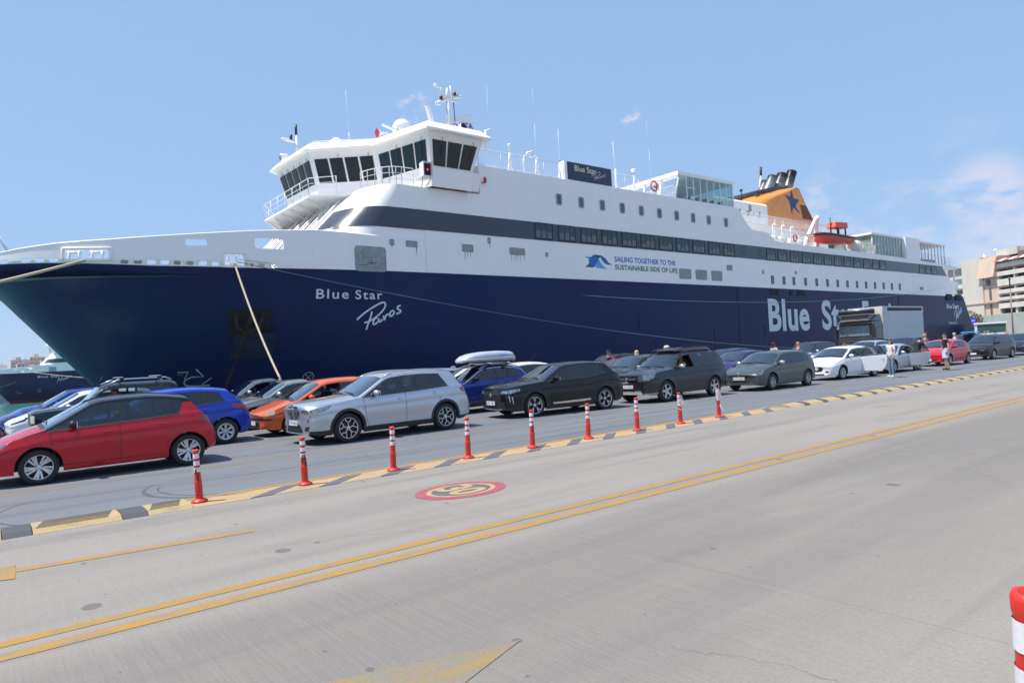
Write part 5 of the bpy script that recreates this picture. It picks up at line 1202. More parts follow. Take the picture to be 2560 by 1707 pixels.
    # charcoal band: along the side and round the corner
    for s in (-1, 1):
        mb = MB(); pts = [nose_pt(t, 10.46, .02) for t in ()]
        vs = []; zr = np.linspace(10.46, 11.78, 5)
        ths = np.linspace(.06*PI, PI/2, 14)
        for z in zr:
            row = [nose_pt(th, z, .02) for th in ths]+[(27.3, 9.475), (60, 9.475), (112.35-(z-11.70)*0 if z > 11.7 else 113.93+(10.38-z)*1.23, 9.475)]
            vs += [(x, s*y, z-(0.09*(x-27)/86 if x > 27 else 0)) for x, y in row]
        m_ = len(ths)+3; fs = [(r*m_+c, r*m_+c+1, (r+1)*m_+c+1, (r+1)*m_+c) for r in range(len(zr)-1) for c in range(m_-1)]
        mb.add(vs, fs if s < 0 else [f[::-1] for f in fs], 0, True); mb.build('dark_band', BAND, root)
    P_ = lambda x, z, d=0: (x, -9.45-d, z)
    if not detail:
        return nose_pt
    # hatches, vents and gratings on the side
    def grating(x0, x1, z0, z1, r=.1, stain=0, seed=0):
        mb = MB(); pl = rrect(x0, x1, z0, z1, r); fn = lambda x, z, d: (x, -float(bh(x, z) if x < 24 else 9.45)-d, z)
        mb.add([fn(x, z, .012) for x, z in pl], [tuple(range(len(pl)))], 0)
        n_ = int((z1-z0)/.07)
        for k in range(n_): z = z0+.05+k*.07; mb.add([fn(x0+.04, z, .016), fn(x1-.04, z, .016), fn(x1-.04, z+.012, .016), fn(x0+.04, z+.012, .016)], [(0, 1, 2, 3)], 1)
        mb.tube([fn(x, z, .01) for x, z in pl], .016, 4, 0, closed=True)
        if stain:
            rs = np.random.RandomState(seed)
            for k in range(stain):
                if r > .2: xx = x0+(x1-x0)*rs.choice([.26, .52, .74, .97]); za = z0+(z1-z0)*rs.uniform(.1, .8); mb.add([fn(xx-.02, za, .019), fn(xx+.02, za, .019), fn(xx+.03, za+.3, .019), fn(xx-.01, za+.32, .019)], [(0, 1, 2, 3)], 2); zz = z0+(z1-z0)*rs.choice([.16, .24, .33]); mb.add([fn(xx-.35, zz, .019), fn(min(xx+.3, x1), zz, .019), fn(min(xx+.3, x1), zz+.03, .019), fn(xx-.35, zz+.02, .019)], [(0, 1, 2, 3)], 2)
                else: xx = rs.uniform(x0+.05, x1-.05); h_ = rs.uniform(.15, .7); mb.add([fn(xx-.03, z0-.01, .006), fn(xx+.03, z0-.01, .006), fn(xx+.004, z0-h_, .006), fn(xx-.004, z0-h_, .006)], [(0, 1, 2, 3)], 2)
        mb.build('vent_grating', [GRATE, mat('grating slot', (.20, .22, .23), .7), RUST], root)
    grating(22.2, 24.3, 7.60, 9.14, .22, 7, 3)
    for a in ((24.6, 24.92, 9.31, 9.69, .08, 1, 2), (25.76, 26.6, 9.29, 9.68, .07, 2, 4), (30.07, 31.0, 9.22, 9.72, .07, 4, 5), (32.26, 32.52, 9.88, 10.34, .12, 1, 6), (34.17, 35.6, 9.23, 9.73, .08, 6, 7), (37.54, 37.83, 9.25, 9.57, .06), (53.2, 54.9, 8.1, 9.0, .15), (55.54, 57.24, 8.1, 8.99, .15), (57.91, 59.57, 8.07, 8.99, .15), (60.4, 61.3, 9.12, 9.64, .08), (66.4, 66.7, 9.0, 9.4, .05), (72.6, 73.0, 9.2, 9.5, .05), (104.3, 105.4, 8.2, 8.6, .05)): grating(*a)
    # windows
    def window(x0, x1, z0, z1, gm, panes=1, r=.1, frame=WFRAME):
        mb = MB(); ou = rrect(x0, x1, z0, z1, r); y = -9.475 if panes == 1 else -9.485
        mb.add([(x, y-.006, z) for x, z in ou], [tuple(range(len(ou)))], 0)
        mb.tube([(x, y-.01, z) for x, z in ou], .03, 4, 0, closed=True)
        w = (x1-x0-.08)/panes
        for k in range(panes):
            a = x0+.04+w*k+.05; b_ = a+w-.10; q = rrect(a, b_, z0+.08, z1-.08, min(r*.7, .08)); mb.add([(x, y-.010, z) for x, z in q], [tuple(range(len(q)))], 1)
            if panes > 1:      # blind / sill bits behind the glass
                h_ = z0+.08+(z1-z0-.16)*random.choice([.5, .55, .45, .3]); mb.add([(a+.01, y-.013, z0+.10), (b_-.01, y-.013, z0+.10), (b_-.01, y-.013, h_), (a+.01, y-.013, h_)], [(0, 1, 2, 3)], 2)
        mb.build('window', [frame, gm, mat('grey blind behind glass', (.085, .095, .095), .3, coat=.6)], root)
    for k in range(10): x = 38.94+k*2.347+(.35 if k == 9 else 0); window(x, x+.54, 13.31, 14.13, GGLASS, 1, .12, mat('grey window frame', (.32, .36, .37), .5))
    for k in range(11): x = 36.62+k*2.37-(.03*k); window(x, x+1.76, 10.54-.004*k, 11.74-.007*k, SGLASS, 3, .08, mat('black window surround', (.014, .016, .022), .35))
    for x in (67.35, 69.49, 71.9, 74.26, 76.62, 78.95, 81.25, 83.5, 85.91, 88.33, 90.7, 92.7): window(x, x+1.62, 10.43, 11.62, SGLASS, 3, .08, mat('black window surround', (.014, .016, .022), .35))
    for x in (104.5, 106.6, 108.6): window(x, x+1.5, 10.42, 11.6, SGLASS, 3, .08, mat('black window surround', (.014, .016, .022), .35))
    for x, w in ((63.1, .5), (66.0, .5)): window(x, x+w, 10.8, 11.6, SGLASS, 1, .05)
    lx = [67.97, 70.14, 72.08, 74.45, 76.82, 79.19, 81.52, 83.83, 86.18, 88.5, 90.85, 93.2, 95.54, 97.84]
    for x in lx: window(x, x+.43, 8.05, 8.84, GGLASS, 1, .06)
    # blue painted seams and pads
    mb = MB()
    for x in (61.9, 97.5): mb.box(x, x+.06, -9.49, -9.46, .2, 7.5)
    for x, z in ((47.5, 4.5), (57.8, 3.2), (66.2, 3.4)): mb.box(x, x+.22, -9.50, -9.45, z, z+.4); mb.box(x+.07, x+.13, -9.49, -9.45, z-.9, z)
    build_each(mb, 'hull_fitting', POCK, root)
    mb = MB()
    for x0, x1 in ((67.6, 69.2), (71.4, 71.9), (72.9, 74.4)): mb.box(x0, x1, -9.50, -9.46, 6.9, 7.48)
    for x0, x1 in ((113.0, 114.9), (116.4, 118.6)): mb.box(x0, x1, -9.6, -9.4, 6.9, 7.75)
    build_each(mb, 'mooring_port', HOLE, root)
    mb = MB(); fn = lambda x, z, d=.005: (x, -float(bh(x, z))-d, z)
    # ---- anchor pocket with anchor and chain
    pk = [(15.04, 5.37), (17.3, 5.42), (17.5, 4.0), (17.8, 2.57), (15.57, 2.69), (15.25, 4.0)]
    mb = MB(); n_ = 12; grid = []
    for i in range(n_+1):
        f = i/n_; xl = np.interp(f, [0, .5, 1], [15.57, 15.25, 15.04]); xr = np.interp(f, [0, .5, 1], [17.8, 17.55, 17.3]); z = 2.63+(5.40-2.63)*f
        grid.append([fn(xl+(xr-xl)*j/8, z, .02) for j in range(9)])
    vs = [p for r_ in grid for p in r_]; mid = 6
    mb.add(vs, [(i*9+j, i*9+j+1, (i+1)*9+j+1, (i+1)*9+j) for i in range(5, n_) for j in range(8)], 0)
    lower = [fn(15.55+(17.75-15.55)*j/8, 2.66+(4.0-2.66)*i/5, .03+.05*i) for i in range(6) for j in range(9)]
    mb.add(lower, [(i*9+j, i*9+j+1, (i+1)*9+j+1, (i+1)*9+j) for i in range(5) for j in range(8)], 1)
    mb.build('anchor_pocket', [HOLE, POCK], root)
    mb = MB(); c = fn(16.3, 4.6, .1); mb.tube([fn(15.5, 5.1, .12), fn(15.6, 4.4, .22), fn(16.2, 3.95, .26), fn(16.8, 4.4, .22), fn(16.9, 5.1, .12)], [.10, .14, .2, .14, .10], 8, 0); mb.tube([fn(16.2, 3.95, .26), fn(16.25, 5.1, .2)], .13, 8, 0); mb.tube([fn(15.6, 2.62, .06), fn(17.6, 2.6, .06)], .04, 4, 0); mb.build('anchor', RUSTH, root)
    mb = MB(); a = Vector(fn(16.15, 4.6, .35)); b_ = Vector((14.0, -6.2, -1.9)); nl = 64
    for k in range(nl):
        p = a.lerp(b_, k/nl)+Vector((0, 0, -.25*math.sin(PI*k/nl))); q = a.lerp(b_, (k+1.3)/nl)+Vector((0, 0, -.25*math.sin(PI*(k+1)/nl))); side_ = Vector((.075, 0, 0)) if k % 2 else Vector((0, .075, 0))
        mb.tube([p+side_*.4, p+side_, q+side_, q+side_*.4, q-side_*.4, q-side_, p-side_, p-side_*.4], .022, 4, closed=True)
    mb.build('anchor_chain', RUSTH, root)
    mb = MB(); mb.ell(fn(12.7, 3.0, -.03), .14, .05, .14, 10); mb.build('hull_outlet', HOLE, root)
    # ---- lettering on the bow, side, stern
    bow_text = [('Blue', 19.75, 21.75), ('Star', 22.12, 23.93)]
    text_part('name_lettering', 'Blue', lambda x, z: fn(x, z, .012), 19.76, 21.72, 5.90, 6.46, LETW, root, .012, 1.22)
    text_part('name_lettering', 'Star', lambda x, z: fn(x, z, .012), 22.15, 23.92, 5.88, 6.43, LETW, root, .012, 1.22)
    STR = [[(22.29, 4.64), (22.69, 5.0), (23.19, 5.34), (23.72, 5.62), (24.01, 5.7), (24.11, 5.59), (24.05, 5.34), (23.74, 4.99), (23.39, 4.72), (23.09, 4.55), (22.79, 4.46)], [(23.23, 5.14), (23.17, 4.85), (23.03, 4.4), (22.94, 4.04)],
           [(23.6, 4.77), (23.42, 4.67), (23.34, 4.45), (23.42, 4.35), (23.62, 4.49), (23.73, 4.72), (23.69, 4.57), (23.8, 4.51), (23.93, 4.66)], [(23.99, 4.89), (24.06, 4.61), (24.15, 4.86), (24.34, 5.0)],
           [(24.69, 5.19), (24.5, 5.14), (24.4, 4.93), (24.48, 4.83), (24.67, 4.98), (24.72, 5.16)], [(25.16, 5.52), (24.96, 5.42), (24.94, 5.29), (25.14, 5.21), (25.11, 5.08), (24.86, 4.98)]]
    def script(fnc, w, m_, strokes=STR, parent=root, nm='name_lettering'):
        mb = MB()
        for k, st_ in enumerate(strokes): sp_ = smooth_line(st_, 4); ribbon(mb, sp_, w, lambda x, z: fnc(x, z, k))
        mb.build(nm, m_, parent)
    script(lambda x, z, k: fn(x, z, .014+.0015*k), .105, LETW)
    for w_, a, b_ in (('Blue', 67.05, 75.0), ('Star', 77.7, 85.9), ('Ferries', 87.35, 98.6)):
        text_part('company_lettering', w_, lambda x, z: (x, -9.475, z), a, b_, 3.14, 6.5, LETW, root, .030, 1.06)
    text_part('stern_lettering', 'Blue Star', lambda x, z: (x, -9.475, z), 113.0, 116.95, 5.72, 6.38, LETW, root, .01)
    script(lambda x, z, k: (115.6+(x-22.3)*1.0, -9.476-.001*k, 3.9+(z-4.04)*1.35), .12, LETW)
    text_part('stern_lettering', 'PEIRAIEUS', lambda x, z: (x, -9.475, z), 113.4, 116.6, 3.45, 3.80, LETW, root, .005)
    # bow thruster mark and bulb mark
    mb = MB(); T_ = lambda P, w: ribbon(mb, P, w, lambda x, z: fn(x, z, .02))
    cx_, cz_ = 20.0, 1.30; T_([(cx_+.30*math.cos(t), cz_+.30*math.sin(t)) for t in np.linspace(0, 2*PI, 28)], .045)
    for a in (PI/4, 3*PI/4): T_([(cx_-.28*math.cos(a), cz_-.28*math.sin(a)), (cx_+.28*math.cos(a), cz_+.28*math.sin(a))], .04)
    bx = lambda x, z: (13.1+(x-1500)*.0098, 2.02-(z-1380)*.0112)
    T_([bx(1505, 1383), bx(1558, 1383), bx(1548, 1418)], .06); T_([bx(1595, 1370), bx(1640, 1410), bx(1580, 1410), bx(1552, 1425), bx(1548, 1440), bx(1565, 1455), bx(1600, 1458), bx(1682, 1458)], .075); T_([bx(1640, 1452), bx(1682, 1418)], .05)
    T_([bx(1518, 1392), bx(1518, 1398)], .03); T_([bx(1532, 1392), bx(1532, 1398)], .03)
    mb.build('hull_mark', mat('pale green hull mark', (.42, .46, .40), .7), root)
    # slogan and its wave emblem
    emb = lambda x, y: (41.62+(x-820)*.01402, -9.466, 9.66-(y-1212)*.0097)
    cols = [((.015, .16, .11), [(820, 1315), (848, 1290), (862, 1255), (872, 1228), (888, 1214), (905, 1210), (930, 1213), (945, 1222), (915, 1262), (893, 1312), (870, 1318)], 0), ((.012, .14, .50), [(820, 1230), (855, 1234), (885, 1229), (905, 1228), (928, 1247), (912, 1285), (893, 1312), (868, 1290), (845, 1262), (858, 1250)], .002),
            ((.10, .38, .72), [(930, 1246), (948, 1278), (970, 1305), (995, 1322), (900, 1318), (912, 1285)], .001), ((.03, .12, .42), [(918, 1213), (955, 1214), (985, 1236), (1008, 1268), (1040, 1287), (988, 1284), (962, 1262), (940, 1224)], .003), ((.014, .03, .12), [(896, 1212), (930, 1212), (950, 1222), (938, 1232), (915, 1222)], .004)]
    for i, (c_, P, d_) in enumerate(cols): mb = MB(); mb.add([(p[0], p[1]-d_, p[2]) for p in (emb(*q) for q in P)], [tuple(range(len(P)))]); mb.build('wave_emblem', mat(f'emblem paint {i}', c_, .5), root)
    BLT = mat('blue slogan lettering', (.02, .14, .48), .5); GRT = mat('green slogan lettering', (.015, .16, .13), .5)
    text_part('slogan_lettering', 'SAILING TOGETHER TO THE', lambda x, z: (x, -9.468, z), 45.0, 52.75, 9.26-.04, 9.66, BLT, root, .022, 1.0); text_part('slogan_lettering', 'SUSTAINABLE SIDE OF LIFE', lambda x, z: (x, -9.468, z), 45.0, 52.98, 8.58, 9.0, GRT, root, .022, 1.0)
    # thin mooring/green lines are built elsewhere
    # ---- rails
    def rail(pts, h=1.1, bars=3, post=1.5, picket=0, r=.022, name='deck_rail', m_=RAILW):
        mb = MB(); pts = [Vector(p) for p in pts]
        for k in range(1, bars+1):
            zz = h*k/bars
            if picket and k not in (bars,): continue
            mb.tube([p+Vector((0, 0, zz)) for p in pts], r*(1.3 if k == bars else .8), 5)
        if picket: mb.tube([p+Vector((0, 0, .12)) for p in pts], r, 5)
        for a, b2 in zip(pts[:-1], pts[1:]):
            Lg = (b2-a).length; n2 = max(1, round(Lg/post))
            for i in range(n2+1): p = a.lerp(b2, i/n2); mb.tube([p, p+Vector((0, 0, h))], r*1.2, 5)
            if picket:
                n3 = int(Lg/picket)
                for i in range(n3): p = a.lerp(b2, (i+.5)/n3); mb.tube([p+Vector((0, 0, .12)), p+Vector((0, 0, h))], r*.5, 4, cap=False)
        return mb.build(name, m_, root)
    rail([(31.9, -9.3, 15.35), (40.0, -9.3, 15.35)], 1.25, 3, 1.9, .16); rail([(45.3, -9.3, 15.35), (53.6, -9.3, 15.35)], 1.25, 3, 1.6, .18); rail([(53.6, -9.3, 15.35), (53.6, 5, 15.35)], 1.25, 3, 2, .25)
    rail([(69.4, -9.3, 12.45), (77.4, -9.3, 12.46), (77.4, -7.3, 12.46)], 1.25, 3, 1.5, .2); rail([(87.5, -9.3, 12.38), (92.0, -9.3, 12.36)], 1.2, 3, 1.4, .2); rail([(105.4, -9.3, 12.15), (116.8, -9.3, 11.95), (116.8, 9.3, 11.95)], 1.15, 3, 1.3, .3)
    # ---- signboard
    mb = MB(); mb.box(40.0, 45.2, -9.44, -9.02, 15.36, 16.84, 0); mb.box(40.28, 45.17, -9.452, -9.441, 15.40, 16.80, 1); sg = mb.build('name_board', [SHW, mat('navy sign face', (.012, .012, .055), .35, coat=.3)], root)
    text_part('board_lettering', 'Blue Star', lambda x, z: (x, -9.456, z), 41.05, 43.45, 16.15, 16.62, LETY, sg, .01, 1.02)
    script(lambda x, z, k: (42.88+(x-22.3)*.55, -9.457-.001*k, 15.66+(z-4.04)*.44), .07, LETY, parent=sg, nm='board_lettering')
    # ---- bridge
    E_ = [(31.9, -11.0), (26.8, -11.0), (25.45, -5.86), (21.95, -2.88), (21.66, 3.26), (25.45, 6.0), (26.8, 11.0), (31.9, 11.0)]
    cen = Vector((29, 0))
    def inset(poly, d):
        out = []; n2 = len(poly)
        for i in range(n2):
            p0, p1, p2 = (Vector(poly[(i+k) % n2]) for k in (-1, 0, 1)); e1 = (p1-p0).normalized(); e2 = (p2-p1).normalized(); n1 = Vector((e1.y, -e1.x)); n2_ = Vector((e2.y, -e2.x))
            if n1.dot(cen-(p0+p1)/2) < 0 and i in (0, 1, 2, 4, 5, 6, 7, 3): pass
            bis = (n1+n2_); bis = bis.normalized()*d/max(.3, bis.normalized().dot(n1)); out.append(p1-bis*SG)
        return [tuple(o_) for o_ in out]
    SG = 1
    tst = inset(E_, .1); 
    if (Vector(tst[1])-cen).length > (Vector(E_[1])-cen).length: SG = -1
    ZE = 16.75; top_p = inset(E_, .55); w_top = inset(E_, .42); w_bot = inset(E_, 1.02); w_flo = inset(E_, 1.10)
    def ring(a, za, b2, zb2, mi, mb, closed=True):
        n2 = len(a); vs = [(x, y, za) for x, y in a]+[(x, y, zb2) for x, y in b2]; mb.add(vs, [(i, (i+1) % n2, n2+(i+1) % n2, n2+i) for i in range(n2 if closed else n2-1)], mi)
    mb = MB(); ring(E_, ZE-.06, E_, ZE+.06, 0, mb); ring(E_, ZE+.06, top_p, ZE+.62, 0, mb); mb.add([(x, y, ZE+.62) for x, y in top_p], [tuple(range(8))]); ring(w_top, ZE-.02, E_, ZE-.06, 0, mb); mb.build('bridge_roof', SHW, root)
    mb = MB(); ring(w_top, ZE-.02, w_bot, 14.55, 0, mb); ring(w_bot, 14.55, w_flo, 13.3, 0, mb); mb.build('bridge_wall', SHW, root)
    # wing boxes under the side windows (deeper than the wall ring) 
    for s in (-1, 1):
        yo = 11.0-1.02; yi_ = 9.0
        mb = MB(); mb.hexa([(27.85, s*(yo-.25), 13.5), (31.5, s*(yo-.25), 13.38), (31.5, s*yi_, 13.38), (27.85, s*yi_, 13.5), (27.72, s*(yo+.01), 14.56), (31.6, s*(yo+.01), 14.56), (31.6, s*yi_, 14.56), (27.72, s*yi_, 14.56)]); mb.box(29.6, 30.5, s*9.75-.12, s*9.75+.12, 13.35, 13.44, 1); mb.build('bridge_wing', [SHW, HOLE], root)
    def facade(i, n2, m0, m1, ztp=16.22, zbt=14.66, gap=.17):
        """n2 windows on wall segment i..i+1, between fractions m0..m1"""
        a0, a1 = Vector(w_top[i]), Vector(w_top[(i+1) % 8]); b0, b1 = Vector(w_bot[i]), Vector(w_bot[(i+1) % 8])
        H_ = ZE-.02-14.55; ft = (ZE-.02-ztp)/H_; fb = (ZE-.02-zbt)/H_
        nrm = Vector(((a1-a0).y, -(a1-a0).x)).normalized(); 
        if nrm.dot((a0+a1)/2-cen) < 0: nrm = -nrm
        Lg = (a1-a0).length
        for k in range(n2):
            u0 = m0+(m1-m0)*k/n2+gap/2/Lg; u1 = m0+(m1-m0)*(k+1)/n2-gap/2/Lg; q = []
            for u, f, z in ((u0, fb, zbt), (u1, fb, zbt), (u1, ft, ztp), (u0, ft, ztp)):
                p = a0.lerp(a1, u).lerp(b0.lerp(b1, u), f)+nrm*.02; q.append((p.x, p.y, z))
            mb = MB(); mb.add(q, [(0, 1, 2, 3)], 0); mb.tube(q, .022, 4, 1, closed=True)
            if k % 2 == 0 or i == 3:
                w0 = Vector(q[3]).lerp(Vector(q[2]), .3)+Vector((nrm.x, nrm.y, 0))*.08; w1 = Vector(q[0]).lerp(Vector(q[1]), .75).lerp(Vector(q[3]), .4)+Vector((nrm.x, nrm.y, 0))*.06; mb.tube([w0+Vector((0, 0, .25)), w0, w1], .018, 4, 2)
            mb.build('bridge_window', [mat('bridge window glass', (.010, .020, .026), .05, spec=.45), mat('black window surround', (.014, .016, .022), .35), TRIM], root)
    facade(0, 3, .06, .95); facade(1, 4, .04, .95); facade(2, 4, .03, .96); facade(3, 5, .03, .97); facade(4, 4, .04, .96); facade(5, 4, .04, .96)
    # balcony under the bridge windows
    B_ = [(24.6, -7.3), (22.75, -6.05), (21.40, -4.7), (21.30, 3.8), (22.75, 6.05), (24.6, 7.3)]; Bi = [(25.0, -6.6), (24.0, -5.2), (23.4, -4.0), (23.4, 3.6), (24.0, 5.2), (25.0, 6.6)]
    mb = MB(); n2 = 6; vs = [(x, y, z) for z in (13.06, 13.2) for x, y in B_]+[(x, y, 13.2) for x, y in Bi]+[(x+.3, y, 12.6) for x, y in Bi]
    mb.add(vs, [(i, i+1, 6+i+1, 6+i) for i in range(5)]+[(6+i, 6+i+1, 12+i+1, 12+i) for i in range(5)]+[(i+1, i, 18+i, 18+i+1) for i in range(5)]); 
    for y in (-4.2, -2.6, -1.0, .6, 2.2, 3.6): mb.tube([(21.45, y, 13.05), (22.55, y, 12.35)], .045, 5); mb.tube([(21.5, y, 13.04), (23.3, y, 12.7)], .03, 4)
    mb.build('bridge_balcony', SHW, root)
    rail([(x, y, 13.2) for x, y in B_[1:5]], 1.1, 3, 1.35, name='balcony_rail')
    cr = [nose_pt(t, 13.3) for t in np.linspace(0, PI/2, 9)]; cr = [(x+.12, -y+.1, 13.3) for x, y in cr]+[(26.6, -9.35, 13.3)]
    rail(smooth_line([(24.2, -7.0, 13.3)]+cr[2:], 1), 1.15, 3, 1.0, name='balcony_rail')
    # sea-light box by the port wing
    mb = MB(); mb.box(26.62, 27.30, -10.42, -10.15, 13.74, 14.60, 1); mb.box(26.65, 27.27, -10.44, -10.41, 13.78, 14.56, 0)
    for x in (26.60, 27.28): mb.box(x, x+.05, -10.66, -10.40, 13.72, 14.62, 1)
    mb.box(26.60, 27.33, -10.66, -10.40, 14.58, 14.62, 1); mb.box(26.60, 27.33, -10.66, -9.5, 13.68, 13.73, 1)
    mb.tube([(26.65, -10.5, 13.7), (27.1, -9.5, 13.25)], .04, 5, 1); mb.tube([(27.3, -10.5, 13.7), (27.4, -9.5, 13.25)], .04, 5, 1)
    nb = mb.build('light_box', [HOLE, SHW], root); 
    mb = MB(); mb.ell((27.02, -10.48, 14.16), .055, .05, .08, 12); mb.build('port_light', mat('red navigation lamp', (.5, .01, .02), .2, emit=(1, .02, .05), estr=1.6), nb)
    mb = MB(); mb.tube([(32.0, -9.55, 14.1), (32.0, -9.75, 14.1)], .05, 6); mb.ell((32.05, -9.8, 14.25), .12, .12, .24, 10); mb.build('deck_lamp', mat('red lifebuoy light', (.6, .02, .03), .35), root)
    # slanted dark strips on the raked front
    for k, y in enumerate((-5.6, -5.15, -4.2, -3.75, -2.6, -2.1, -.8, -.3, 1.0, 1.5, 2.8, 3.3, 4.5, 5.0)):
        mb = MB(); za, zb2 = (8.3 if k % 2 else 8.9), (12.75 if k > 3 else 12.4-.3*(k % 2))
        mb.hexa([(xf(za)-.02+.3*(y/5.7)**2-.05, y, za), (xf(za)+.2, y, za), (xf(za)+.2, y+.22, za), (xf(za)-.07+.3*(y/5.7)**2, y+.22, za), (xf(zb2)-.07+.3*(y/5.7)**2, y, zb2), (xf(zb2)+.2, y, zb2), (xf(zb2)+.2, y+.22, zb2), (xf(zb2)-.07+.3*(y/5.7)**2, y+.22, zb2)]); mb.build('front_window', SGLASS, root)
    mb = MB()
    for y in (-5.75, -4.7, -3.1, -1.5, .3, 2.1, 3.9): mb.tube([(xf(8.4)-.16+.3*(y/5.7)**2, y, 8.4), (xf(12.8)-.16+.3*(y/5.7)**2, y, 12.8)], .07, 5)
    mb.tube([(xf(9.6)-.18, -5.9, 9.6), (xf(11)-.18, -3, 11.0), (xf(11.6)-.16, 0, 11.6)], .10, 5); build_each(mb, 'front_rib', SHW, root)
    mb = MB(); mb.box(20.9, 21.3, -8.9, -8.6, 9.9, 10.0); mb.tube([(20.9, -8.8, 9.6), (20.95, -8.8, 9.95)], .03, 5); mb.obox((21.1, -9.2, 10.15), .5, .25, .16, (0, R(-10), R(20))); mb.build('flood_lamp', RAILW, root)
    mb = MB(); mb.tube([(6.6, -.6, 7.2), (5.7, -.6, 8.9), (4.3, -.6, 11.6)], [.14, .11, .06], 6); mb.tube([(5.7, -.6, 8.9), (7.4, -.6, 7.3)], .04, 4); mb.build('jackstaff', RAILW, root)
    # ---- things on the bridge roof
    RT = ZE+.62
    def dome(x, y, r_, h_, nm='radar_dome'):
        mb = MB(); mb.lathe([(r_*.8, RT-.1), (r_*.92, RT+h_*.25), (r_, RT+h_*.55)]+[(r_*math.cos(t), RT+h_*.55+r_*.95*math.sin(t)) for t in np.linspace(.1, PI/2, 9)], 24, Matrix.Translation((x, y, 0))); mb.build(nm, RAILW, root)
    dome(28.9, -4.2, .70, 3.0); dome(24.9, -1.6, .48, 1.1)
    rail([(22.9, -2.3, RT-.05), (26.4, -5.0, RT-.05)], .32, 1, .8, name='roof_rail'); rail([(22.9, -2.3, RT-.05), (22.6, 2.4, RT-.05)], .3, 1, .9, name='roof_rail')
    def pole(nm, segs, m_=RAILW):
        mb = MB()
        for s_ in segs: mb.tube(s_[0], s_[1], s_[2] if len(s_) > 2 else 6, s_[3] if len(s_) > 3 else 0)
        return mb.build(nm, m_ if isinstance(m_, list) else [m_, TRIM, mat('red signal lamp', (.12, .01, .02), .25)], root)
    # main mast above the port wing
    bx_, by_ = 31.0, -7.3
    T_ = lambda x, z, y=0: (bx_+(x-1505)*.0113, by_+y, 19.2-(z-320)*.0091-.0)
    z0r = RT
    pole('signal_mast', [([(bx_, by_, z0r), T_(1497, 180)], [.16, .12], 8), ([T_(1497, 180), T_(1500, 85)], [.12, .07], 8), ([T_(1430, 215), T_(1540, 150), T_(1612, 125)], [.10, .12, .07], 6), ([T_(1448, 95), T_(1450, 150), T_(1500, 180)], .08, 6), ([T_(1405, 80), T_(1430, 95), T_(1462, 95)], [.12, .07, .04], 6), ([T_(1410, 250), T_(1412, 215), T_(1440, 205)], .04, 5),
         ([T_(1523, 60), T_(1533, 105), T_(1530, 160)], [.05, .09, .06], 6), ([T_(1555, 105), T_(1556, 130)], .12, 8, 2), ([T_(1578, 115), T_(1578, 140)], .06, 6, 2), ([T_(1453, 165), T_(1453, 190)], .12, 8, 2), ([T_(1430, 200), T_(1432, 232)], [.05, .16], 8), ([T_(1520, 178), T_(1570, 178)], .09, 8), ([T_(1545, 178), (T_(1553, 330)[0], by_, z0r)], .035, 5, 1), ([(bx_-.4, by_-.6, z0r), T_(1490, 230)], .07, 6), ([(bx_+.6, by_+.5, z0r), T_(1500, 220)], .07, 6)])
    pole('radar_scanner', [([(28.9, -8.0, RT), (28.9, -8.0, RT+.7)], .14, 8)]); mb = MB(); mb.obox((29.0, -8.0, RT+1.25), .22, .30, 1.75, (R(8), R(-22), 0)); mb.build('radar_scanner', RAILW, root)
    mb = MB(); mb.lathe([(0, -.26), (.26, -.25), (.30, -.1), (.30, .2), (.24, .26)], 18, Matrix.Translation((31.4, -8.2, RT+.85))@Matrix.Rotation(R(72), 4, 'X'), mi=0); mb.lathe([(.23, 0), (0, .0)], 18, Matrix.Translation((31.4, -8.5, RT+.95))@Matrix.Rotation(R(72), 4, 'X'), mi=1, caps=False); mb.tube([(31.4, -8.2, RT), (31.4, -8.2, RT+.6)], .08, 6); mb.build('search_light', [RAILW, HOLE], root)
    mb = MB(); mb.box(29.9, 30.9, -8.8, -7.9, RT, RT+.25, 0); mb.box(29.7, 30.6, -8.6, -7.9, RT+.3, RT+.58, 1); mb.build('roof_locker', [mat('weathered locker tan', (.42, .36, .28), .7, var=.3), GRATE], root)
    pole('whip_antenna', [([(33.2, -8.6, ZE), (33.2, -8.6, 18.3)], .08, 6), ([(33.4, -8.6, 18.3), (33.55, -8.6, 21.6)], [.016, .006], 4), ([(32.9, -8.6, ZE), (33.1, -8.6, 18.0)], .05, 5), ([(33.2, -8.6, 18.2), (33.6, -8.7, 18.4)], .07, 5)])
    # air horn, small radar on the port roof slope
    mb = MB(); mb.lathe([(.30, -.0), (.22, .12), (.10, .3), (.06, .9)], 14, Matrix.Translation((26.3, -5.3, RT+.55))@Matrix.Rotation(R(80), 4, 'Y'), mi=0); mb.lathe([(.31, .0), (.0, .02)], 14, Matrix.Translation((26.28, -5.3, RT+.55))@Matrix.Rotation(R(80), 4, 'Y'), mi=1, caps=False); mb.build('air_horn', [RAILW, mat('red horn mouth', (.5, .02, .03), .4)], root)
    mb = MB(); mb.tube([(27.9, -5.4, RT), (27.9, -5.4, RT+1.0)], .09, 6); mb.obox((27.3, -5.4, RT+1.05), 1.5, .16, .14, (0, R(4), R(15))); mb.obox((27.9, -5.4, RT+1.2), .3, .3, .22, (0, 0, 0)); mb.build('small_radar', RAILW, root)
    # starboard mast, mushroom antenna, searchlight
    M0 = Vector((23.7, 2.9, RT-.1))
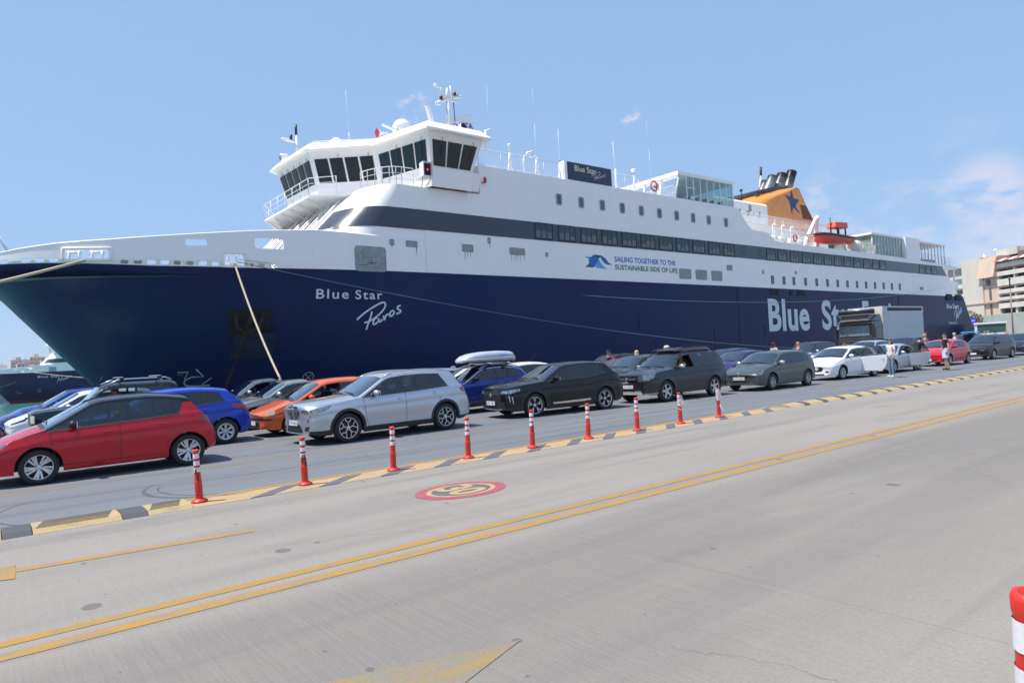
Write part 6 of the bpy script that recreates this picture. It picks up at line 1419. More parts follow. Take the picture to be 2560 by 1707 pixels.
    pole('signal_mast', [([M0, M0+Vector((0, 0, 2.5))], [.11, .07], 8), ([M0+Vector((0, 0, 2.5)), M0+Vector((-.02, 0, 3.3))], .10, 10, 1), ([M0+Vector((-.15, 0, 1.9)), M0+Vector((-.75, -.0, 2.0)), M0+Vector((-1.15, 0, 2.02))], [.08, .13, .08], 8), ([M0+Vector((-.42, 0, 2.05)), M0+Vector((-.42, 0, 2.45))], .11, 8, 1), ([M0+Vector((.15, 0, 0)), M0+Vector((0, 0, 1.3))], .04, 5), ([M0+Vector((-.05, 0, 1.35)), M0+Vector((.02, 0, 1.6))], .16, 8)])
    mb = MB(); mb.tube([(24.3, 2.6, RT-.1), (24.3, 2.6, RT+1.1)], .05, 6, 1); mb.lathe([(0, 1.08), (.55, 1.12), (.60, 1.2), (.35, 1.28), (0, 1.3)], 16, Matrix.Translation((24.3, 2.6, RT)), 0); mb.build('mushroom_antenna', [RAILW, TRIM], root)
    mb = MB(); mb.lathe([(.0, -.3), (.24, -.28), (.28, .25), (.22, .3)], 16, Matrix.Translation((22.6, 2.7, RT+.45))@Matrix.Rotation(R(-100), 4, 'Y'), mi=0); mb.lathe([(.22, .3), (0, .3)], 16, Matrix.Translation((22.6, 2.7, RT+.45))@Matrix.Rotation(R(-100), 4, 'Y'), mi=1, caps=False); mb.tube([(22.8, 2.7, RT-.3), (22.7, 2.7, RT+.3)], .13, 8); mb.build('search_light', [RAILW, mat('grey lamp glass', (.2, .26, .26), .1)], root)
    pole('whip_antenna', [([(25.3, -3.0, RT), (25.25, -3.0, RT+1.1)], .025, 4), ([(25.25, -3.0, RT+1.1), (25.15, -3.0, RT+4.1)], [.014, .008], 4)])
    # deck lamps and whip aerials along the port rail
    def stand(x, top, h=1.0):
        return [([(x-.3, -8.5, 15.35), (x, -8.5, 16.4)], .06, 5), ([(x+.3, -8.5, 15.35), (x, -8.5, 16.4)], .06, 5), ([(x, -8.3, 15.35), (x, -8.5, 16.4)], .06, 5), ([(x, -8.5, 16.2), (x, -8.5, 17.0)], [.16, .08], 8)]
    pole('whip_antenna', stand(35.4, 0)+[([(35.4, -8.5, 17), (35.42, -8.5, 17.55)], .05, 6), ([(35.42, -8.5, 17.5), (35.42, -8.5, 17.65)], .12, 8)])
    pole('whip_antenna', stand(38.0, 0)+[([(38.0, -8.5, 17), (38.0, -8.5, 19.6)], [.022, .012], 5), ([(38.0, -8.5, 19.6), (37.95, -8.5, 22.4)], [.010, .005], 4), ([(37.8, -8.5, 17.1), (38.15, -8.5, 17.1)], .04, 5)])
    pole('whip_antenna', stand(40.4, 0)+[([(40.4, -8.5, 17), (40.4, -8.5, 19.6)], [.024, .012], 5), ([(40.4, -8.5, 16.95), (40.4, -8.5, 17.1)], .07, 6, 1)])
    pole('deck_lamp', [([(36.6, -8.6, 15.4), (36.7, -8.6, 16.9), (37.0, -8.6, 17.1)], .05, 6), ([(37.0, -8.6, 17.15), (37.55, -8.6, 17.35)], .13, 6), ([(37.3, -8.6, 17.0), (37.5, -8.6, 17.05)], .1, 6)])
    pole('whip_antenna', [([(46.7, -8.5, 15.4), (46.75, -8.5, 17.3)], [.12, .06], 6), ([(46.72, -8.5, 17.3), (46.6, -8.5, 19.6)], [.035, .018], 6)])
    pole('vent_mushroom', [([(49.0, -8.5, 15.4), (49.05, -8.5, 17.35)], [.12, .06], 8), ([(49.05, -8.5, 17.4), (49.05, -8.5, 17.55)], .26, 10)])
    pole('whip_antenna', [([(51.3, -8.5, 15.4), (51.3, -8.5, 16.9)], [.12, .05], 6), ([(51.3, -8.5, 16.9), (51.2, -8.5, 19.6)], .012, 4), ([(51.2, -8.5, 19.6), (51.05, -8.5, 22.3)], [.008, .005], 4)])
    mb = MB(); mb.tube([(50.5, -9.42+.0, 16.0+0), (50.5, -9.42, 16.0)][:1]+[(50.5+.42*math.cos(t), -9.42, 16.05+.42*math.sin(t)) for t in np.linspace(0, 2*PI, 20)][:-1], .075, 6, closed=True); mb.build('life_ring', mat('orange red ring', (.72, .12, .07), .5), root)
    pole('deck_lamp', [([(52.2, -8.7, 15.4), (52.2, -8.7, 16.6)], .05, 6), ([(52.2, -8.7, 16.6), (52.7, -8.7, 16.8)], .12, 6)])
    # ---- glass lounge on the upper deck
    def lounge(nm, x0, x1, z0, z1, y0, y1, front_lean, n_side, n_front, roofh=.32, gm=None, slope=0):
        gm = gm or glass('lounge glass', .62, 1.6, base=(.6, .8, .78)); r_ = empty(nm, (0, 0, 0)); r_.parent = root
        mb = MB(); mb.hexa([(x0-.15, y0-.1, z1-roofh), (x1+.1, y0-.1, z1-roofh-slope), (x1+.1, y1+.1, z1-roofh-slope), (x0-.15, y1+.1, z1-roofh), (x0-.15, y0-.1, z1), (x1+.1, y0-.1, z1-slope), (x1+.1, y1+.1, z1-slope), (x0-.15, y1+.1, z1)]); mb.build('lounge_roof', SHW, r_)
        mb = MB(); fl = front_lean; zt_ = z1-roofh
        for k in range(n_side+1):
            x = x0+.1+(x1-x0-.2)*k/n_side; xb_ = x+(-fl*(1-min(1, k))) if k == 0 else x
            mb.tube([(xb_, y0, z0), (x, y0, zt_-slope*(k/n_side))], .10 if k in (0, n_side) else .055, 4)
        for k in range(n_front+1): y = y0+(y1-y0)*k/n_front; mb.tube([(x0+.1-fl, y, z0), (x0+.1, y, zt_)], .10, 4)
        mb.tube([(x0+.1-fl, y0, z0+.05), (x1, y0, z0+.05)], .06, 4); mb.tube([(x0+.1+ (x1-x0)*.13, y0, z0+(zt_-z0)*.55), (x0+.1+(x1-x0)*.27, y0, z0+(zt_-z0)*.55)], .05, 4); build_each(mb, 'mullion', SHW, r_)
        for k in range(n_side):
            xa = x0+.1+(x1-x0-.2)*k/n_side; xb2 = x0+.1+(x1-x0-.2)*(k+1)/n_side
            mb = MB(); mb.add([(xa-(fl if k == 0 else 0), y0+.02, z0), (xb2, y0+.02, z0), (xb2, y0+.02, zt_-slope*(k+1)/n_side), (xa, y0+.02, zt_-slope*k/n_side)], [(0, 1, 2, 3)]); mb.build('glass_pane', gm, r_)
        for k in range(n_front):
            ya = y0+(y1-y0)*k/n_front; yb2 = y0+(y1-y0)*(k+1)/n_front; mb = MB(); mb.add([(x0+.12-fl, ya, z0), (x0+.12-fl, yb2, z0), (x0+.12, yb2, zt_), (x0+.12, ya, zt_)], [(0, 1, 2, 3)]); mb.build('glass_pane', gm, r_)
        mb = MB(); mb.add([(x1, y0, z0), (x1, y1, z0), (x1, y1, zt_-slope), (x1, y0, zt_-slope)], [(0, 1, 2, 3)]); mb.add([(x0, y1, z0), (x1, y1, z0), (x1, y1, zt_-slope), (x0, y1, zt_)], [(0, 1, 2, 3)]); mb.build('glass_pane', gm, r_)
        mb = MB(); rs = np.random.RandomState(3)
        for x in np.arange(x0+1.5, x1-.4, 1.25):
            for y in np.arange(y0+1.2, y1-1, 1.8): mb.box(x, x+.5, y, y+.5, z0+.4, z0+.48, 0); mb.box(x+.42, x+.5, y, y+.5, z0+.48, z0+.95, 0); mb.tube([(x+.25, y+.25, z0), (x+.25, y+.25, z0+.4)], .05, 5, 1)
        mb.build('seating', [mat('dark blue grey seat', (.05, .08, .12), .6), CHROME], r_)
        return r_
    lounge('glass_lounge', 54.45, 62.85, 15.36, 17.98, -9.0, 9.0, .75, 8, 9)
    # funnel casing deckhouse
    mb = MB(); mb.box(62.5, 88.6, -5.2, 5.2, 12.4, 15.30); mb.box(63.2, 76.7, -4.3, 4.3, 15.3, 17.9); mb.hexa([(66, -4.35, 17.9), (76.7, -4.35, 17.9), (76.7, 4.3, 17.9), (66, 4.3, 17.9), (67, -4.1, 18.1), (76.7, -4.1, 18.15), (76.7, 4.1, 18.15), (67, 4.1, 18.1)]); mb.build('funnel_casing', SHW, root)
    mb = MB()
    for x, z, w, h_ in ((72.9, 17.0, .5, .7), (71.0, 16.4, .25, .7), (71.8, 16.6, .2, .2), (72.4, 16.4, .6, .6), (73.7, 16.6, .22, .3), (74.9, 16.5, .25, .6)): mb.box(x, x+w, -4.34, -4.29, z, z+h_)
    build_each(mb, 'casing_fitting', GRATE, root)
    mb = MB(); mb.box(64.9, 88.8, -5.35, 5.35, 15.26, 15.36); mb.build('casing_deck', SHW, root)
    rail([(66.2, -5.3, 15.36), (88.5, -5.3, 15.36)], 1.05, 2, 1.78, .12, .03, name='casing_rail')
    # funnel
    OR = mat('orange funnel paint', (.82, .29, .022), .35, coat=.4, var=.08, vscale=1); root_f = empty('funnel', (0, 0, 0)); root_f.parent = root
    zf = [15.36, 16.4, 17.2, 18.1, 18.8, 19.4, 19.9, 20.3, 20.7, 20.95, 21.05]; xfr = [73.2, 73.3, 73.5, 73.9, 74.9, 76.4, 77.9, 79.2, 80.9, 82.6, 83.4]; xre = [88.9, 88.25, 87.7, 87.05, 86.55, 86.1, 85.75, 85.45, 85.15, 84.9, 84.5]
    secs = []
    for z, a, b_ in zip(zf, xfr, xre):
        ln = min(3.2, (b_-a)*.55); row = []
        for k in range(11): t = PI/2*k/10; row.append((a+ln*(1-math.sin(t)), -4.0*math.cos(PI/2-t)**.0*0-4.0*(1-(1-math.sin(PI/2-t))**1.0)*1.0 if False else -4.0*math.cos(t), z))
        half = [(x, -abs(y), z) for x, y, z in row][::-1]        # from the nose tip to the side
        half = [(a+ln*(1-math.cos(t)), -4.0*math.sin(t), z) for t in np.linspace(0, PI/2, 11)]
        back = [(b_-.3, -4.0, z), (b_, -3.7, z)]; sec = half+back; sec = sec+[(x, -y, z) for x, y, z in sec[::-1][:-1]]; secs.append(sec)
    mb = MB(); n2 = len(secs[0]); mb.add([p for s_ in secs for p in s_], [(i*n2+k, i*n2+(k+1) % n2, (i+1)*n2+(k+1) % n2, (i+1)*n2+k) for i in range(len(secs)-1) for k in range(n2)]+[tuple((len(secs)-1)*n2+k for k in range(n2))], 0, True); o = mb.build('funnel_shell', OR, root_f); o.data.set_sharp_from_angle(angle=R(32))
    mb = MB(); vs = []
    for k, (x, z) in enumerate(((75.6, 18.9), (77.2, 19.65), (78.9, 20.25), (80.6, 20.62), (82.2, 20.85), (83.4, 20.95))):
        w_ = min(3.0, .9+k*.8); vs += [(x-.1, -w_, z-.25), (x-.1, -w_*.95, z+.32), (x-.1, w_*.95, z+.32), (x-.1, w_, z-.25)]
    mb.add(vs, [(i*4+k, i*4+k+1, i*4+5+k, i*4+4+k) for i in range(5) for k in range(3)]+[(20, 21, 22, 23), (0, 1, 2, 3)], 0, True); mb.build('funnel_top', mat('soot black', (.018, .018, .02), .7), root_f)
    m_, t_, b_n = nodes('sooty steel pipe'); tx_ = t_.nodes.new('ShaderNodeTexCoord'); sp_ = t_.nodes.new('ShaderNodeSeparateXYZ'); t_.links.new(tx_.outputs['Object'], sp_.inputs[0])
    ns_ = t_.nodes.new('ShaderNodeTexNoise'); ns_.inputs['Scale'].default_value = 1.2; ns_.inputs['Detail'].default_value = 6; t_.links.new(tx_.outputs['Object'], ns_.inputs['Vector'])
    ma_ = t_.nodes.new('ShaderNodeMath'); ma_.operation = 'MULTIPLY_ADD'; ma_.inputs[1].default_value = 2.2; t_.links.new(ns_.outputs[0], ma_.inputs[0]); t_.links.new(sp_.outputs['Z'], ma_.inputs[2])
    mr_ = t_.nodes.new('ShaderNodeMapRange'); mr_.inputs['From Min'].default_value = 22.6; mr_.inputs['From Max'].default_value = 24.3; t_.links.new(ma_.outputs[0], mr_.inputs['Value'])
    mx_ = t_.nodes.new('ShaderNodeMixRGB'); mx_.inputs[1].default_value = (.30, .295, .28, 1); mx_.inputs[2].default_value = (.012, .012, .012, 1); t_.links.new(mr_.outputs[0], mx_.inputs[0]); t_.links.new(mx_.outputs[0], b_n.inputs['Base Color']); b_n.inputs['Metallic'].default_value = .6; b_n.inputs['Roughness'].default_value = .4
    for x0, z0, x1, z1, r_, y in ((81.0, 20.2, 82.6, 22.75, .60, -1.6), (83.3, 20.6, 84.9, 23.3, .70, -1.6), (85.0, 20.6, 86.4, 23.5, .48, -.2), (85.9, 20.6, 87.6, 24.1, .62, -1.4), (87.0, 20.4, 88.5, 24.0, .30, -.6), (84.0, 20.6, 85.6, 23.2, .5, 1.2)):
        mb = MB(); x1 += .25; z1 -= .12; mb.tube([(x0, y, z0), (x0+(x1-x0)*.5, y, z0+(z1-z0)*.5), (x1, y, z1)], [r_, r_, r_*.98], 18, cap=False); mb.tube([(x0+(x1-x0)*.97, y, z0+(z1-z0)*.97), (x1+.02, y, z1+.05)], r_+.04, 18, 1, cap=False); mb.build('exhaust_pipe', [m_, mat('soot black', (.018, .018, .02), .7)], root_f)
    st_ = [(563, 238), (578, 305), (622, 318), (597, 352), (588, 372), (630, 430), (603, 408), (568, 375), (556, 432), (543, 335), (510, 275), (548, 294)]
    mb = MB(); mb.add([(81.28+(x-510)*.0283, -4.03, 20.62-(y-238)*.0159+(x-563)*.0031) for x, y in st_], [tuple(range(len(st_)))]); mb.build('star_emblem', mat('navy star paint', (.016, .035, .14), .4), root_f)
    mb = MB(); mb.add([(84.6, -4.02, 18.95), (86.1, -4.02, 18.95), (87.6, -4.02, 17.25), (85.15, -4.02, 17.25)], [(0, 1, 2, 3)], 0)
    for k in range(9): z = 17.35+k*.18; xl = 85.15-(z-17.25)*.32; xr = 87.6-(z-17.25)*.88; mb.add([(xl, -4.06, z), (xr, -4.06, z), (xr, -4.02, z+.09), (xl, -4.02, z+.09)], [(0, 1, 2, 3)], 1)
    mb.build('louvre', [mat('dark orange recess', (.14, .05, .015), .7), mat('orange louvre slat', (.30, .10, .02), .5)], root_f)
    pole('funnel_mast', [([(77.5, -2.6, 18.8), (78.0, -2.6, 20.2)], [.3, .12], 6, 1), ([(78.0, -2.6, 20.2), (78.6, -2.6, 22.2)], [.10, .07], 6), ([(78.6, -2.6, 22.2), (78.7, -2.6, 23.2)], .14, 8, 1), ([(76.9, -2.6, 19.0), (78.0, -2.6, 20.4)], .07, 5, 1), ([(79.1, -2.6, 19.8), (78.0, -2.6, 20.6)], .06, 5, 1)])
    pole('funnel_mast', [([(72.7, -3.6, 18.1), (72.7, -3.6, 19.4)], [.10, .05], 6, 1), ([(72.6, -3.6, 19.4), (72.8, -3.6, 19.55)], .16, 6, 1)])
    # ---- boat deck: canisters, rescue boat with davit, gear
    CAN = mat('white canister shell', (.72, .71, .66), .4)
    def canister(x, y, z, l=1.5, r_=.42, rz=0):
        mb = MB(); M = Matrix.Translation((x, y, z))@Matrix.Rotation(rz, 4, 'Z')@Matrix.Rotation(R(90), 4, 'Y'); mb.lathe([(0, -l/2), (r_*.7, -l/2+.02), (r_, -l/2+.18), (r_, -.05), (r_*1.07, -.04), (r_*1.07, .04), (r_, .05), (r_, l/2-.18), (r_*.7, l/2-.02), (0, l/2)], 16, M, caps=False)
        mb.box(x-.5, x-.4, y-.35, y+.35, 12.4, z-r_*.7); mb.box(x+.4, x+.5, y-.35, y+.35, 12.4, z-r_*.7); mb.build('liferaft_canister', CAN, root)
    for x in (70.6, 72.4): canister(x, -8.3, 13.0, 1.4, .40)
    for x in (74.6, 76.1): canister(x, -8.2, 12.95, 1.2, .38)
    canister(88.5, -8.6, 13.35, 2.0, .62); canister(89.8, -7.8, 13.55, 2.0, .60)
    mb = MB(); 
    for x in (69.8, 71.5, 73.3): mb.tube([(x, -8.9, 12.45), (x, -8.9, 14.3), (x+.6, -8.9, 14.45)], .05, 5); mb.box(x+.4, x+.9, -9.0, -8.7, 14.4, 14.52)
    for x in (74.0, 75.4): mb.box(x, x+1.0, -7.4, -6.4, 12.45, 13.7)
    mb.build('deck_gear', RAILW, root)
    mb = MB(); mb.tube([(73.3+.35*math.cos(t), -9.36, 13.1+.35*math.sin(t)) for t in np.linspace(0, 2*PI, 16)][:-1], .07, 6, closed=True); mb.build('life_ring', mat('orange red ring', (.72, .12, .07), .5), root)
    # davit
    mb = MB(); mb.hexa([(79.0, -7.0, 12.4), (79.9, -7.0, 12.4), (79.9, -6.5, 12.4), (79.0, -6.5, 12.4), (82.6, -7.0, 16.5), (83.1, -7.0, 16.4), (83.1, -6.7, 16.4), (82.6, -6.7, 16.5)]); mb.hexa([(82.2, -7.0, 12.4), (82.8, -7.0, 12.4), (82.8, -6.5, 12.4), (82.2, -6.5, 12.4), (82.8, -7.0, 16.2), (83.1, -7.0, 16.2), (83.1, -6.7, 16.2), (82.8, -6.7, 16.2)]); mb.ell((82.95, -6.9, 16.5), .35, .3, .35, 10); mb.build('boat_davit', SHW, root)
    # glazed aft lounge
    lounge('aft_lounge', 92.0, 100.9, 12.35, 15.17, -9.0, 9.0, 0, 10, 6, .25, mat('pale green reflecting glass', (.20, .27, .24), .08, spec=.9, var=.5, vscale=.9), slope=.02)
    mb = MB(); mb.box(84.8, 92, -4, 8, 12.4, 14.95); mb.build('aft_casing', SHW, root)
    for x in (85.2, 87.6, 90.0): mb = MB(); mb.box(x, x+2.0, -4.04, -4.01, 13.0, 14.6); mb.build('casing_window', GGLASS, root)
    mb = MB(); mb.box(101.0, 105.4, -9.35, 9.3, 12.15, 15.17); mb.build('aft_block', SHW, root)
    mb = MB(); mb.hexa([(105.4, -9.3, 14.72), (115.4, -9.1, 14.78), (115.4, 9.1, 14.78), (105.4, 9.3, 14.72), (105.4, -9.3, 15.0), (115.4, -9.1, 14.92), (115.4, 9.1, 14.92), (105.4, 9.3, 15.0)]); mb.build('aft_canopy', SHW, root)
    mb = MB()
    for k in range(9): x = 106+k*1.13; [mb.tube([(x, y, 12.0), (x, y, 14.8)], .07, 6) for y in (-8.9, 8.9)]
    build_each(mb, 'canopy_post', RAILW, root)
    mb = MB()
    for x in np.arange(106, 115, 1.1): mb.box(x, x+.5, -7.5, -6.5, 12.0, 13.0)
    build_each(mb, 'deck_seat', mat('slate deck chair', (.16, .18, .20), .7), root)
    mb = MB(); mb.hexa([(112.3, -9.4, 11.3), (118.5, -9.3, 11.55), (118.5, 9.3, 11.55), (112.3, 9.4, 11.3), (112.3, -9.4, 11.74), (118.2, -9.4, 11.92), (118.2, 9.4, 11.92), (112.3, 9.4, 11.74)]); mb.hexa([(113.6, -9.4, 7.3), (118.8, -9.3, 7.3), (118.8, 9.3, 7.3), (113.6, 9.4, 7.3), (112.4, -9.0, 11.4), (114.6, -9.0, 11.4), (114.6, 9.0, 11.4), (112.4, 9.0, 11.4)]); mb.tube([(117.3, -9.2, 9), (117.3, -9.2, 11.8)], .12, 6); mb.hexa([(115.6, -9.3, 8.6), (118.5, -9.3, 8.6), (118.5, -8.9, 8.6), (115.6, -8.9, 8.6), (114.9, -9.3, 9.7), (118.4, -9.3, 9.7), (118.4, -8.9, 9.7), (114.9, -8.9, 9.7)]); mb.build('stern_platform', SHW, root)
    # flag
    return nose_pt
ferry = empty('ferry', (-4, SY, 0), rot=(0, TRIM_A, 0), label='huge white and navy car ferry with an orange funnel moored along the quay', cat='ferry')
build_ferry(ferry, 'Paros')
FM = ferry.matrix_basis if False else (Matrix.Translation((-4, SY, 0))@Euler((0, TRIM_A, 0)).to_matrix().to_4x4())
def SW(x, y, z): return FM@Vector((x, y, z))
# orange rescue boat hanging at its davit: a thing of its own
OB = mat('orange red boat hull', (.62, .055, .03), .45, var=.1, vscale=2); ORB = mat('orange canopy fabric', (.78, .12, .07), .6)
rbt = empty('rescue_boat', SW(78.5, -8.2, 13.2), 0, 'orange red rescue boat with a raised engine hood, hanging on the ferry boat deck', 'rescue boat')
mb = MB(); secs = []
for x, w, zb_, zt_ in ((0, .05, .62, .72), (.6, .55, .35, .85), (1.6, 1.0, .1, .92), (3.2, 1.15, 0, .90), (5.5, 1.15, 0, .86), (8.2, 1.1, .1, .84), (8.9, .95, .3, .82)): secs.append([(x, -w, zt_), (x, -w*1.02, zt_-.25), (x, -w*.6, zb_+.15), (x, 0, zb_), (x, w*.6, zb_+.15), (x, w*1.02, zt_-.25), (x, w, zt_), (x, 0, zt_-.04)])
loft(mb, secs); mb.build('hull', OB, rbt)
for s in (-1, 1): mb = MB(); mb.tube([(.05, 0, .76), (.6, s*.6, .88), (1.6, s*1.05, .93), (3.2, s*1.2, .92), (5.5, s*1.2, .88), (8.6, s*1.12, .84)], .13, 8); mb.build('tube_fender', TRIM, rbt)
mb = MB(); mb.hexa([(5.0, -.6, 2.0), (8.0, -.6, 2.05), (8.0, .6, 2.05), (5.0, .6, 2.0), (5.2, -.5, 2.65), (8.2, -.5, 2.80), (8.2, .5, 2.80), (5.2, .5, 2.65)]); mb.build('canopy', ORB, rbt, bevel=.06)
mb = MB(); [mb.tube([(x, y, .85), (x, y, 2.1)], .09, 6) for x in (5.8, 7.7) for y in (-.4, .4)]; mb.tube([(5.0, 0, .9), (5.0, 0, 3.2)], .06, 6); mb.build('canopy_frame', TRIM, rbt)
mb = MB(); mb.ell((4.0, 0, 1.05), .9, .5, .3, 12); mb.build('engine_cover', ORB, rbt)
# company flag at the mast, seen from behind
m_flag = mat('white flag cloth', (.80, .80, .84), .8)
fl = empty('house_flag', SW(33.0, -7.4, 18.0), 0, 'white flag with blue letters flying mirrored beside the mast over the ferry bridge', 'flag')
mb = MB(); n1, n2 = 22, 8; vs = []
for i in range(n1+1):
    for j in range(n2+1):
        u, v = i/n1, j/n2; x = -2.5*u+.25*(1-v)*(1-u); z = .05+1.75*v*(1-.45*u)+.1*u+ .0; y = .14*math.sin(u*9+v*2)*(.3+u); vs.append((x, y, z))
mb.add(vs, [(i*(n2+1)+j, i*(n2+1)+j+1, (i+1)*(n2+1)+j+1, (i+1)*(n2+1)+j) for i in range(n1) for j in range(n2)], 0, True); mb.build('cloth', m_flag, fl)
text_part('flag_lettering', 'ATTICA', lambda x, z: (-x*2.4+.1, -.02+.14*math.sin((x-.02)*9+1)*(.3+x)-.03, .35+1.0*z*(1-.4*x)+.35*(1-x)*.5), .05, .95, .15, .62, mat('flag blue', (.04, .05, .30), .7), fl, .01)
# ---- mooring ropes
ROPE = mat('pale mooring rope', (.55, .45, .32), .9, bump=.5, bscale=30)
def rope(a, b, r, sag, label, m_=ROPE, n=26, knots=False):
    a = Vector(a); b = Vector(b); pts = []
    for k in range(n+1): t = k/n; pts.append(a.lerp(b, t)+Vector((0, 0, -4*sag*t*(1-t))))
    mb = MB(); mb.tube(pts, r, 7); o = mb.build('mooring_rope', m_); return tag(o, label, 'rope')
rope(SW(15.22, -9.15, 7.75), (11.55, 33.0, 1.30), .055, .35, 'thick pale mooring rope running steeply from the ferry bow down to the quay')
rope((11.55, 33.0, 1.30), (11.0, 33.25, .45), .085, 0, 'lower doubled end of the mooring rope at its quay bollard')
rope(SW(8.4, -7.6, 7.85), (-26, 33.2, .6), .075, 1.1, 'tan mooring rope leading left from the bow fairlead out of the picture')
rope(SW(15.3, -9.3, 7.85), (75, 33.0, .5), .022, 1.4, 'thin green rope slanting along the navy hull', mat('green thin rope', (.09, .22, .19), .8))
rope(SW(15.4, -9.3, 7.98), SW(112, -9.8, 8.6), .018, 2.2, 'thin pale green line sagging along the white ferry side', mat('pale green thin rope', (.40, .52, .49), .8))
for bx_ in (11.0, -26, 75):
    mb = MB(); mb.lathe([(.32, 0), (.32, .04), (.2, .06), (.17, .3), (.2, .42), (.32, .48), (.30, .56), (0, .58)], 20, Matrix.Translation((bx_, 33.3, .0))); tag(mb.build('mooring_bollard', mat('black iron', (.03, .03, .032), .5)), {11.0: 'black iron mooring bollard holding the steep bow rope', -26: 'black iron mooring bollard far left of the bow', 75: 'black iron mooring bollard near the parked lorry'}[bx_], 'mooring bollard')
# ============================================================ second ferry across the basin, far shore, buildings, lorry
f2 = empty('ferry', (-2.5, 165+9.45*.62, -.76), label='distant white and navy sister ferry with a red waterline, behind the bow', cat='ferry'); f2.scale = (.62, .62, .62)
_np = build_ferry(f2, 'Naxos', detail=False)
fn2 = lambda x, z, d=.03: (x, -float(bh(x, z))-d, z)
for w_, a, b_ in (('Blue', 19.2, 22.0), ('Star', 22.7, 25.2)): text_part('name_lettering', w_, lambda x, z: fn2(x, z), a, b_, 5.75, 6.5, LETW, f2, .02, 1.2)
NX_ = [[(24.4, 4.0), (24.9, 5.6)], [(24.9, 5.6), (25.3, 4.4)], [(25.3, 4.4), (25.8, 6.0)], [(26.3, 5.2), (26.0, 5.1), (25.9, 4.8), (26.1, 4.7), (26.4, 5.2), (26.45, 4.9)], [(26.6, 5.4), (27.0, 5.0)], [(26.6, 4.95), (27.1, 5.5)], [(27.4, 5.6), (27.2, 5.4), (27.3, 5.2), (27.6, 5.5), (27.5, 5.7)], [(28.3, 6.1), (28.0, 5.9), (28.3, 5.7), (28.0, 5.5)]]
mb = MB()
for k, st_ in enumerate(NX_): ribbon(mb, smooth_line(st_, 3), .14, lambda x, z: fn2(x, z, .03+.002*k))
mb.build('name_lettering', LETW, f2)
mb = MB(); mb.add([fn2(*q) for q in ((15.0, 5.4), (17.3, 5.4), (17.8, 2.6), (15.5, 2.7))], [(0, 1, 2, 3)]); mb.build('anchor_pocket', HOLE, f2)
mb = MB(); mb.add([fn2(*q) for q in ((22.2, 9.1), (24.3, 9.1), (24.3, 7.7), (22.2, 7.7))], [(0, 1, 2, 3)]); mb.build('vent_grating', GRATE, f2)
mb = MB(); ribbon(mb, [(19.7+.3*math.cos(t), 1.6+.3*math.sin(t)) for t in np.linspace(0, 2*PI, 16)], .08, lambda x, z: fn2(x, z)); ribbon(mb, [(13.6, 1.8), (14.3, 1.8), (13.9, 1.3), (15.2, 1.2)], .09, lambda x, z: fn2(x, z)); mb.build('hull_mark', LETW, f2)
mb = MB(); mb.box(23.8, 32, -9.2, 9.2, 13.3, 16.6); mb.hexa([(22.6, -9.6, 16.6), (32.6, -9.6, 16.6), (32.6, 9.6, 16.6), (22.6, 9.6, 16.6), (23.2, -9, 17.3), (32, -9, 17.3), (32, 9, 17.3), (23.2, 9, 17.3)]); mb.build('bridge', SHW, f2)
mb = MB(); mb.box(23.74, 31, -9.26, 9.26, 14.6, 16.0); mb.build('bridge_window', SGLASS, f2)
rope((-9, 150, -1.2), (5.9, 165.0, 2.2), .10, .5, 'dark mooring chain running from the distant ferry bow to the left', RUSTH)
rope((8.6, 164.6, 4.0), (34, 160, 1.3), .09, .8, 'long rope from the distant ferry side toward the right')
mb = MB(); mb.box(-60, 120, 184, 215, -3, 0); tag(mb.build('far_quay', mat('far quay stone', (.38, .36, .33), .9)), kind='structure')
# lighting mast beyond it
def lamp_mast(x, y, h, label, r=.16):
    o = empty('lighting_mast', (x, y, 0), 0, label, 'lighting mast'); mb = MB(); mb.tube([(0, 0, 0), (0, 0, h)], [r, r*.6], 8); mb.build('pole', mat('grey steel pole', (.22, .22, .23), .6), o)
    mb = MB(); mb.tube([(-1.6, 0, h), (1.2, 0, h)], .12, 6); [mb.box(k-.3, k+.3, -.3, .3, h-.05, h+.25) for k in (-1.4, 0, 1.1)]; mb.build('lamp_head', TRIM, o); return o
lamp_mast(14.0, 196, 14.5, 'tall thin lighting mast beyond the distant ferry')
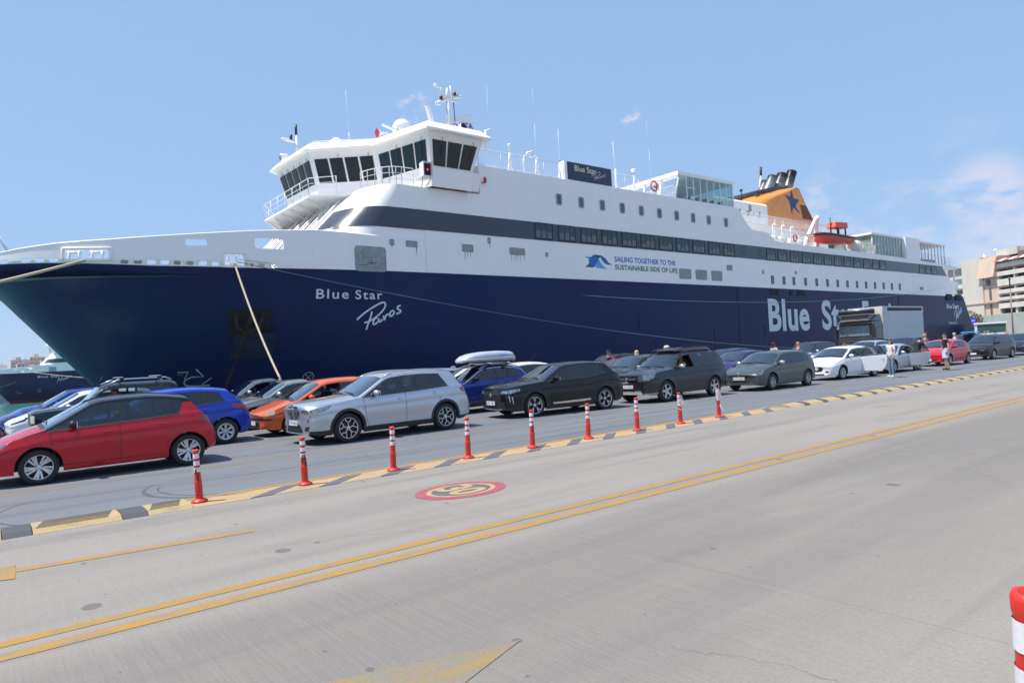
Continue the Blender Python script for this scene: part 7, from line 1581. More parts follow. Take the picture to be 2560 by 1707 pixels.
# ---- far shore apartment blocks
WALLS = [mat(f'apartment wall {i}', c, .85, var=.12, vscale=.3) for i, c in enumerate([(.62, .52, .44), (.66, .60, .52), (.58, .50, .45), (.68, .65, .60), (.55, .42, .36)])]
WIN = mat('dark apartment window', (.07, .08, .10), .3); BALC = mat('balcony slab', (.60, .56, .50), .8); AWN = mat('faded awning', (.48, .25, .18), .8)
hues = ['sand coloured', 'cream', 'pinkish', 'pale grey', 'terracotta']
def block(x, y, w, d, h, i, label):
    o = empty('apartment_building', (x, y, 1.0), 0, label, 'building', 'apartment blocks on the far shore')
    mb = MB(); mb.box(0, w, 0, d, 0, h); mb.box(w*.3, w*.6, d*.3, d*.7, h, h+2.4); mb.build('wall', WALLS[i % 5], o)
    fl_n = max(2, int(h/3.1)); mb = MB(); rs = np.random.RandomState(i)
    for k in range(fl_n):
        z = 1.2+k*3.1
        mb.box(.4, w-.4, -1.1, -.02, z-.35, z-.15, 0); mb.box(.4, w-.4, -1.15, -1.08, z-.15, z+.6, 0)
    mb.build('balcony', BALC, o); mb = MB()
    for k in range(fl_n):
        z = 1.2+k*3.1; n_ = int(w/2.6)
        for q in range(n_):
            x0 = .6+q*(w-1)/n_; mb.box(x0, x0+1.5, -.06, -.01, z, z+1.7, 0)
    mb.build('window', WIN, o); mb = MB()
    for k in range(fl_n):
        if rs.rand() < .6: z = 1.2+k*3.1; x0 = rs.uniform(.5, w*.5); mb.hexa([(x0, -1.3, z+1.3), (x0+w*.3, -1.3, z+1.3), (x0+w*.3, -.1, z+1.8), (x0, -.1, z+1.8), (x0, -1.3, z+1.4), (x0+w*.3, -1.3, z+1.4), (x0+w*.3, -.1, z+1.9), (x0, -.1, z+1.9)])
    if mb.v: mb.build('awning', AWN, o)
    mb = MB(); 
    for k in range(4): x0 = rs.uniform(0, w-1); mb.tube([(x0, d*.4, h), (x0, d*.4, h+rs.uniform(1.5, 3.5))], .07, 4)
    mb.build('aerial', TRIM, o)
xs_b = -26; i = 0; places = ['at the far left', 'second from the left', 'third from the left', 'fourth from the left', 'fifth from the left', 'sixth from the left', 'seventh from the left', 'eighth from the left', 'just left of the dark mast', 'behind the dark mast', 'right of the dark mast', 'half hidden by the bow', 'last before the bow hides them', 'hidden edge one']
rsb = np.random.RandomState(11)
for k in range(13):
    w = rsb.uniform(9, 15); h = [16, 18, 15, 19, 25, 27, 24, 22, 21, 20, 20, 19, 18][k]*.68; y = 640+rsb.uniform(0, 12)
    block(xs_b, y, w, 14, h, k, f'{hues[k % 5]} apartment block on the far shore, {places[k]}'); xs_b += w+rsb.uniform(.3, 1.5)
for k in range(12):
    w = rsb.uniform(10, 16); block(-30+k*13, 700, w, 14, [26, 24, 27, 25, 31, 34, 33, 30, 28, 26, 27, 25][k]*.68, k+40, f'{hues[(k+40) % 5]} apartment block in the far shore rear row, {["leftmost", "second", "third", "fourth", "fifth", "sixth", "seventh", "eighth", "ninth", "tenth", "eleventh", "twelfth"][k]} from left')
LEAF = mat('dull green foliage', (.05, .085, .035), .8, var=.4, vscale=1)
def tree(x, y, h, r, label, seed, leaf=LEAF, z0=0, n=420, ls=.55):
    o = empty('tree', (x, y, z0), 0, label, 'tree'); rs = np.random.RandomState(seed); mb = MB(); mb.tube([(0, 0, 0), (.1, 0, h*.5), (.0, .1, h*.75)], [r*.10, r*.07, r*.03], 7)
    for k in range(5): a = rs.uniform(0, 6.3); mb.tube([(0, 0, h*.45), (r*.5*math.cos(a), r*.5*math.sin(a), h*.75)], [r*.05, r*.02], 5)
    mb.build('trunk', mat('bark', (.10, .075, .055), .9), o); mb = MB()
    cl = [(rs.normal(0, r*.42), rs.normal(0, r*.42), h*.68+rs.normal(0, h*.13), rs.uniform(.25, .5)*r) for _ in range(12)]
    for k in range(n):
        c = cl[rs.randint(12)]; v = rs.normal(size=3); v /= np.linalg.norm(v); p = np.array(c[:3])+v*c[3]*rs.uniform(.5, 1.1); a = rs.normal(size=3); a /= np.linalg.norm(a); b2 = np.cross(a, rs.normal(size=3)); b2 /= np.linalg.norm(b2); s_ = ls*rs.uniform(.5, 1)
        mb.add([p-a*s_*.5, p+b2*s_*.35, p+a*s_*.5, p-b2*s_*.35], [(0, 1, 2, 3)])
    mb.build('crown', leaf, o); return o
tree(23, 628, 14, 6, 'round green tree among the far shore blocks, left one of two', 1, ls=1.6); tree(31, 629, 12, 6, 'round green tree among the far shore blocks, right one of two', 2, ls=1.6)
# ---- terminal and parking building on the right
A36 = R(36); bdir = Vector((-math.sin(A36), -math.cos(A36), 0)); bang = math.atan2(bdir.y, bdir.x)
B0 = Vector((239.3, 79.05, 0))
# local frame: x to the right along the facade, y away from the viewer
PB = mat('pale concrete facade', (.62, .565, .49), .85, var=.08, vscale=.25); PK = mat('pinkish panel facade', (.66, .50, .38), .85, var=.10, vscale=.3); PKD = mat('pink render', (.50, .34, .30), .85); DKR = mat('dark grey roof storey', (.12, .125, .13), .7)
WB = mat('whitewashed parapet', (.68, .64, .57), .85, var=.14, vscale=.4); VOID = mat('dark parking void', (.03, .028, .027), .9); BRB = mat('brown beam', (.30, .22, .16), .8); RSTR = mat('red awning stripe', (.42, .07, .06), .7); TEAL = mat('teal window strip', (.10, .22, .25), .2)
tb = empty('terminal_building', B0, bang, 'pale concrete terminal tower with a round dark window beside the parking decks', 'building')
def bl(o, name, x0, x1, y0, y1, z0, z1, m_): mb = MB(); mb.box(x0, x1, -y1, -y0, z0, z1); return mb.build(name, m_, o)
# note: rotating local x onto the facade puts "away from the viewer" on local -y
bl(tb, 'wall', 0, 8.4, 0, 20, 0, 23.7, PB); bl(tb, 'wall', 8.4, 14.2, .5, 20, 0, 23.3, PK); bl(tb, 'roof_block', 9.5, 17.4, 4, 16, 23.3, 25.3, PB); bl(tb, 'roof_block', 17.4, 20.4, 5, 16, 21.6, 25.0, PKD)
mb = MB(); mb.hexa([(7.2, 1.0, 17.3), (14.1, 1.0, 17.3), (14.1, -.6, 17.3), (7.2, -.6, 17.3), (8.2, .1, 22.9), (14.6, .1, 22.9), (14.6, -.6, 22.9), (8.2, -.6, 22.9)]); mb.build('slanted_bay', PK, tb)
mb = MB(); mb.lathe([(0, 0), (.95, 0), (.95, .1), (0, .1)], 24, Matrix.Translation((10.7, -.09, 15.9))@Matrix.Rotation(R(-90), 4, 'X')); mb.build('round_window', DKR, tb)
bl(tb, 'slot_window', 10.3, 11.2, .4, .45, 10.8, 14.3, DKR); bl(tb, 'slot_window', 10.35, 11.1, .4, .45, 5.4, 9.6, DKR); bl(tb, 'cornice', .2, 14.2, -.15, .5, 9.7, 10.1, BRB); bl(tb, 'lintel', 7.3, 14.1, .1, .45, 15.2, 16.8, mat('grey panel', (.45, .42, .38), .8))
mb = MB(); [mb.tube([(x, -5, 23.6), (x, -5, 25.2+.4*k)], .12, 5) for k, x in enumerate((3.2, 7.6, 8.3))]; mb.ell((8, -5, 25.6), .6, .6, .4, 10); mb.ell((3.4, -5, 24.3), .5, .5, .35, 10); mb.build('roof_aerial', RAILW, tb)
wg = empty('office_wing', B0, bang, 'set back office wing with teal strip windows left of the pale tower', 'building')
bl(wg, 'wall', -14, 0, 3, 20, 0, 19.6, PB); bl(wg, 'upper_storey', -12, -.02, 4, 20, 19.6, 22.2, DKR)
for z0, z1, m_ in ((17.0, 18.6, TEAL), (13.7, 15.0, DKR), (11.0, 12.2, DKR)): bl(wg, 'strip_window', -8, -.3, 2.9, 2.98, z0, z1, m_)
for z in (15.5, 12.6, 9.6): bl(wg, 'balcony', -6-(z-12)*.3, -.1, 1.6, 3, z, z+1.1, WB)
pk = empty('parking_building', B0, bang, 'open parking building with white parapets, dark decks and a red striped awning', 'building')
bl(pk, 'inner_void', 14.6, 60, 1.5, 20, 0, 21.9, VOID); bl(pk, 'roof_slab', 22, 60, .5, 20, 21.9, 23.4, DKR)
for z0, z1 in ((19.5, 20.8), (17.3, 18.5), (14.4, 16.3), (12.2, 13.3), (10.3, 11.2), (8.0, 9.4), (4.6, 6.5)): bl(pk, 'parapet', 14.3, 60, .0, .35, z0, z1, WB)
for z in (14.25, 12.05, 10.15, 9.5, 19.35): bl(pk, 'beam', 14.3, 60, .1, 1.4, z-.25, z, BRB)
for k in range(9): bl(pk, 'column', 14.3+k*5.6, 15.0+k*5.6, .4, 1.4, 0, 21.8, WB if k else BRB)
for k in range(24): mb = MB(); x = 14.5+k*1.9; mb.hexa([(x, 1.2, 21.3), (x+1.9, 1.2, 21.3), (x+1.9, 1.1, 21.3), (x, 1.1, 21.3), (x, -.4, 22.1), (x+1.9, -.4, 22.1), (x+1.9, -.5, 22.0), (x, -.5, 22.0)]); mb.build('awning_panel', RSTR if k % 2 == 0 else WB, pk)
mb = MB(); [mb.box(x, x+4.1, -4.5, -2.7, z, z+1.35) for x, z in ((17, 12.2), (24, 14.3), (31, 14.4), (20, 8.2), (28, 10.4))]
mb.build('parked_cars_inside', mat('pale car shapes', (.35, .35, .36), .5), pk)
# port wall with letters, blue notice, hoarding sign, lamp post, dry shrubs
wl_o = B0+bdir*13-Vector((math.cos(A36), -math.sin(A36), 0))*16
WG = mat('grey green wall', (.36, .40, .35), .8, var=.12, vscale=.4)
pw = empty('port_wall', wl_o, bang, 'long grey green wall with big round blue letters at the right edge', 'wall')
mb = MB(); mb.box(0, 45, -1.5, 0, 1.4, 5.9); mb.box(-.2, 45, -1.6, .1, 0, 1.5); mb.build('panel', [WG], pw)
for w_, a in (('C', 6.6), ('O', 9.9)): text_part('wall_lettering', w_, lambda x, z: (x, .012, z), a, a+1.35, 2.75, 4.1, mat('blue wall letter', (.06, .11, .20), .6), pw, .04)
mb = MB(); mb.box(2.6, 6.0, .02, .15, 3.6, 5.6); ns = mb.build('notice_board', mat('bright blue notice', (.05, .14, .55), .5), pw)
mb = MB(); mb.box(3.0, 5.6, .155, .17, 4.7, 5.1); mb.box(3.2, 5.3, .155, .17, 4.1, 4.3); mb.build('notice_lines', mat('pale notice text', (.35, .30, .55), .6), ns)
def pt(px, py, depth): 
    d = _f+_r*((px-1280)/1706.67)-_u*((py-853.5)/1706.67); return Vector((0, 0, EYE))+d*depth
p = pt(2434, 800, 150); hs = empty('blue_sign', (p.x, p.y, 0), bang, 'blue hoarding sign with a red mark beside the ferry stern', 'sign')
mb = MB(); mb.box(-.85, .85, 0, .12, 2.9, 4.9); mb.build('panel', mat('ultramarine sign', (.03, .05, .48), .5), hs); mb = MB(); [mb.tube([(x, .06, 0), (x, .06, 3)], .06, 6) for x in (-.7, .7)]; mb.build('post', TRIM, hs)
mb = MB(); mb.ell((.1, .13, 3.5), .28, .02, .28, 14); mb.box(-.5, .55, .125, .135, 4.2, 4.32, 1); mb.build('mark', [mat('red sign mark', (.6, .03, .06), .5), PAPER], hs)
p = pt(2530, 788, 160); lp = empty('lamp_post', (p.x, p.y, 0), 0, 'tall brown post in front of the parking decks', 'lamp post')
mb = MB(); mb.tube([(0, 0, 0), (0, 0, 11.5)], [.2, .12], 8); mb.build('pole', mat('rust brown pole', (.30, .22, .17), .7), lp); mb = MB(); mb.tube([(0, 0, 11.5), (-.1, 0, 14.2)], .14, 8); mb.box(-.5, .5, -.1, .1, 13.5, 13.8); mb.build('lamp_head', TRIM, lp)
DRY = mat('dry brown foliage', (.22, .15, .09), .9, var=.4, vscale=1)
p = pt(2428, 790, 165); tree(p.x, p.y, 6.4, 2.6, 'dry brown shrubby tree beside the ferry stern', 5, DRY, 0, 500, .7); p = pt(2440, 795, 168); tree(p.x, p.y, 5.5, 2.4, 'lower dry brown shrub just right of the ferry stern', 6, DRY, 0, 400, .7)
# bus
p = pt(2437, 828, 95); bs = empty('shuttle_bus', (p.x, p.y, 0), R(-72), 'white roofed bus with green glass beyond the right-hand cars', 'bus')
mb = MB(); mb.box(0, 3.6, -8, 0, .4, 1.5, 0); mb.box(-.05, 3.7, -8, .1, 2.75, 3.0, 0); mb.box(0, .3, -8, 0, 1.5, 2.75, 0); mb.build('body', RAILW, bs); mb = MB(); mb.box(.3, 3.55, -7.9, -.05, 1.5, 2.75); mb.build('window', mat('green bus glass', (.04, .10, .09), .1), bs)
mb = MB(); [mb.tube([(x, -1.0, .45), (x, -.75, .45)], .45, 18) for x in (.9, 2.9)]; mb.build('wheel', TYRE, bs); mb = MB(); mb.box(.05, 3.5, .0, .03, .5, .9); mb.build('bumper', TRIM, bs)
def flip_y(root):
    for o in root.children_recursive:
        if o.type == 'MESH' and not o.data.get('flipped'):
            o.data['flipped'] = 1
            for v in o.data.vertices: v.co.y = -v.co.y
            o.data.flip_normals(); del o.data['flipped']; o.data.update()
bpy.context.view_layer.update()
for r_ in (tb, wg, pk, pw, hs, bs): flip_y(r_)
# ---- lorry
GC = paint('dark grey cab', (.055, .055, .052), .2, .4); BOXW = mat('pale grey lorry box', (.52, .55, .58), .45, var=.06, vscale=.5)
tr = empty('lorry', (50.4, 23.75, 0), 0, 'dark cab lorry with a long pale grey box parked by the ferry', 'lorry')
mb = MB(); mb.hexa([(-.05, -1.23, .55), (1.75, -1.23, .55), (1.75, 1.23, .55), (-.05, 1.23, .55), (-.02, -1.24, 1.62), (1.75, -1.24, 1.62), (1.75, 1.24, 1.62), (-.02, 1.24, 1.62)]); mb.hexa([(-.02, -1.24, 1.62), (1.75, -1.24, 1.62), (1.75, 1.24, 1.62), (-.02, 1.24, 1.62), (.18, -1.18, 2.98), (1.75, -1.2, 3.02), (1.75, 1.2, 3.02), (.18, 1.18, 2.98)]); mb.build('cab', GC, tr, bevel=.07, seg=3)
mb = MB(); mb.add([(-.035, -1.08, 1.92), (-.035, 1.08, 1.92), (.10, 1.04, 2.72), (.10, -1.04, 2.72)], [(0, 1, 2, 3)]); mb.build('windscreen', mat('lorry windscreen', (.11, .16, .16), .05, spec=.8, coat=1, var=.6, vscale=3), tr)
mb = MB(); mb.add([(.35, -1.255, 1.85), (1.25, -1.255, 1.85), (1.25, -1.225, 2.6), (.42, -1.225, 2.6)], [(0, 1, 2, 3)]); mb.build('side_window', SGLASS, tr)
mb = MB(); mb.box(-.30, .15, -1.15, 1.15, 2.80, 2.86); mb.hexa([(-.02, -1.2, 3.0), (1.6, -1.2, 3.0), (1.6, 1.2, 3.0), (-.02, 1.2, 3.0), (.35, -1.1, 3.12), (1.7, -1.1, 3.5), (1.7, 1.1, 3.5), (.35, 1.1, 3.12)]); mb.build('sun_visor', GC, tr)
mb = MB(); mb.add([(.10, -1.0, 3.05), (.10, 1.05, 3.05), (.22, 1.05, 3.42), (.22, -1.0, 3.42)], [(0, 1, 2, 3)]); mb.hexa([(.1, -1.0, 3.05), (1.5, -1.0, 3.05), (1.5, 1.05, 3.05), (.1, 1.05, 3.05), (.22, -1, 3.42), (1.5, -1, 3.42), (1.5, 1.05, 3.42), (.22, 1.05, 3.42)]); mb.build('roof_deflector', mat('beige deflector', (.30, .28, .255), .5), tr)
mb = MB(); mb.tube([(.35, -1.15, 3.62), (.35, 1.2, 3.62)], .20, 12, 0); mb.tube([(.65, -1.15, 3.66), (.65, 1.2, 3.66)], .2, 12, 0); mb.tube([(.1, -1.18, 3.82), (.1, 1.22, 3.82)], .04, 6, 1); mb.box(.0, 1.4, -1.2, 1.2, 3.44, 3.48, 1); mb.build('tarpaulin_roll', [mat('black tarpaulin', (.02, .02, .022), .7), ALLOY], tr)
mb = MB(); mb.box(-.075, -.055, -1.0, 1.0, .62, 1.45, 0)
for k in range(5): mb.box(-.085, -.075, -.95, .95, .70+k*.15, .74+k*.15, 1)
mb.obox((-.10, 0, 1.08), .02, 1.9, .06, (R(24), 0, 0), 2); mb.build('grille', [TRIM, GRATE, ALLOY], tr)
for s in (-1, 1): mb = MB(); mb.box(-.12, .10, s*1.38-.10, s*1.38+.10, 1.75, 2.45); mb.box(-.1, -.02, s*1.36-.09, s*1.36+.09, 2.5, 2.75); mb.tube([(0, s*1.2, 2.7), (-.02, s*1.4, 2.65)], .03, 5); mb.build('mirror', TRIM, tr)
mb = MB(); mb.box(1.8, 8.9, -1.26, 1.26, 1.62, 4.02, 0); bx2 = mb.build('cargo_box', BOXW, tr)
mb = MB(); 
for z in (3.62, 3.98, 1.64): mb.box(1.78, 8.94, -1.29, -1.262, z-.04, z+.04, 0)
for x in (1.80, 2.5, 8.86): mb.box(x-.05, x+.05, -1.285, -1.262, 3.6, 4.0, 0)
mb.box(2.6, 8.7, -1.275, -1.263, 3.68, 3.92, 1); mb.box(1.76, 1.8, -1.26, -.6, 1.62, 4.0, 2); mb.build('box_trim', [mat('pale lorry trim', (.60, .62, .62), .4), BLACK, mat('cream corner', (.62, .58, .48), .5)], bx2)
mb = MB(); mb.box(.2, 8.8, -.5, .5, .7, 1.5); mb.box(2.4, 5.2, -1.2, 1.2, .45, 1.2); mb.build('chassis', TRIM, tr)
for x in (.85, 6.2, 7.5):
    for s in (-1, 1):
        mb = MB(); mb.lathe([(.3, -.14), (.48, -.14), (.5, -.1), (.5, .1), (.48, .14), (.3, .14), (.28, .06), (0, .08)], 24, Matrix.Translation((x, s*1.08, .5))@Matrix.Rotation(R(90 if s < 0 else -90), 4, 'X')); mb.build('wheel', TYRE, tr)
# ---- open car doors
def open_door(root, S, x_h, y_h, ang, pnt, Ld=.98, zb=.95, zt=1.36):
    o = empty('hinge', (x_h, y_h, 0)); 
    def P(u, z, d): c, s = math.cos(ang), math.sin(ang); return (x_h+u*c-d*s, y_h-u*s-d*c, z)
    out = [(0, .30), (Ld*.80, .28), (Ld*.98, .55), (Ld*1.02, .85), (Ld, zb), (0, zb-.03)]
    bpy.data.objects.remove(o); mb = MB(); n_ = len(out); bul = [0.0, .01, .03, .03, .01, .01]
    vs = [P(u, z, .03+b_) for (u, z), b_ in zip(out, bul)]+[P(u, z, -.05) for u, z in out]; mb.add(vs, [tuple(range(n_)), tuple(range(2*n_-1, n_-1, -1))]+[(i, n_+i, n_+(i+1) % n_, (i+1) % n_) for i in range(n_)]); d = mb.build('door', pnt, root, bevel=.015)
    fr = [(0.02, zb-.03), (.10, zt-.02), (Ld*.75, zt), (Ld*.97, zb+.02)]; mb = MB(); mb.tube([P(u, z, -.01) for u, z in fr], .022, 6); mb.build('window_frame', TRIM, d)
    mb = MB(); mb.add([P(u, z, -.01) for u, z in fr], [(0, 1, 2, 3)]); mb.build('side_window', GL_S, d)
    mb = MB(); q = P(Ld*.84, zb-.12, .045); mb.ell(q, .07, .02, .015, 10); mb.build('handle', pnt, d)
    mb = MB(); mb.add([P(u, z, -.055) for u, z in [(.05, .36), (Ld*.78, .36), (Ld*.9, .85), (.05, .85)]], [(0, 1, 2, 3)]); mb.build('door_card', SEAT, d)
open_door(o6, None, 2.32, -.86, R(50), WHT, 1.0, .96, 1.38)
open_door(o7, None, 2.42, -.86, R(40), SIL2, 1.02, .92, 1.33)
# ============================================================ people
SK = {'light': mat('light skin', (.52, .30, .21), .55), 'tan': mat('tanned skin', (.34, .17, .105), .55)}
def rest_pose():
    return dict(pel=(0, 0, .96), sp=(0, .005, 1.12), ch=(0, 0, 1.30), nk=(0, .01, 1.475), hb=(0, -.005, 1.56), ht=(0, .0, 1.70),
        lsh=(.175, .01, 1.41), lel=(.235, .03, 1.13), lwr=(.235, -.04, .89), lha=(.235, -.06, .82), rsh=(-.175, .01, 1.41), rel=(-.235, .03, 1.13), rwr=(-.235, -.04, .89), rha=(-.235, -.06, .82),
        lhp=(.09, 0, .90), lkn=(.105, -.01, .50), lan=(.11, .03, .09), lto=(.125, -.14, .045), rhp=(-.09, 0, .90), rkn=(-.105, -.01, .50), ran=(-.11, .03, .09), rto=(-.125, -.14, .045))
BONES = [('pel', 'sp'), ('sp', 'ch'), ('ch', 'nk'), ('nk', 'hb'), ('hb', 'ht'), ('ch', 'lsh'), ('lsh', 'lel'), ('lel', 'lwr'), ('lwr', 'lha'), ('ch', 'rsh'), ('rsh', 'rel'), ('rel', 'rwr'), ('rwr', 'rha'), ('pel', 'lhp'), ('lhp', 'lkn'), ('lkn', 'lan'), ('lan', 'lto'), ('pel', 'rhp'), ('rhp', 'rkn'), ('rkn', 'ran'), ('ran', 'rto')]
RAD = dict(pel=(.145, .105), sp=(.135, .10), ch=(.15, .115), nk=(.055, .055), hb=(.078, .088), ht=(.068, .078), lsh=(.065, .065), rsh=(.065, .065), lel=(.042, .042), rel=(.042, .042), lwr=(.027, .027), rwr=(.027, .027), lha=(.032, .022), rha=(.032, .022),
           lhp=(.095, .10), rhp=(.095, .10), lkn=(.060, .062), rkn=(.060, .062), lan=(.042, .042), ran=(.042, .042), lto=(.038, .028), rto=(.038, .028))
def person(label, loc, rz, h=1.75, pose=None, top=(.7, .7, .7), legs=(.1, .15, .25), shoes=(.05, .05, .05), skin='light', hair=(.03, .02, .015), hair_kind='short', shorts=False, sleeve=.55, slim=1.0, hat=None, group=None, glasses=False, bottom=True):
    P = rest_pose(); P.update(pose or {}); s = h/1.75; root = empty('person', loc, rz, label, 'person', group)
    names = [k_ for k_ in P if k_ != 'face']; idx = {n_: i for i, n_ in enumerate(names)}; vs = [Vector(P[n_])*s for n_ in names]; es = [(idx[a], idx[b_]) for a, b_ in BONES]; rd = [(RAD[n_][0]*s*(slim if n_ in ('pel', 'sp', 'ch', 'lhp', 'rhp') else 1), RAD[n_][1]*s) for n_ in names]
    if hair_kind == 'long' or slim < .95:
        rd[idx['sp']] = (rd[idx['sp']][0]*.9, rd[idx['sp']][1]*.95)
    for side in ('l', 'r'):       # five fingers and a thumb root per hand
        w_, p_ = Vector(P[side+'wr'])*s, Vector(P[side+'ha'])*s; d = (p_-w_).normalized(); a = d.cross(Vector((1, 0, 0))); a = a.normalized() if a.length > .1 else Vector((0, 0, 1)); bb = d.cross(a).normalized()
        for k in range(5):
            off = (k-1.5)*.017*s if k < 4 else -.034*s; L1 = (.040, .046, .043, .034, .026)[k]*s; st_ = p_+a*off*.9+(d*.012*s if k < 4 else -d*.015*s)
            i0 = len(vs); vs.append(st_); rd.append((.0105*s, .0105*s)); es.append((idx[side+'ha'], i0)); e1 = st_+d*L1+a*(off*.3 if k < 4 else -.022*s); vs.append(e1); rd.append((.0085*s, .0085*s)); es.append((i0, i0+1)); vs.append(e1+d*L1*.6-bb*.012*s*(1 if side == 'l' else -1)); rd.append((.007*s, .007*s)); es.append((i0+1, i0+2))
    # nose and chin keep the face from being a ball
    fwd = Vector(P.get('face', (0, -1, 0))); hbv, htv = Vector(P['hb'])*s, Vector(P['ht'])*s; mid = hbv.lerp(htv, .35)
    names_n = len(names)
    me = bpy.data.meshes.new('body'); me.from_pydata([tuple(v) for v in vs], es, []); ob = link('tmp', me)
    ob.modifiers.new('s', 'SKIN'); sv = me.skin_vertices[0].data if me.skin_vertices else None
    if sv is None:
        lay = me.attributes; 
    for i, r_ in enumerate(rd): me.skin_vertices[0].data[i].radius = r_
    me.skin_vertices[0].data[idx['pel']].use_root = True
    sb = ob.modifiers.new('ss', 'SUBSURF'); sb.levels = 2; sb.render_levels = 2
    dg = bpy.context.evaluated_depsgraph_get(); nm = bpy.data.meshes.new_from_object(ob.evaluated_get(dg)); bpy.data.objects.remove(ob)
    nm.name = 'body'
    c = [mat(f'cloth {tuple(round(q, 2) for q in col)}', col, .85, var=.15, vscale=9) for col in (top, legs, shoes)]; nm.materials.clear()
    for m_ in (SK[skin], c[0], c[1], c[2]): nm.materials.append(m_)
    segs = [(Vector(P[a])*s, Vector(P[b_])*s, a, b_) for a, b_ in BONES]
    for pg in nm.polygons:
        ce = pg.center; best = 9; lab = None
        for a, b_, na, nb in segs:
            d = b_-a; t = max(0, min(1, (ce-a).dot(d)/max(d.length_squared, 1e-9))); q = (ce-(a+d*t)).length/ (1.0 if na not in ('pel', 'sp', 'ch') or nb in ('lsh', 'rsh') else 1.5)
            if q < best: best = q; lab = (na, nb, t)
        na, nb, t = lab; mi = 0
        if nb in ('sp', 'ch'): mi = 1
        elif nb == 'nk': mi = 1 if t < .78 else 0
        elif nb in ('lsh', 'rsh'): mi = 1
        elif nb in ('lel', 'rel'): mi = 1 if t < sleeve else 0
        elif nb in ('lhp', 'rhp'): mi = 2
        elif nb in ('lkn', 'rkn'): mi = 2 if (not shorts or t < .8) else 0
        elif nb in ('lan', 'ran'): mi = (2 if not shorts else 0) if t < .93 else 3
        elif nb in ('lto', 'rto'): mi = 3
        if na == 'pel' and nb == 'sp' and t < .05: mi = 2
        pg.material_index = mi; pg.use_smooth = True
    link('body', nm, root)
    # face, hair
    hd = hbv.lerp(htv, .5); up = (htv-hbv).normalized(); fw = (fwd-up*fwd.dot(up)).normalized(); rt_ = fw.cross(up)
    Mh = Matrix((( rt_.x, -fw.x, up.x), (rt_.y, -fw.y, up.y), (rt_.z, -fw.z, up.z))).to_4x4()
    H = lambda x, y, z: hd+(Mh.to_3x3()@Vector((x, y, z)))*s
    mb = MB(); mb.ell(H(0, -.088, -.012), .013*s, .018*s, .022*s, 8, M=Mh); 
    for q in (-1, 1): mb.ell(H(q*.075, .0, -.01), .012*s, .02*s, .03*s, 8, M=Mh)
    mb.build('nose_and_ears', SK[skin], root)
    mb = MB()
    for q in (-1, 1): mb.ell(H(q*.03, -.082, .012), .013*s, .008*s, .008*s, 8, M=Mh)
    mb.ell(H(0, -.083, -.050), .022*s, .006*s, .006*s, 8, M=Mh)
    if glasses: [mb.ell(H(q*.034, -.088, .012), .028*s, .008*s, .020*s, 10, M=Mh) for q in (-1, 1)]
    mb.build('eyes_and_mouth', TRIM, root)
    hm = mat(f'hair {tuple(round(q, 2) for q in hair)}', hair, .6, bump=.8, bscale=50, var=.3, vscale=20)
    if hair_kind != 'none':
        mb = MB(); mb.ell(H(0, .018, .035), .084*s, .094*s, .080*s, 16, M=Mh); mb.ell(H(0, .045, -.01), .078*s, .062*s, .085*s, 14, M=Mh)
        if hair_kind == 'long':
            for q in (-1, 1): mb.ell(H(q*.068, .02, -.05), .034*s, .055*s, .11*s, 10, M=Mh); mb.ell(H(q*.06, .05, -.13), .045*s, .05*s, .07*s, 10, M=Mh)
            mb.ell(H(0, .07, -.10), .085*s, .055*s, .13*s, 12, M=Mh); mb.ell(H(.03, .08, -.18), .06*s, .04*s, .07*s, 10, M=Mh)
        if hair_kind == 'tail': mb.ell(H(0, .115, .03), .035*s, .05*s, .035*s, 10, M=Mh); mb.ell(H(0, .13, -.06), .028*s, .03*s, .10*s, 10, M=Mh)
        mb.build('hair', hm, root)
    if hat:
        mb = MB(); hM = Matrix.Translation(H(0, .01, .045))@Mh; mb.lathe([(.15*s, -.02), (.155*s, -.012), (.105*s, .012*s), (.098*s, .07*s), (.085*s, .10*s), (.04*s, .115*s), (0, .117*s)], 24, hM, caps=False); mb.build('hat', mat('straw hat', hat, .9), root)
    if shorts:
        mb = MB()
        for sd in ('l', 'r'):
            a, b_ = Vector(P[sd+'hp'])*s, Vector(P[sd+'kn'])*s; mb.tube([a+Vector((0, 0, .03)), a.lerp(b_, .4), a.lerp(b_, .82)], [.115*s, .118*s, .120*s], 14, cap=False)
        mb.build('shorts', c[1], root)
    return root
person('woman in white tee shirt and blue jeans with wavy auburn hair, hand on her hip', (30.80, 13.05, 0), R(-112), 1.70, dict(rel=(-.33, .12, 1.17), rwr=(-.20, .05, 1.04), rha=(-.16, -.01, 1.02), lel=(.22, .02, 1.13), lwr=(.22, -.10, .92), lha=(.21, -.14, .87), lkn=(.09, -.03, .50), lan=(.10, -.02, .09), lto=(.12, -.19, .045), face=(.25, -1, 0)),
       (.72, .70, .76), (.16, .23, .31), (.70, .69, .64), 'light', (.16, .045, .025), 'long', slim=.95)
person('man in black tee shirt and pale blue shorts seen from behind', (36.55, 12.98, 0), R(-140), 1.82, dict(lel=(.25, .05, 1.13), lwr=(.25, -.03, .88), rel=(-.25, .02, 1.13), rwr=(-.24, -.10, .90), lkn=(.12, -.05, .50), lan=(.15, .06, .09), lto=(.17, -.11, .045), rkn=(-.09, .0, .50), face=(.9, -.6, .1)),
       (.012, .012, .013), (.50, .55, .72), (.02, .02, .022), 'light', (.015, .012, .012), 'short', shorts=True, slim=1.05)
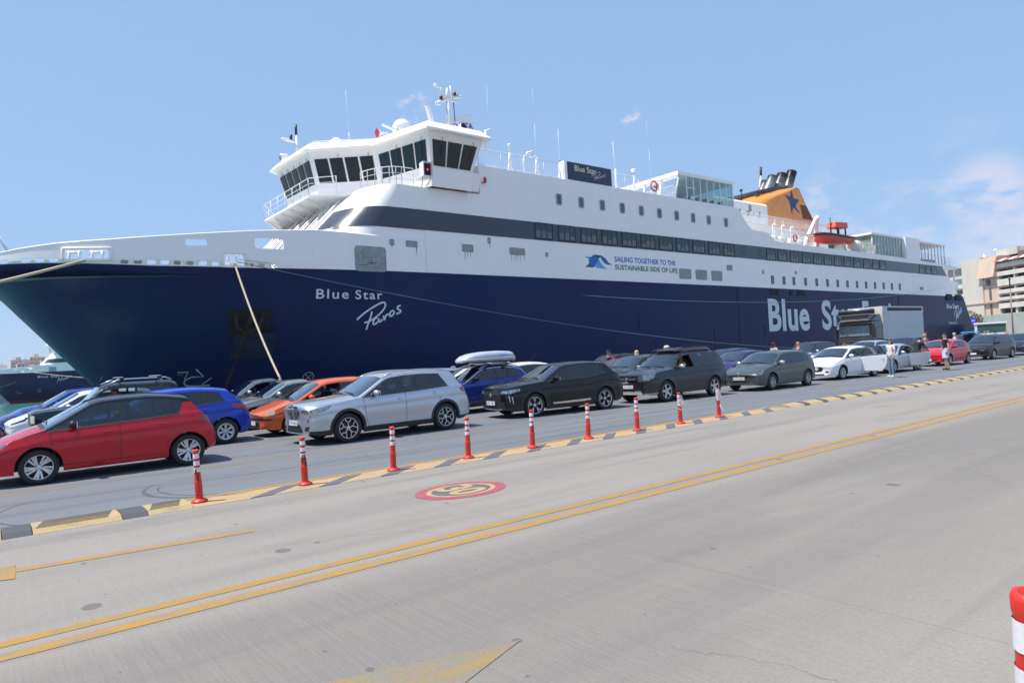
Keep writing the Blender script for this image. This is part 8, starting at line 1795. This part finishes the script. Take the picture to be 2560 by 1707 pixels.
person('man in black leaning on the open door of the pale silver sedan', (36.78, 14.33, 0), R(88), 1.78, dict(sp=(0, -.05, 1.11), ch=(0, -.16, 1.26), nk=(0, -.27, 1.40), hb=(0, -.34, 1.46), ht=(0, -.40, 1.58), lsh=(.17, -.22, 1.35), rsh=(-.17, -.22, 1.35), lel=(.24, -.42, 1.14), lwr=(.14, -.58, 1.22), lha=(.10, -.62, 1.26), rel=(-.22, -.42, 1.12), rwr=(-.1, -.58, 1.18), rha=(-.06, -.62, 1.22)),
       (.012, .012, .013), (.03, .03, .035), (.12, .22, .42), 'light', (.012, .01, .01), 'short', shorts=True)
person('bearded man in a straw sun hat and white tee shirt, arms on a car roof', (20.95, 17.05, 0), R(10), 1.86, dict(lsh=(.19, -.02, 1.43), rsh=(-.19, -.02, 1.43), lel=(.36, -.18, 1.42), lwr=(.42, -.40, 1.52), lha=(.43, -.46, 1.53), rel=(-.36, -.10, 1.28), rwr=(-.44, -.30, 1.22), rha=(-.46, -.36, 1.22)),
       (.66, .64, .62), (.1, .1, .12), (.05, .05, .05), 'tan', (.02, .015, .012), 'short', hat=(.62, .48, .34))
person('woman with long blond hair standing behind the cherry red hatchback', (22.4, 19.9, 0), R(170), 1.79, None, (.4, .3, .3), (.1, .1, .12), hair=(.55, .38, .22), hair_kind='long')
person('dark haired man barely showing over the cherry red hatchback roof', (23.9, 23.0, 0), R(20), 1.86, None, (.05, .05, .06), (.1, .1, .12), skin='tan')
person('man in a pink shirt and sunglasses behind the grey green hatchback', (30.72, 17.15, 0), R(12), 1.77, dict(lel=(.26, -.05, 1.15), rel=(-.26, -.05, 1.15)), (.62, .13, .19), (.2, .2, .22), hair=(.30, .20, .11), glasses=True)
person('woman with a dark red ponytail behind the violet blue hatchback', (33.2, 19.9, 0), R(80), 1.82, dict(face=(0, -1, 0)), (.5, .45, .4), (.1, .1, .12), skin='tan', hair=(.06, .02, .015), hair_kind='tail')
person('person with a hand raised to a pale cap behind the man in black', (44.9, 17.0, 0), R(30), 1.83, dict(lel=(.36, -.05, 1.55), lwr=(.20, -.08, 1.74), lha=(.14, -.08, 1.78)), (.4, .1, .1), (.1, .1, .12), hair=(.45, .30, .17), hair_kind='short')
person('blond person beside the bright blue board', (49.8, 17.1, 0), R(30), 1.80, None, (.55, .5, .45), (.1, .1, .12), hair=(.55, .42, .25), hair_kind='short')
for k, (px, dep, tp, hr, lb) in enumerate([(2462, 80, (.6, .12, .1), (.4, .25, .15), 'person in red near the white roofed bus'), (2470, 82, (.72, .70, .66), (.5, .4, .3), 'person in cream near the white roofed bus'), (2488, 78, (.03, .03, .03), (.01, .01, .01), 'dark haired person right of the white roofed bus'), (2515, 84, (.7, .3, .2), (.3, .2, .1), 'person in orange in front of the port wall')]):
    q = pt(px, 830, dep); person(lb, (q.x, q.y, 0), R(40*k), 1.80, None, tp, (.1, .1, .12), hair=hr)
# seated drivers
def driver(label, car_loc, sx, z0, top, skin='tan', hair=(.015, .012, .01), y=-.38, rz=0):
    P = dict(pel=(0, .0, .0), sp=(0, .04, .16), ch=(0, .07, .34), nk=(0, .09, .515), hb=(0, .07, .60), ht=(0, .075, .735), lsh=(.175, .08, .45), rsh=(-.175, .08, .45), lel=(.24, -.12, .26), lwr=(.16, -.34, .36), lha=(.13, -.40, .38), rel=(-.24, -.12, .26), rwr=(-.16, -.34, .36), rha=(-.13, -.40, .38),
             lhp=(.09, -.05, -.02), lkn=(.12, -.45, .10), lan=(.12, -.62, -.25), lto=(.12, -.76, -.28), rhp=(-.09, -.05, -.02), rkn=(-.12, -.45, .10), ran=(-.12, -.62, -.25), rto=(-.12, -.76, -.28), face=(.5, -1, 0))
    return person(label, (car_loc[0]+sx, car_loc[1]+y, z0), R(-90)+rz, 1.75, P, top, (.1, .1, .12), skin=skin, hair=hair)
driver('driver in a yellow shirt at the open window of the dark slate four wheel drive', (17.17, 15.66), 2.22, .78, (.55, .50, .18), 'tan')
driver('driver with short dark hair and sunglasses in the small boxy black four wheel drive', (1.0, 21.24), 1.78, .80, (.12, .13, .15), 'tan')
driver('driver in a blue shirt inside the glossy black crossover', (11.95, 16.20), 2.30, .66, (.05, .16, .30), 'light', (.1, .06, .04))
driver('driver with an arm at the window of the cherry red hatchback', (21.63, 21.9), 1.95, .62, (.10, .20, .30), 'tan')
driver('driver inside the white hatchback with the open door', (28.9, 15.45), 2.15, .60, (.2, .1, .1), 'tan')
# ============================================================ summer haze over the harbour
mb = MB(); mb.box(-900, 900, -650, 1500, -6, 62)
hz = bpy.data.materials.new('haze air'); hz.use_nodes = True; t = hz.node_tree; t.nodes.clear()
pv = t.nodes.new('ShaderNodeVolumePrincipled'); pv.inputs['Color'].default_value = (.86, .90, 1, 1); pv.inputs['Density'].default_value = .00016; pv.inputs['Anisotropy'].default_value = .25
ho = t.nodes.new('ShaderNodeOutputMaterial'); t.links.new(pv.outputs[0], ho.inputs['Volume'])
tag(mb.build('haze', hz), kind='stuff')
